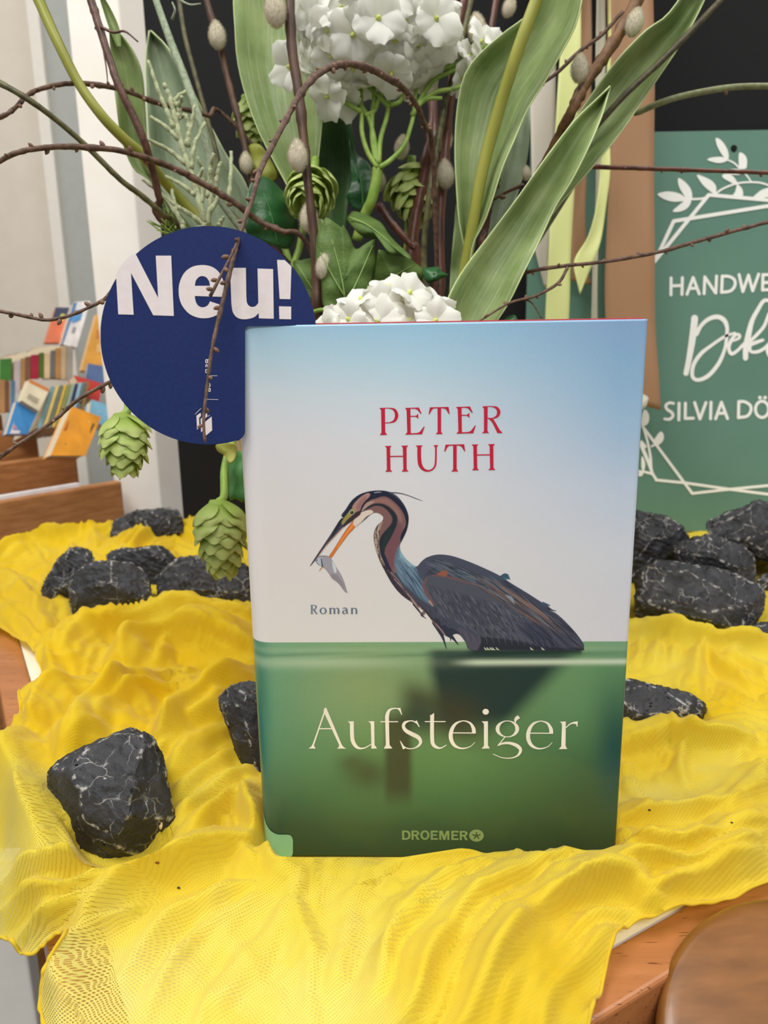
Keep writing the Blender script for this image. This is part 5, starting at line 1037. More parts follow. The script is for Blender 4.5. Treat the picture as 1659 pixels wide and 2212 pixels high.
for nm, x0, x1, y0, y1, c in strips: cbook(nm+' book standing in the rear row of the browser', [(x0, y0), (x1, y0-8), (x1-6, y1), (x0-4, y1)], .30, .0, .09, c)
cbook('brown tan book at the left end of the middle row', [(-60, 1165), (62, 1170), (62, 1590), (-60, 1590)], .255, 0, .09, (176, 134, 92)); cbook('dark brown book beside the tan one at the left end', [(68, 1172), (132, 1180), (128, 1580), (68, 1585)], .255, 0, .09, (122, 86, 66)); cbook('blue book with a thin spine left of the cream one', [(138, 1170), (192, 1180), (186, 1560), (136, 1560)], .25, 0, .09, (88, 124, 154))
ms = [('pale teal', 640, 700, (124, 164, 172)), ('straw yellow', 704, 752, (226, 200, 124)), ('grey green', 756, 806, (112, 124, 112)), ('amber', 810, 846, (226, 186, 84)), ('olive', 850, 900, (142, 150, 92)), ('pale sage', 904, 952, (156, 174, 156)), ('navy', 956, 990, (46, 48, 96)), ('ice blue', 994, 1040, (150, 188, 204)), ('slate', 1044, 1088, (106, 118, 122)), ('bronze', 1092, 1136, (136, 112, 72))]
for i, (nm, x0, x1, c) in enumerate(ms): cbook(nm+' book leaning in the middle row of the browser', [(x0, 1250-i*7), (x1-7, 1252-i*7), (x1-177+i*6, 1780-i*6), (x0-170+i*6, 1780-i*6)], .145, .02, .09, c)
cbook('cream picture book with an orange top edge', [(370, 1160), (625, 1285), (492, 1560), (270, 1425)], .14, .02, .012, (222, 212, 184), [([(0, 0), (1, 0), (1, .13), (0, .13)], (214, 128, 60)), (rc(.2, .58, .75, .8), (170, 164, 140))])
cbook('bright blue picture book with a white rocket shape', [(215, 1430), (470, 1575), (350, 1850), (85, 1850)], .13, .02, .012, (58, 130, 188), [([(.34, .36), (.5, .5), (.58, .98), (.12, .98), (.16, .6)], (216, 200, 200)), ([(.2, .7), (.52, .76), (.54, .86), (.17, .8)], (206, 130, 124))])
cbook('red picture book lying slanted behind the orange front book', [(930, 1108), (1290, 1215), (1240, 1460), (1120, 1400)], .17, .02, .02, (190, 62, 58))
cbook('light blue picture book right behind the orange front book', [(1150, 1415), (1420, 1500), (1380, 1800), (1120, 1640)], .10, .02, .015, (126, 178, 206))
cbook('large orange picture book in the front compartment', [(905, 1500), (1270, 1635), (1075, 2120), (640, 2120)], .03, .03, .022, (224, 150, 44), [(rc(.25, .18, .72, .55), (214, 190, 110)), (rc(.34, .25, .62, .48), (176, 160, 110)), ([(.08, .3), (.16, .3), (.12, .5), (.06, .5)], (170, 70, 40)), ([(.82, .2), (.9, .22), (.86, .55), (.8, .55)], (96, 74, 44)), (rc(.25, .7, .7, .78), (190, 130, 50))])

# ------------------------------------------------------------------ pale cabinet low on the left and the rounded chair back low on the right
xr_ = onp(62, 2100, (0, .5, 0), np.array([0, 1., 0]))[0]
cab = thing('side_panel', (xr_-.15, .51, FLOOR_Z), 'pale grey panel standing below the table edge at the lower left', 'panel')
CABM = mat('panel_grey', (226, 222, 215), (230, 226, 219), rough=.6)
bevel(slab('panel_board', (xr_-.15, .509, (FLOOR_Z-.17)/2), XYZ, (.15, .008, (-.17-FLOOR_Z)/2), CABM, None, cab), .002); slab('panel_foot', (xr_-.15, .509, FLOOR_Z+.006), XYZ, (.12, .05, .006), CABM, None, cab)
CHW = mat('chair_wood', (106, 66, 24), (136, 88, 40), scale=20, stretch=(1.2, 7, 7), rot=(0, 0, math.radians(28)), rough=.36, coat=.22, spec=.4, lo=.3, hi=.7)
chc = at(1838, 2338, .235); chair = thing('chair', (chc[0], chc[1], FLOOR_Z), 'chair with a rounded glossy wooden backrest at the lower right corner', 'chair')
n_ = np.array([-.22, -.42, .88]); n_ /= np.linalg.norm(n_); e1 = np.array([.87, -.49, 0]); e1 -= n_*np.dot(e1, n_); e1 /= np.linalg.norm(e1); e2 = np.cross(n_, e1)
V = []; NU, NV = 72, 15
for j in range(NV):
    ph = -math.pi/2+math.pi*j/(NV-1); sv = math.copysign(abs(math.sin(ph))**.75, math.sin(ph)); cv = abs(math.cos(ph))**.38
    for i in range(NU):
        a = 2*math.pi*i/NU; ca_, sa_ = math.cos(a), math.sin(a); r_ = (abs(ca_)**2.15+abs(sa_)**2.15)**(-1/2.15)
        V.append(chc+e1*(.0575*r_*ca_*(1-.13*(1-cv)))+e2*(.052*r_*sa_*(1-.13*(1-cv)))*1.0*(cv*.25+.75 if abs(sv) < .99 else .75)+n_*(.012*sv))
Fc = [(j*NU+i, j*NU+(i+1) % NU, (j+1)*NU+(i+1) % NU, (j+1)*NU+i) for j in range(NV-1) for i in range(NU)]+[tuple(range(NU))[::-1], tuple((NV-1)*NU+i for i in range(NU))]
mk('backrest', V, Fc, CHW, chair)
for s_ in (-1, 1):
    p = chc+e1*.045*s_-n_*.01; V, Fc = tube([p, p+np.array([.01, -.03, -.12]), p+np.array([.02, -.05, -.35]), np.array([p[0]+.03, p[1]-.02, FLOOR_Z])], [.009, .012, .013, .011], 12); mk('leg', V, Fc, CHW, chair)

# ================================================================== POT AND FLOWER ARRANGEMENT
PC = np.array([.035, .555, .004])
pot = thing('flower_pot', PC, 'cream tapered pot holding the arrangement, mostly hidden behind the book', 'pot')
prof = [(.0, 0), (.118, 0), (.122, .004), (.146, .160), (.150, .163), (.151, .168), (.147, .170), (.142, .165), (.140, .150)]
V = []; NS = 56
for r_, z_ in prof[1:]: V += [PC+np.array([r_*math.cos(2*math.pi*i/NS), r_*math.sin(2*math.pi*i/NS), z_]) for i in range(NS)]
Fc = [(j*NS+i, j*NS+(i+1) % NS, (j+1)*NS+(i+1) % NS, (j+1)*NS+i) for j in range(len(prof)-2) for i in range(NS)]+[tuple(range(NS))[::-1]]
mk('pot_body', V, Fc, mat('cream_glaze', (224, 214, 192), (230, 221, 201), rough=.35, coat=.3), pot)
V = [PC+np.array([r_*math.cos(2*math.pi*i/NS), r_*math.sin(2*math.pi*i/NS), .152+.004*math.sin(i*2.3)*(r_ > .01)]) for r_ in (.002, .05, .1, .139) for i in range(NS)]
mk('soil', V, [(j*NS+i, j*NS+(i+1) % NS, (j+1)*NS+(i+1) % NS, (j+1)*NS+i) for j in range(3) for i in range(NS)]+[tuple(range(NS))], mat('dark_moss', (34, 36, 22), (58, 58, 34), scale=150, bump=.6, bdist=.004), pot)
rs = random.Random(11)
def root(): a = rs.uniform(0, 6.28); q = rs.uniform(.01, .075); return PC+np.array([q*math.cos(a)*.9, q*math.sin(a)*.7-.03, .150])
def inst(name, me, parent, M):
    o = bpy.data.objects.new(name, me); COL.objects.link(o); o.parent = parent; o.matrix_local = M; ORG[o.name] = ORG[parent.name]; return o
def frame(z, x=None, roll=0):
    z = Vector(z).normalized(); a = Vector(x) if x is not None else (Vector((0, 0, 1)) if abs(z.z) < .9 else Vector((1, 0, 0)))
    y = z.cross(a).normalized(); x_ = y.cross(z); m = Matrix((x_, y, z)).transposed(); return (m @ Matrix.Rotation(roll, 3, 'Z')).to_4x4()
def TRS(p, R_, s): S_ = Matrix.Diagonal((s, s, s, 1)) if isinstance(s, (int, float)) else Matrix.Diagonal((*s, 1)); return Matrix.Translation(Vector(tuple(p))) @ R_ @ S_
def mesh_only(name, V, Fc, m, smooth=True, uv=None, col=None):
    o = mk(name, V, Fc, m, None, org=(0, 0, 0), smooth=smooth, uv=uv, col=col); me = o.data; bpy.data.objects.remove(o); return me
# --- materials
BARK = mat('dark_bark', (56, 36, 24), (92, 62, 42), scale=120, stretch=(1, 1, .25), bump=.5, bscale=260, bdist=.0008, rough=.5)
BARKR = mat('red_bark', (66, 36, 24), (108, 60, 40), scale=120, stretch=(1, 1, .25), bump=.4, bscale=260, bdist=.0008, rough=.4)
TWIG = mat('twig_bark', (66, 46, 36), (112, 84, 68), scale=300, bump=.5, bscale=700, bdist=.0006, rough=.6)
OLIVE = mat('olive_bark', (66, 64, 36), (104, 100, 62), scale=200, bump=.3, rough=.5)
BUDM = mat('bud_scale', (92, 62, 46), (150, 116, 94), scale=500, bump=.4, rough=.6)
STEMG = mat('stem_green', (120, 154, 60), (150, 176, 82), scale=160, rough=.45)
STEMY = mat('stem_yellow_green', (136, 140, 52), (160, 160, 74), scale=60, stretch=(1, 1, .2), rough=.4)
GLAUC = mat('glaucous_stem', (128, 142, 116), (164, 174, 148), scale=400, bump=.3, rough=.8)
FLOCK = mat('flocked_green', (160, 168, 128), (192, 198, 160), scale=900, bump=.9, bscale=1600, bdist=.0008, rough=.95)
FUR = mat('catkin_fur', (206, 198, 176), (232, 226, 208), scale=400, rough=.9, trans=.25)
def leafmat(name, c1, c2, c3, streak=1.0, trans=.25):
    t = NT(name); uv = t.n('ShaderNodeUVMap'); uv.uv_map = 'UVMap'; mp = t.n('ShaderNodeMapping'); mp.inputs['Scale'].default_value = (26, 2.6, 1); t.l(uv.outputs[0], mp.inputs['Vector'])
    n1 = t.noise(mp.outputs[0], 1.0, 5, .65, .3); n2 = t.noise(t.coord('Object'), 40, 4); mp2 = t.n('ShaderNodeMapping'); mp2.inputs['Scale'].default_value = (90, 14, 1); t.l(uv.outputs[0], mp2.inputs['Vector']); n3 = t.noise(mp2.outputs[0], 1.0, 4, .7)
    r = t.ramp(n2, [(.32, c1), (.68, c2)]); s1_ = t.ramp(n1, [(.5, (0, 0, 0)), (.72, (255, 255, 255))]); s2_ = t.ramp(n3, [(.52, (0, 0, 0)), (.66, (255, 255, 255))])
    f = t.math('MULTIPLY', t.math('ADD', t.math('MULTIPLY', s1_.outputs[0], .35), t.math('MULTIPLY', t.math('MULTIPLY', s2_.outputs[0], s1_.outputs[0]), .55)), streak); c = t.mixc(f, r.outputs[0], c3)
    t.l(c, t.b.inputs['Base Color']); t.b.inputs['Roughness'].default_value = .5; t.b.inputs['Specular IOR Level'].default_value = .3; t.bump(n1, .15, .0008); t.translucent(trans, c); return t.m
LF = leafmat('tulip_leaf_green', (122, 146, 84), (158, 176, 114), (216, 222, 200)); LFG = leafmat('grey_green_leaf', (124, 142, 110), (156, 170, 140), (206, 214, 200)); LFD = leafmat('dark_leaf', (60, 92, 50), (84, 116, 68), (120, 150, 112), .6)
IVY = mat('hop_leaf_green', (84, 112, 52), (110, 136, 70), scale=45, stretch=(1, 1, 2), bump=.5, bscale=420, bdist=.0008, rough=.5, trans=.25, spec=.3)
IVYD = mat('dark_ivy_green', (28, 74, 36), (46, 100, 52), scale=60, bump=.4, bscale=300, bdist=.001, rough=.35, spec=.5)
PETAL = mat('white_petal', (240, 240, 230), (248, 248, 242), scale=300, rough=.6, trans=.35, spec=.25, bump=.2, bscale=500, bdist=.0006)
PCEN = mat('floret_centre', (196, 208, 96), (214, 222, 130), scale=400, rough=.5)
BRACT = NT('hop_bract'); _uv = BRACT.n('ShaderNodeUVMap'); _uv.uv_map = 'UVMap'; _sx = BRACT.n('ShaderNodeSeparateXYZ'); BRACT.l(_uv.outputs[0], _sx.inputs[0]); _oi = BRACT.n('ShaderNodeObjectInfo')
_r1 = BRACT.ramp(_sx.outputs[1], [(0, (122, 148, 52)), (.5, (168, 192, 92)), (1, (204, 218, 140))]); _m = BRACT.mixc(BRACT.math('MULTIPLY', _oi.outputs['Random'], .35), _r1.outputs[0], (196, 208, 120)); BRACT.l(_m, BRACT.b.inputs['Base Color']); BRACT.b.inputs['Roughness'].default_value = .5; BRACT.translucent(.25, _m); BRACT = BRACT.m
# --- shared meshes
def grid_mesh(name, fn, nu, nv, m, uvs=True):
    V = []; UV = []
    for j in range(nv+1):
        for i in range(nu+1): u, v = i/nu, j/nv; V.append(fn(u, v)); UV.append((u, v))
    return mesh_only(name, V, [(j*(nu+1)+i, j*(nu+1)+i+1, (j+1)*(nu+1)+i+1, (j+1)*(nu+1)+i) for j in range(nv) for i in range(nu)], m, True, UV)
def petal_fn(sd):
    r = random.Random(sd); a, b, c, tw = r.uniform(.10, .3), r.uniform(.05, .16), r.uniform(0, 6), r.uniform(-.25, .25)
    def f(u, v):
        s = u-.5; wd = 1.04*math.sin((.05+.80*v)*math.pi)**.6; notch = -.06*math.exp(-(s/.13)**2) if v > .8 else 0
        x = s*wd; y = v-.26*(2*s)**2*v**3+notch*(v-.8)*4; z = a*math.sin(v*2.6)*.6-.25*v*v*a*2+b*math.cos(s*12+c)*v*.5-.5*s*s*wd+tw*s*v
        return (x, y, z)
    return f
PET = [grid_mesh('petal', petal_fn(i), 6, 6, PETAL) for i in range(5)]
tv_, tf_ = tube([(0, 0, -.35), (0, 0, .0), (0, 0, .14), (0, 0, .3)], [.07, .10, .12, .05], 7); CEN = mesh_only("floret", tv_, tf_, PCEN)
def bract_fn(sd):
    r = random.Random(sd); k_ = r.uniform(.2, .34); e_ = r.uniform(-.05, .12)
    def f(u, v):
        s = u-.5; wd = 1.22*math.sin((.10+.78*v)*math.pi)**.5*(1-.12*v*v)
        return (s*wd, v*1.06-.30*(2*s)**2*v**3, k_*math.sin(v*2.5)-.85*s*s*wd+e_*v*v)
    return f
BRA = [grid_mesh('bract', bract_fn(i), 6, 6, BRACT) for i in range(4)]
# catkin: an egg with a coat of short hairs
mb = MB(); NV, NU = 10, 12; V = []
for j in range(NV+1):
    t = j/NV; r_ = .30*math.sin(math.pi*t)**.62*(1.08-.25*t)
    V += [(r_*math.cos(2*math.pi*i/NU), r_*math.sin(2*math.pi*i/NU), t-.5) for i in range(NU)]
mb.add(V, [(j*NU+i, j*NU+(i+1) % NU, (j+1)*NU+(i+1) % NU, (j+1)*NU+i) for j in range(NV) for i in range(NU)])
rh = random.Random(5)
for q in range(2600):
    t = rh.random()**.9*.97+.015; a = rh.uniform(0, 6.283); r_ = .30*math.sin(math.pi*t)**.62*(1.08-.25*t); p = np.array([r_*math.cos(a), r_*math.sin(a), t-.5]); nn = np.array([math.cos(a)*.8, math.sin(a)*.8, (t-.42)*1.5+.35]); nn /= np.linalg.norm(nn)
    tg = np.array([-math.sin(a), math.cos(a), 0])*.0055; tip = p+nn*rh.uniform(.04, .085)+np.array([rh.uniform(-.03, .03) for _ in range(3)]); mb.add([p-tg, p+tg, tip], [(0, 1, 2)])
CATK = mesh_only('catkin', mb.verts(), mb.F, FUR)
mb = MB()
for q, (ox, sc_) in enumerate(((0, 1), (.22, .7))):
    V = []
    for j in range(6): t = j/5; r_ = .30*sc_*math.sin(math.pi*min(1, t*.93+.07))**.7; V += [(r_*math.cos(6.283*i/7)+ox*(t-.2), r_*math.sin(6.283*i/7), t*sc_-.05) for i in range(7)]
    mb.add(V, [(j*7+i, j*7+(i+1) % 7, (j+1)*7+(i+1) % 7, (j+1)*7+i) for j in range(5) for i in range(7)]+[tuple(35+i for i in range(7))])
BUD = mesh_only('bud', mb.verts(), mb.F, BUDM)
def P3(pts): return np.array([at(x, y, d) for x, y, d in pts])
def branch(name, pts, wpx, m, label, cat, group=None, buds=0, budpx=14, catk=(), seed=0, rt=True, sub=(), knots=0, stem_name='stem', taper=None):
    """pts: (x px, y px, depth); the tube goes on unseen into the pot when rt"""
    r = random.Random(seed*7+3); Q = P3(pts); dm = np.array([p[2] for p in pts]); R_ = np.asarray(wpx if hasattr(wpx, '__len__') else [wpx]*len(pts), float)/2*dm/FPX
    x0_, y0_ = pts[0][:2]
    if x0_ < -10 or x0_ > 1670 or y0_ < -10:      # goes on past the frame
        ex = Q[0]-Q[1]; ex = Q[0]+ex/np.linalg.norm(ex)*.035; Q = np.vstack([ex, Q]); R_ = np.append(R_[0]*.9, R_)
    if rt:
        rp = root() if rt is True else np.asarray(rt, float); mid = (Q[-1]+rp)/2+np.array([0, 0, -.01]); Q = np.vstack([Q, mid, rp]); R_ = np.append(R_, [R_[-1]]*2)
    A = cr(np.column_stack([Q, R_]), 7); C_, Rr = A[:, :3], np.abs(A[:, 3])
    if knots: Rr = Rr*(1+knots*np.array([r.uniform(-.5, 1)**3 for _ in Rr])); C_ = C_+np.array([[r.uniform(-1, 1)*Rr[i]*.25*knots for _ in range(3)] for i in range(len(C_))])
    b = thing(name, Q[-1], label, cat, group); o0 = ORG[b.name]
    V, Fc = tube(C_, Rr, 8); stem = mk(stem_name, V, Fc, m, b)
    for s_ in sub:
        S_ = P3(s_[0]); w0 = s_[1]/2*s_[0][0][2]/FPX; V, Fc = tube(cr(S_, 6), np.linspace(w0, w0*.5, len(cr(S_, 6))), 6); mk('side_twig', V, Fc, m, b)
    vis = (len(pts)-1)*7; L = np.concatenate([[0], np.cumsum(np.linalg.norm(np.diff(C_[:vis+1], axis=0), axis=1))])
    paths = [(C_[:vis+1], L, buds)]+[(cr(P3(s_[0]), 6), None, s_[2] if len(s_) > 2 else 0) for s_ in sub]
    for Cc, Lc, nb in paths:
        if not nb: continue
        if Lc is None: Lc = np.concatenate([[0], np.cumsum(np.linalg.norm(np.diff(Cc, axis=0), axis=1))])
        for q in range(nb):
            s_ = Lc[-1]*(q+.3+r.uniform(-.2, .3))/nb; i = min(len(Cc)-2, np.searchsorted(Lc, s_)-1 if s_ > 0 else 0); i = max(0, i); p = Cc[i]+(Cc[i+1]-Cc[i])*((s_-Lc[i])/(Lc[i+1]-Lc[i]+1e-9)); tg = Cc[i]-Cc[i+1]; tg /= np.linalg.norm(tg)
            side = _R*r.uniform(-1, 1)+_U*r.uniform(-1, 1)-_F*r.uniform(-.4, .6); side -= tg*np.dot(side, tg); side /= np.linalg.norm(side)+1e-9; side *= (1 if q % 2 else -1)
            dd = np.dot(p-CAM, _F); sz = budpx*dd/FPX*r.uniform(.8, 1.35); inst('bud', BUD, b, TRS(p+side*.0004-o0, frame(side*.9+tg*.55, roll=r.uniform(0, 6)), sz))
    for (x, y, d, ln, ang) in catk:
        p = at(x, y, d); ax = _U*math.cos(math.radians(ang))+_R*math.sin(math.radians(ang)); inst('catkin', CATK, b, TRS(p-o0, frame(ax, roll=r.uniform(0, 6)), ln*d/FPX))
    return b
GW = 'pussy willow branches in the arrangement'; GT = 'thin budded twigs of the arrangement'
branch('willow_branch', [(626, -30, .43), (630, 100, .43), (645, 200, .43), (656, 300, .43), (666, 400, .43), (677, 500, .432), (686, 600, .435), (693, 690, .44)], [20, 21, 21, 20, 19, 20, 24, 26], BARK, 'thick pussy willow branch in the middle with four catkins', 'branch', GW, catk=[(594, 20, .425, 78, -6), (643, 336, .42, 70, -4), (667, 470, .44, 66, 0), (701, 573, .425, 62, 12)], seed=1, knots=.2)
branch('willow_branch', [(438, -30, .5), (455, 30, .5), (478, 110, .5), (500, 200, .5), (518, 270, .5), (535, 340, .5), (548, 420, .5), (560, 500, .5)], 14, BARK, 'pussy willow branch on the left with a catkin near the top frame edge', 'branch', GW, catk=[(469, 76, .492, 60, -8), (532, 352, .495, 48, -6)], seed=2, knots=.25)
branch('willow_branch', [(1392, -30, .45), (1345, 60, .45), (1300, 130, .45), (1262, 185, .45), (1235, 240, .45), (1205, 300, .46), (1150, 400, .47), (1060, 560, .49)], [26, 25, 24, 24, 22, 20, 18, 18], mat('brown_bark', (96, 66, 38), (128, 92, 58), scale=160, bump=.5, bscale=300, bdist=.0008, rough=.5), 'thick brown pussy willow branch leaning to the upper right', 'branch', GW, catk=[(1371, 48, .442, 62, 16), (1252, 148, .442, 62, 4)], seed=3, knots=.3)
branch('willow_branch', [(1010, -30, .5), (990, 60, .5), (978, 160, .5), (966, 280, .5), (957, 380, .5), (950, 480, .5), (950, 600, .5), (940, 700, .5)], [16, 18, 18, 18, 20, 20, 22, 22], BARKR, 'upright pussy willow branch right of the white flower, catkins beside it', 'branch', GW, catk=[(1030, 62, .48, 66, -4), (962, 376, .49, 62, -4), (1137, 374, .5, 32, 0), (960, 300, .51, 56, 0)], seed=4, knots=.3)
branch('willow_branch', [(930, -30, .53), (925, 100, .53), (935, 260, .53), (925, 330, .52), (912, 400, .52), (900, 460, .52), (888, 540, .52), (880, 700, .52)], [20, 20, 22, 24, 24, 24, 24, 24], BARKR, 'reddish willow branch behind the white flower stalks with pale catkins', 'branch', GW, catk=[(868, 318, .535, 52, 8), (820, 392, .535, 44, 0)], seed=5, knots=.4)
branch('willow_branch', [(1075, -30, .55), (1062, 60, .55), (1045, 160, .55), (1020, 300, .55), (1000, 420, .55), (985, 560, .55), (970, 700, .55)], 14, BARKR, 'thin red willow stem behind the large leaf', 'branch', GW, catk=[(1100, 15, .55, 46, 20)], seed=6, knots=.3)
branch('willow_branch', [(1082, 340, .475), (1070, 395, .475), (1058, 440, .475), (1048, 500, .48), (1040, 560, .48)], [8, 16, 15, 14, 14], BARKR, 'broken dark red stem in front of the large leaf edge', 'branch', GW, seed=7, knots=.4, sub=[([(1130, 400, .47), (1095, 415, .472), (1056, 438, .475)], 8, 2)])
branch('willow_branch', [(816, 440, .5), (845, 480, .5), (884, 525, .5), (905, 560, .5)], 15, BARKR, 'short dark red stem crossing low behind the curled leaf', 'branch', GW, seed=8, knots=.4)
branch('twig', [(-20, 262, .40), (25, 240, .40), (62, 204, .41), (110, 186, .42), (165, 180, .43), (220, 185, .44), (270, 196, .45), (340, 222, .47), (400, 236, .48), (450, 250, .49), (505, 268, .51)], [8, 9, 9, 10, 10, 11, 10, 10, 10, 9, 8], TWIG, 'budded twig arching highest across the left side', 'twig', GT, buds=16, seed=11, knots=.35)
branch('twig', [(-20, 358, .37), (40, 329, .37), (110, 318, .38), (180, 318, .39), (270, 328, .40), (370, 361, .42), (440, 398, .43), (510, 440, .44), (560, 478, .45), (610, 500, .45), (665, 530, .455)], [11, 11, 12, 12, 12, 12, 13, 13, 13, 12, 11], TWIG, 'budded twig bowing from the left edge to the middle stem', 'twig', GT, buds=16, seed=12, knots=.3)
branch('twig', [(-20, 168, .40), (60, 214, .40), (130, 266, .41), (190, 319, .42), (260, 388, .43), (310, 426, .44), (360, 468, .45), (400, 498, .46)], [13, 13, 12, 12, 12, 12, 11, 10], OLIVE, 'straight olive twig slanting down from the left edge', 'twig', GT, seed=13, knots=.15)
branch('twig', [(190, -20, .42), (212, 50, .42), (234, 120, .42), (256, 185, .42), (290, 255, .425), (315, 315, .43), (330, 370, .44), (345, 430, .45), (362, 490, .46)], [17, 17, 16, 16, 17, 17, 16, 15, 14], mat('plum_bark', (70, 44, 36), (104, 72, 58), scale=200, bump=.4, rough=.45), 'thick plum brown twig curving down on the left', 'twig', GT, buds=4, seed=14, knots=.2, sub=[([(218, 58, .418), (245, 70, .415), (270, 68, .412), (298, 90, .41)], 7), ([(224, 112, .42), (230, 150, .42), (233, 185, .42)], 4)])
branch('twig', [(443, 955, .2475), (440, 905, .248), (449, 820, .249), (459, 750, .25), (478, 665, .252), (500, 575, .255), (515, 520, .26), (530, 470, .265), (545, 428, .27), (562, 368, .28), (592, 308, .29), (622, 250, .30), (652, 198, .31), (690, 158, .325), (740, 138, .34), (792, 146, .355), (832, 165, .365), (870, 190, .38), (900, 228, .40), (918, 275, .42), (935, 330, .45)], [6, 7, 7, 8, 9, 9, 9, 10, 11, 12, 13, 13, 14, 14, 14, 15, 15, 14, 12, 11, 11], TWIG, 'long budded twig arching over and hanging in front of the blue card', 'twig', GT, buds=34, seed=15, knots=.3, sub=[([(454, 640, .249), (480, 590, .25), (504, 542, .253), (514, 515, .259)], 8, 6)])
branch('twig', [(-20, 668, .33), (40, 680, .33), (100, 691, .33), (150, 682, .33), (190, 665, .33), (225, 647, .335), (300, 600, .36), (500, 620, .44)], [8, 7, 7, 7, 7, 8, 8, 8], TWIG, 'short budded twig level with the word on the card', 'twig', GT, buds=17, seed=16, knots=.3)
branch('twig', [(-20, 1004, .32), (30, 966, .32), (80, 934, .325), (130, 897, .33), (170, 862, .33), (240, 824, .335), (330, 780, .37), (500, 740, .44)], [9, 8, 8, 8, 8, 8, 8, 8], TWIG, 'lowest budded twig on the left crossing the book browser', 'twig', GT, buds=17, seed=17, knots=.3)
branch('twig', [(1680, 374, .5), (1600, 371, .5), (1530, 369, .5), (1400, 364, .5), (1300, 361, .5), (1242, 360, .5)], [9, 9, 9, 10, 10, 8], BARKR, 'level red brown twig pointing to the green sign top', 'twig', GT, buds=7, budpx=8, seed=18, knots=.3, rt=False)
branch('twig', [(1680, 474, .42), (1590, 498, .42), (1510, 520, .42), (1420, 545, .42), (1300, 566, .42), (1215, 575, .42), (1130, 592, .43), (1060, 640, .46)], [8, 8, 8, 8, 8, 8, 8, 8], TWIG, 'forked budded twig crossing the ribbons above the book', 'twig', GT, buds=15, budpx=10, seed=19, knots=.3, sub=[([(1226, 578, .418), (1205, 612, .415), (1155, 640, .41), (1100, 655, .405), (1030, 697, .40)], 8, 6), ([(1128, 645, .41), (1150, 655, .41), (1170, 688, .41)], 5)])
branch('twig', [(1345, 25, .47), (1300, 75, .47), (1250, 112, .47), (1200, 160, .475), (1140, 198, .48)], 8, TWIG, 'slender twig crossing the lime ribbon near the top', 'twig', GT, buds=5, budpx=9, seed=20, knots=.2, rt=False)
branch('twig', [(1585, -30, .43), (1500, 60, .43), (1430, 130, .435), (1350, 205, .44), (1280, 283, .45), (1200, 380, .47)], [12, 14, 14, 13, 12, 12], mat('dark_olive_bark', (58, 52, 34), (88, 80, 54), scale=200, bump=.4, rough=.5), 'dark straight stem lying along the long leaf at upper right', 'twig', GT, seed=21)
branch('twig', [(1690, 186, .47), (1600, 187, .47), (1530, 196, .47), (1450, 214, .47), (1380, 242, .475), (1320, 275, .48)], [13, 13, 14, 14, 14, 13], mat('pale_olive_bark', (104, 108, 70), (132, 136, 96), scale=200, bump=.3, rough=.5), 'pale olive stem bowing out to the right edge', 'twig', GT, buds=2, seed=22)
branch('twig', [(384, -20, .52), (400, 80, .52), (424, 170, .52), (446, 250, .52), (470, 340, .52), (490, 450, .52)], 10, OLIVE, 'thin olive stem behind the grey green leaf', 'twig', GT, seed=23)
branch('twig', [(1022, -20, .48), (990, 120, .48), (960, 232, .48), (942, 330, .48), (926, 430, .48), (918, 600, .49)], [11, 11, 12, 13, 13, 13], OLIVE, 'olive stem running beside the white flower head', 'twig', GT, seed=24, knots=.2)
branch('twig', [(857, 603, .4), (855, 625, .4), (853, 655, .405)], [6, 6, 5], TWIG, 'stub of a twig poking out of the lower white flower', 'twig', GT, buds=2, budpx=8, seed=25)
branch('foliage_stem', [(330, -20, .47), (365, 80, .47), (400, 170, .47), (428, 250, .47), (450, 330, .475), (480, 440, .48)], [14, 16, 17, 17, 16, 15], GLAUC, 'pale frosted green stem crossing the grey green leaf', 'stem', None, seed=26, sub=[([(372, 42, .465), (378, 22, .46), (372, 5, .46)], 6), ([(388, 0, .46), (410, 10, .46), (434, 8, .46)], 5)])

# --- leaves traced by both edges
def leaf_mesh(left, right, d, curl, n=34, mcols=10, fold=0.0, wave=.0):
    """left/right: edge points (x, y) from tip to base; d: depth at tip and base; curl: how far the middle stands back"""
    if left[0][1] < -10:                               # carry the blade on to its tip above the frame
        m_ = (np.array(left[0])+np.array(right[0]))/2; dv = np.array(left[0])-np.array(left[1])+np.array(right[0])-np.array(right[1]); dv = dv/np.linalg.norm(dv); wd_ = np.linalg.norm(np.array(left[0])-np.array(right[0])); tp_ = m_+dv*wd_*1.3
        left = [tuple(tp_)]+[tuple((np.array(left[0])*.72+m_*.28)+dv*wd_*.6)]+list(left); right = [tuple(tp_+1)]+[tuple((np.array(right[0])*.72+m_*.28)+dv*wd_*.6)]+list(right)
    L = cr(left, 6); Rr = cr(right, 6); q = np.linspace(0, 1, n)
    def res(P): s = np.concatenate([[0], np.cumsum(np.linalg.norm(np.diff(P, axis=0), axis=1))]); s /= s[-1]; return np.stack([np.interp(q, s, P[:, 0]), np.interp(q, s, P[:, 1])], 1)
    L, Rr = res(L), res(Rr); V = []; UV = []
    for i in range(n):
        dep = d[0]+(d[1]-d[0])*q[i]
        for j in range(mcols+1):
            u = j/mcols; p = L[i]*(1-u)+Rr[i]*u; dd = dep+curl*(4*u*(1-u))*(.4+.6*math.sin(math.pi*min(1, q[i]*.8+.15)))+fold*(u-.5)+wave*math.sin(q[i]*13+u*2)*(abs(u-.5)*2)**2
            V.append(at(p[0], p[1], dd)); UV.append((u, q[i]))
    return V, [(i*(mcols+1)+j, i*(mcols+1)+j+1, (i+1)*(mcols+1)+j+1, (i+1)*(mcols+1)+j) for i in range(n-1) for j in range(mcols)], UV
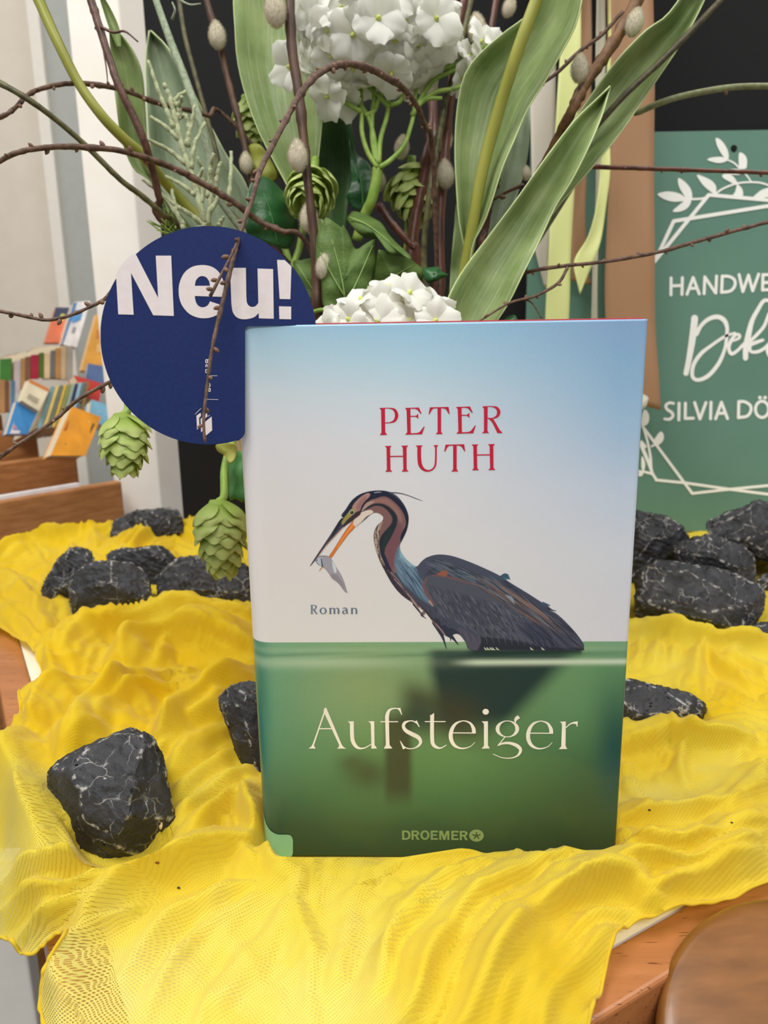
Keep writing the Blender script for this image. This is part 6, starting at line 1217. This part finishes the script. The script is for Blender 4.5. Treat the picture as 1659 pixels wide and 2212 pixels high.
def leaf(label, left, right, d, curl, m, fold=0, wave=.003, edge=True):
    V, Fc, UV = leaf_mesh(left, right, d, curl, fold=fold, wave=wave); V = np.array(V); n = len(V)//11
    b = thing('long_leaf', V[-6], label, 'leaf', 'long tulip leaves of the arrangement'); o = mk('leaf_blade', V, Fc, m, b, uv=UV); s_ = o.modifiers.new('solid', 'SOLIDIFY'); s_.thickness = .0007
    if edge:
        for k_ in (0, 10): E_ = V.reshape(n, 11, 3)[:, k_]; A, B_ = tube(E_, .00045, 5); mk('leaf_edge', A, B_, mat('pale_leaf_edge', (182, 196, 140), rough=.5) if 'pale_leaf_edge' not in bpy.data.materials else bpy.data.materials['pale_leaf_edge'], b)
    return b
leaf('broad upright leaf left of the white flower head, cut by the top frame edge', [(506, -20), (508, 60), (513, 130), (532, 210), (562, 290), (604, 370), (645, 450), (690, 560)], [(700, -20), (702, 100), (700, 200), (692, 300), (684, 380), (690, 450), (720, 560)], (.49, .50), .012, LF)
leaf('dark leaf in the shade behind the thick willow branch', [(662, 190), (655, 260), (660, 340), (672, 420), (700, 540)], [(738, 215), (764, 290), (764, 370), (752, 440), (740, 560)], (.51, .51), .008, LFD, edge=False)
lb = leaf('big leaf with a yellow green stem, right of the white flower head', [(1190, -60), (1150, 22), (1090, 70), (1035, 118), (1003, 165), (988, 235), (983, 320), (986, 400), (992, 480), (1004, 545), (1000, 640)], [(1262, -30), (1245, 50), (1212, 115), (1178, 175), (1140, 235), (1112, 300), (1086, 360), (1064, 430), (1046, 480), (1020, 535), (1010, 640)], (.40, .46), .016, LF, fold=-.02)
V, Fc = tube(cr(P3([(1170, -30, .402), (1118, 110, .41), (1074, 250, .424), (1042, 370, .435), (1024, 470, .444), (1008, 560, .452), (992, 640, .458), (980, 740, .462)]), 6), .0034, 10); o = mk('stem', V, Fc, STEMY, lb); o['label'] = 'smooth yellow green stem'
leaf('largest leaf leaning right, its base behind the book top', [(1318, 186), (1285, 218), (1240, 262), (1180, 340), (1120, 425), (1060, 505), (1000, 585), (970, 640), (950, 700), (930, 780)], [(1318, 188), (1300, 250), (1268, 325), (1232, 395), (1200, 445), (1165, 520), (1130, 590), (1098, 655), (1062, 710), (1010, 790)], (.41, .42), .012, LF)
leaf('long leaf slanting up to the top right corner behind the largest leaf', [(1488, -30), (1440, 34), (1395, 66), (1335, 128), (1288, 190), (1250, 245), (1190, 330), (1110, 450)], [(1535, -30), (1500, 44), (1462, 108), (1420, 170), (1378, 232), (1330, 300), (1270, 372), (1210, 440), (1150, 520)], (.43, .46), .012, LF, fold=.01)
leaf('grey green leaf in the shade between the big leaf and the ribbons', [(1112, 240), (1092, 330), (1070, 420), (1050, 520), (1035, 620)], [(1144, 165), (1145, 270), (1138, 350), (1112, 440), (1080, 530), (1060, 640)], (.51, .51), .006, LFG, edge=False)
leaf('narrow pale leaf strip below the big leaf at the book top', [(985, 440), (978, 520), (972, 600), (968, 700)], [(1003, 520), (1012, 560), (1004, 620), (990, 710)], (.47, .47), .003, LF, edge=False)
leaf('grey green pointed leaf behind the frosted sprig', [(322, 66), (315, 130), (317, 230), (325, 320), (340, 400), (375, 480), (420, 580)], [(326, 66), (364, 105), (405, 175), (450, 262), (492, 340), (528, 392), (548, 460), (560, 560)], (.53, .53), .014, LFG)
leaf('lowest outer leaf on the left above the blue card', [(235, 60), (240, 130), (250, 220), (262, 300), (288, 365), (330, 400), (400, 520)], [(250, 60), (288, 108), (308, 160), (314, 230), (318, 300), (324, 370), (420, 500)], (.46, .49), .008, LF, edge=False)
tp = branch('tulip', [(70, -30, .42), (88, 10, .42), (125, 92, .42), (170, 180, .425), (220, 250, .43), (270, 302, .44), (310, 338, .45), (400, 440, .48)], [24, 23, 22, 21, 22, 23, 23, 22], STEMY, 'orange tulip in the top left corner on a bent green stem', 'tulip', seed=31)
OR = mat('orange_petal', (232, 150, 34), (244, 190, 60), scale=60, rough=.45, trans=.3)
def tul(u, v): s = u-.5; w_ = .62*math.sin(min(1, v*.9+.1)*math.pi*.9)**.6; return (s*w_, .34*math.sin(v*2.2+.1)-.75*s*s*w_, v)
TULP = grid_mesh('petal', tul, 8, 8, OR)
tc_ = at(60, -42, .42); ax = -_R*.55+_U*.25-_F*.12
for i in range(6): inst('petal', TULP, tp, TRS(tc_-ORG[tp.name], frame(_U*.6-_R*.75, roll=i*1.047), .030))
lv = leaf_mesh([(210, -20), (222, 20), (236, 62), (252, 100)], [(216, -20), (240, 20), (258, 62), (262, 100)], (.455, .46), .004, mcols=10)
mk('leaf_blade', lv[0], lv[1], LF, tp, uv=lv[2])

# --- lobed leaves of the hop vine and ivy
def lobed(label, outline, c, d, m, bulge=.008, tilt=(0, 0), veins=(), seed=0, vm=None):
    O = cr(np.asarray(outline, float), 3, True); n = len(O); RG_ = 9; V = []; r = random.Random(seed); cx, cy = c
    def dep(x, y, t): return d+tilt[0]*(x-cx)*.0001+tilt[1]*(y-cy)*.0001-bulge*(1-t*t)+.0018*math.sin((x-cx)*.09+seed)*t+.0012*math.sin((y-cy)*.13+seed*2)*t
    for j in range(RG_+1):
        t = j/RG_
        for i in range(n): x, y = cx+(O[i, 0]-cx)*max(t, .002), cy+(O[i, 1]-cy)*max(t, .002); V.append(at(x, y, dep(x, y, t)))
    Fc = [(j*n+i, j*n+(i+1) % n, (j+1)*n+(i+1) % n, (j+1)*n+i) for j in range(RG_) for i in range(n)]+[tuple(range(n))]
    b = thing('lobed_leaf', V[-1], label, 'leaf', 'lobed leaves of the arrangement'); o = mk('leaf_blade', V, Fc, m, b); s_ = o.modifiers.new('solid', 'SOLIDIFY'); s_.thickness = .0006
    for P in veins:
        Q = cr([(x, y) for x, y in P], 5); tt = [min(1, math.hypot(x-cx, y-cy)/ (max(math.hypot(*(q-np.array(c))) for q in O)*.8)) for x, y in Q]
        A = np.array([at(x, y, dep(x, y, t)-.0007) for (x, y), t in zip(Q, tt)]); vv, ff = tube(A, np.linspace(.0006, .0002, len(A)), 5); mk('vein', vv, ff, vm or VEIN, b)
    return b
VEIN = mat('leaf_vein', (128, 156, 84), rough=.5); VEIND = mat('dark_leaf_vein', (64, 116, 62), rough=.5)
lobed('big lobed green leaf above the lower white flower', [(684, 512), (694, 490), (704, 470), (722, 480), (738, 491), (741, 486), (755, 507), (768, 538), (790, 526), (811, 517), (812, 540), (814, 556), (808, 595), (801, 626), (792, 643), (779, 656), (764, 668), (749, 675), (722, 672), (698, 660), (694, 610), (686, 590), (682, 560)], (745, 600), .43, IVY, .006, (1, 0), [[(748, 672), (738, 600), (712, 500)], [(748, 655), (775, 600), (805, 530)], [(744, 640), (715, 590), (692, 545)], [(748, 650), (780, 640), (800, 622)]], 1)
lobed('curled leaf with a turned over edge behind the big lobed leaf', [(749, 474), (756, 462), (764, 456), (790, 463), (815, 475), (828, 486), (840, 505), (858, 525), (880, 545), (888, 556), (885, 562), (862, 550), (838, 545), (822, 520), (800, 515), (786, 512), (770, 500)], (800, 492), .45, IVY, .012, (0, -4), [[(756, 470), (800, 490), (870, 545)]], 2)
lobed('leaf with toothed upper edge behind the lower white flower', [(816, 545), (824, 540), (850, 548), (880, 556), (900, 570), (914, 582), (914, 600), (905, 612), (882, 630), (876, 660), (830, 665), (800, 640), (808, 600)], (850, 605), .445, IVY, .006, (0, 2), [[(820, 655), (850, 600), (895, 572)]], 3)
lobed('dark green glossy leaf under the hop cone left of the thick branch', [(540, 400), (560, 380), (588, 390), (608, 410), (630, 430), (640, 470), (640, 505), (622, 538), (590, 528), (560, 520), (534, 505), (530, 450)], (585, 460), .47, IVYD, .006, (2, 0), [[(600, 530), (585, 460), (560, 395)]], 4, VEIND)
lobed('small bright dark green leaf at the right behind the flower', [(912, 582), (930, 577), (948, 576), (955, 586), (970, 594), (958, 600), (938, 608), (922, 610)], (938, 592), .46, IVYD, .004, (0, 0), [], 5)
lobed('shaded leaf between card edge and thick willow branch', [(632, 566), (650, 562), (680, 560), (690, 600), (690, 660), (672, 655), (658, 640), (645, 605)], (665, 605), .46, IVY, .004, (0, 0), [[(690, 650), (660, 600), (640, 570)]], 6)
lobed('tall dark leaf left of the green flower stalk', [(745, 250), (752, 262), (760, 300), (770, 330), (795, 350), (805, 372), (815, 388), (800, 420), (785, 452), (762, 448), (748, 425), (757, 400), (757, 360), (752, 300)], (775, 390), .50, IVYD, .003, (0, 0), [[(785, 450), (778, 380), (752, 270)]], 7, VEIND)
lobed('small dark leaf tip above the book right of the lower flower', [(1085, 694), (1098, 683), (1112, 680), (1118, 690), (1112, 705), (1085, 708)], (1102, 694), .42, IVYD, .003, (0, 0), [], 8)
lobed('small green leaf edge beside the right hop cone at the book', [(493, 1005), (500, 985), (512, 975), (530, 985), (530, 1080), (510, 1078), (496, 1080), (494, 1050)], (514, 1030), .42, mat('leaf_mid_green', (70, 128, 66), (92, 150, 82), scale=60, rough=.5, trans=.2), .004, (0, 0), [], 9)
lobed('yellow green leaf peeping out under the blue card', [(466, 962), (480, 958), (505, 958), (512, 968), (508, 990), (496, 1000), (486, 985), (470, 975)], (490, 975), .40, mat('leaf_lime', (164, 166, 72), (184, 184, 96), scale=60, rough=.5, trans=.3), .001, (0, 0), [], 10)
lobed('yellow green leaf behind the left hop cone', [(536, 320), (548, 310), (568, 318), (600, 372), (592, 392), (560, 388), (545, 360)], (568, 355), .50, mat('leaf_yellow', (140, 148, 50), (164, 168, 72), scale=60, rough=.5, trans=.3), .001, (0, 0), [], 11)

# --- hop cones
def hop(label, x, y, d, wpx, hpx, tilt, stalk, n=44, face=0.0, seed=0):
    r = random.Random(seed); c = at(x, y, d); Rm = wpx/2*d/FPX; H = hpx*d/FPX
    ax = -_U*math.cos(math.radians(tilt))+_R*math.sin(math.radians(tilt)); ax = ax-_F*face; ax /= np.linalg.norm(ax); top = c-ax*H*.46
    b = thing('hop_cone', top, label, 'hop cone', 'green hop cones of the arrangement'); o0 = ORG[b.name]
    M0 = frame(ax); X_ = np.array(M0.col[0][:3]); Y_ = np.array(M0.col[1][:3])
    V, Fc = tube([top, top+ax*H*.2, top+ax*H*.6, top+ax*H*.85], [Rm*.3, Rm*.62, Rm*.5, Rm*.1], 10); mk('cone_core', V, Fc, BR_CORE, b)
    for i in range(n):
        t = (i+.5)/n; a = i*2.39996+r.uniform(-.15, .15); rad = Rm*(.34+.56*math.sin(math.pi*min(1, .12+t*.86))**.8)*(1-.25*t); out = X_*math.cos(a)+Y_*math.sin(a)
        sp = Rm*(1.0-.28*t)*r.uniform(.88, 1.1); open_ = .50-.52*t+r.uniform(-.08, .08)
        p = top+ax*H*(.02+.70*t)+out*rad*.62; yd = ax*math.cos(open_)+out*math.sin(open_); zd = out*math.cos(open_)-ax*math.sin(open_); xd = np.cross(yd, zd)
        M = Matrix(((*[xd[0], yd[0], zd[0]], 0), (*[xd[1], yd[1], zd[1]], 0), (*[xd[2], yd[2], zd[2]], 0), (0, 0, 0, 1))); inst('bract', BRA[i % 4], b, TRS(p-o0, M, (sp*.98, sp*.92, sp*.8)))
    S_ = np.vstack([[top+ax*H*.04], P3(stalk)]); A = cr(S_, 6); V, Fc = tube(A, np.linspace(.0024, .0015, len(A))*(d/.4), 8); mk('stalk', V, Fc, STEMG, b); return b
BR_CORE = mat('hop_core', (120, 142, 56), rough=.6)
hop('hop cone hanging under the left rim of the blue card', 268, 962, .37, 112, 150, 4, [(276, 885, .37), (282, 840, .375), (330, 760, .40), (520, 760, .46), (740, 820, .50)], seed=1)
hop('longest hop cone, hanging at the left side of the book', 477, 1166, .405, 118, 190, 4, [(484, 1070, .405), (485, 1010, .41), (505, 950, .42), (560, 880, .45), (760, 830, .50)], n=56, seed=2)
hop('hop cone high up between two broad leaves', 541, 268, .525, 78, 116, 10, [(532, 215, .525), (560, 330, .53), (640, 600, .53), (780, 800, .52)], n=34, seed=3)
hop('open hop cone in the middle behind the thick willow branch', 668, 418, .46, 118, 122, -8, [(680, 350, .48), (650, 520, .48), (640, 620, .48), (760, 800, .50)], n=34, face=.9, seed=4)
hop('shaded hop cone among the dark stems at the centre', 893, 418, .535, 118, 128, 6, [(890, 345, .54), (880, 520, .54), (870, 760, .53)], n=36, face=.3, seed=5)
hop('small hop cone peeping out above the dark glossy leaf', 560, 378, .515, 50, 60, 30, [(545, 340, .52), (600, 620, .53), (760, 800, .52)], n=20, seed=6)

# --- white ball flowers
def ball(label, cx, cy, d, rx, ry, nfl, hub, stalks, seed, keep=lambda x, y: True, extra=(), pet=44):
    r = random.Random(seed); c = at(cx, cy, d); sx_, sy_ = rx*d/FPX, ry*d/FPX; b = thing('ball_flower', c-_U*sy_, label, 'flower', 'white ball flowers'); o0 = ORG[b.name]; pts = []
    for i in range(nfl):
        zc = 1-(i+.5)/nfl*1.55; a = i*2.39996; q = math.sqrt(max(0, 1-zc*zc)); v = np.array([q*math.cos(a), q*math.sin(a), zc])   # v2: towards camera
        px_, py_ = cx+v[0]*rx, cy-v[1]*ry
        if not keep(px_, py_): continue
        n = _R*v[0]/rx*100+_U*v[1]/ry*100-_F*v[2]/(.5*(rx+ry))*100; n /= np.linalg.norm(n); pts.append((c+_R*v[0]*sx_*.93+_U*v[1]*sy_*.93-_F*v[2]*(sx_+sy_)*.45*.9, n))
    for (x, y, dd, nx, ny) in extra: n = _R*nx+_U*ny-_F*.8; pts.append((at(x, y, dd), n/np.linalg.norm(n)))
    for i, (p, n) in enumerate(pts):
        p = p+n*r.uniform(-.006, .004); n2 = n+np.array([r.uniform(-.35, .35) for _ in range(3)]); n2 /= np.linalg.norm(n2); s_ = pet*d/FPX*r.uniform(.85, 1.12); rl = r.uniform(0, 6.28)
        f = inst('floret', CEN, b, TRS(p-o0, frame(n2, roll=rl), s_*.9)); k_ = 5 if r.random() < .75 else 4
        for q in range(k_):
            M = Matrix.Rotation(q*2*math.pi/k_+r.uniform(-.12, .12), 4, 'Z') @ Matrix.Translation((0, .06, .12)) @ Matrix.Rotation(r.uniform(.0, .42), 4, 'X') @ Matrix.Scale(r.uniform(.98, 1.18), 4)
            inst('petal', PET[r.randrange(5)], f, M)
    for P, w0, w1 in stalks:
        A = cr(P3(P), 6); V, Fc = tube(A, np.linspace(w0, w1, len(A))/2*P[0][2]/FPX, 8); mk('stalk', V, Fc, STEMG, b)
    return b
SK = [([(770, 520, .485), (788, 465, .48), (802, 435, .475), (812, 395, .472), (816, 362, .47)], 22, 22)]
for P in ([(816, 362), (795, 330), (782, 285), (782, 240), (778, 190), (772, 150)], [(814, 355), (810, 310), (800, 265), (788, 240), (770, 210), (748, 180)], [(818, 355), (822, 300), (836, 250), (842, 190), (840, 140)], [(820, 362), (845, 345), (872, 315), (888, 270), (895, 235), (900, 180)],
          [(812, 350), (804, 300), (804, 250), (808, 200), (800, 150)], [(842, 232), (815, 205), (795, 185), (780, 150)], [(842, 228), (866, 215), (864, 170), (852, 130)], [(890, 250), (930, 180), (975, 155), (1010, 140)], [(893, 240), (920, 215), (955, 212)], [(782, 242), (752, 225), (728, 206), (705, 190)], [(896, 230), (940, 200), (985, 190), (1030, 165), (1050, 130)], [(788, 250), (808, 240), (818, 215), (830, 195)], [(940, 150), (985, 140), (1030, 110), (1062, 95)]):
    SK.append(([(x, y, .468+.0002*i) for i, (x, y) in enumerate(P)], 12, 8))
ball('large white ball flower at the top centre of the arrangement', 812, 78, .462, 168, 112, 62, None, SK, 3, extra=[(1018, 110, .462, .5, .3), (1045, 82, .465, .7, .2), (1068, 100, .468, .8, -.2), (990, 165, .475, .5, -.5), (715, 205, .46, -.5, -.6), (640, 150, .455, -.9, 0), (745, 205, .47, -.1, -.8)], pet=52)
ball('lower white ball flower just behind the top edge of the book', 848, 742, .40, 142, 108, 56, None, [([(860, 850, .44), (850, 780, .42), (848, 740, .40)], 18, 16), ([(660, 682, .43), (690, 670, .42), (720, 672, .41), (760, 690, .405)], 9, 8)], 8, keep=lambda x, y: y < 760, pet=52)

# --- frosted sprig
FK = .33756
sp = [[(1310, 1420), (1240, 1150), (1170, 950), (1130, 780), (1085, 620), (1052, 540)], [(1140, 890), (1060, 810), (968, 750)], [(1190, 1050), (1080, 960), (945, 893)], [(1115, 820), (1060, 690), (1000, 540), (950, 390)], [(1250, 1250), (1160, 1180), (1060, 1128)], [(1180, 1440), (1050, 1260), (910, 1145)], [(1300, 1430), (1200, 1360), (1120, 1310), (1010, 1220)], [(1130, 770), (1150, 700), (1118, 640), (1192, 580)], [(1150, 740), (1145, 690), (1165, 620)], [(1190, 930), (1210, 840), (1190, 740), (1145, 760)],
      [(1225, 1080), (1245, 930), (1310, 785)], [(1330, 1260), (1345, 1100), (1365, 980)], [(1380, 1200), (1395, 1100), (1412, 1040)], [(1462, 1310), (1478, 1120), (1480, 970)], [(1330, 1440), (1350, 1250), (1345, 1080)], [(1200, 940), (1225, 790), (1247, 680)], [(1180, 1470), (1130, 1350), (1100, 1215)], [(1290, 1300), (1300, 1120), (1260, 1000)], [(1400, 1440), (1430, 1390)], [(1320, 1400), (1400, 1250), (1388, 1180)], [(1300, 1380), (1250, 1200), (1300, 1080)]]
sg_ = thing('frosted_sprig', at(1330*FK, 1450*FK, .45), 'pale frosted sprig with fine branching arms above the blue card', 'sprig')
for i, P in enumerate(sp):
    A = cr(P3([(x*FK, y*FK, .45-.0000*j+(.008*math.sin(i*2.1) if j == len(P)-1 else 0)) for j, (x, y) in enumerate(P)]), 6); A[:, 1] += .001*np.sin(np.arange(len(A))*1.9+i); V, Fc = tube(A, np.linspace(.0016, .0010, len(A))*(1.35 if i == 0 else 1)*(1+.12*np.sin(np.arange(len(A))*2.7)), 7)
    mk('main_arm' if i == 0 else 'side_arm', V, Fc, FLOCK, sg_)
A = cr(np.vstack([P3([(1310*FK, 1420*FK, .45), (470, 560, .46)]), [root()]]), 6); V, Fc = tube(A, .002, 7); mk('stem', V, Fc, FLOCK, sg_)
fs = thing('fern_tuft', at(385, 520, .46), 'small bright green needle tuft just above the blue card', 'foliage')
rf = random.Random(9)
for i in range(22):
    x0, y0 = 362+rf.uniform(-6, 40), 505+rf.uniform(-10, 10); a = rf.uniform(-1.4, .9); L_ = rf.uniform(28, 62); A = cr(P3([(x0, y0, .462), (x0+L_*.5*math.sin(a), y0-L_*.5*math.cos(a)*.8, .458), (x0+L_*math.sin(a)*1.1, y0-L_*math.cos(a), .456)]), 4); V, Fc = tube(A, np.linspace(.0008, .0003, len(A)), 5); mk('needle', V, Fc, STEMG, fs)
A = cr(np.vstack([P3([(378, 508, .462), (480, 640, .48)]), [root()]]), 5); V, Fc = tube(A, .0012, 6); mk('stem', V, Fc, STEMG, fs)
# --- crumbs on the gauze
for i, (x, y, s_, c, lb) in enumerate(((340, 1866, 5, (120, 62, 36), 'reddish brown seed husk lying on the gauze below the large stone'), (386, 1920, 4, (52, 48, 40), 'dark crumb lying on the gauze left of the book'), (1402, 1752, 4, (40, 36, 28), 'tiny dark crumb lying on the gauze right of the book'), (1580, 1779, 3, (40, 30, 24), 'tiny dark crumb lying on the gauze near the right frame edge'))):
    p = on_cloth(x, y)+np.array([0, -.0002, .0005]); V, Fc = tube([p-_R*s_*.00016, p-_R*s_*.00005+XYZ[2]*.0003, p+_R*s_*.00008, p+_R*s_*.00018], [.0001, s_*.00009, s_*.0001, .0001], 6); o = mk('crumb', V, Fc, mat('crumb_brown', c, rough=.6), None); tag(o, lb, 'crumb')
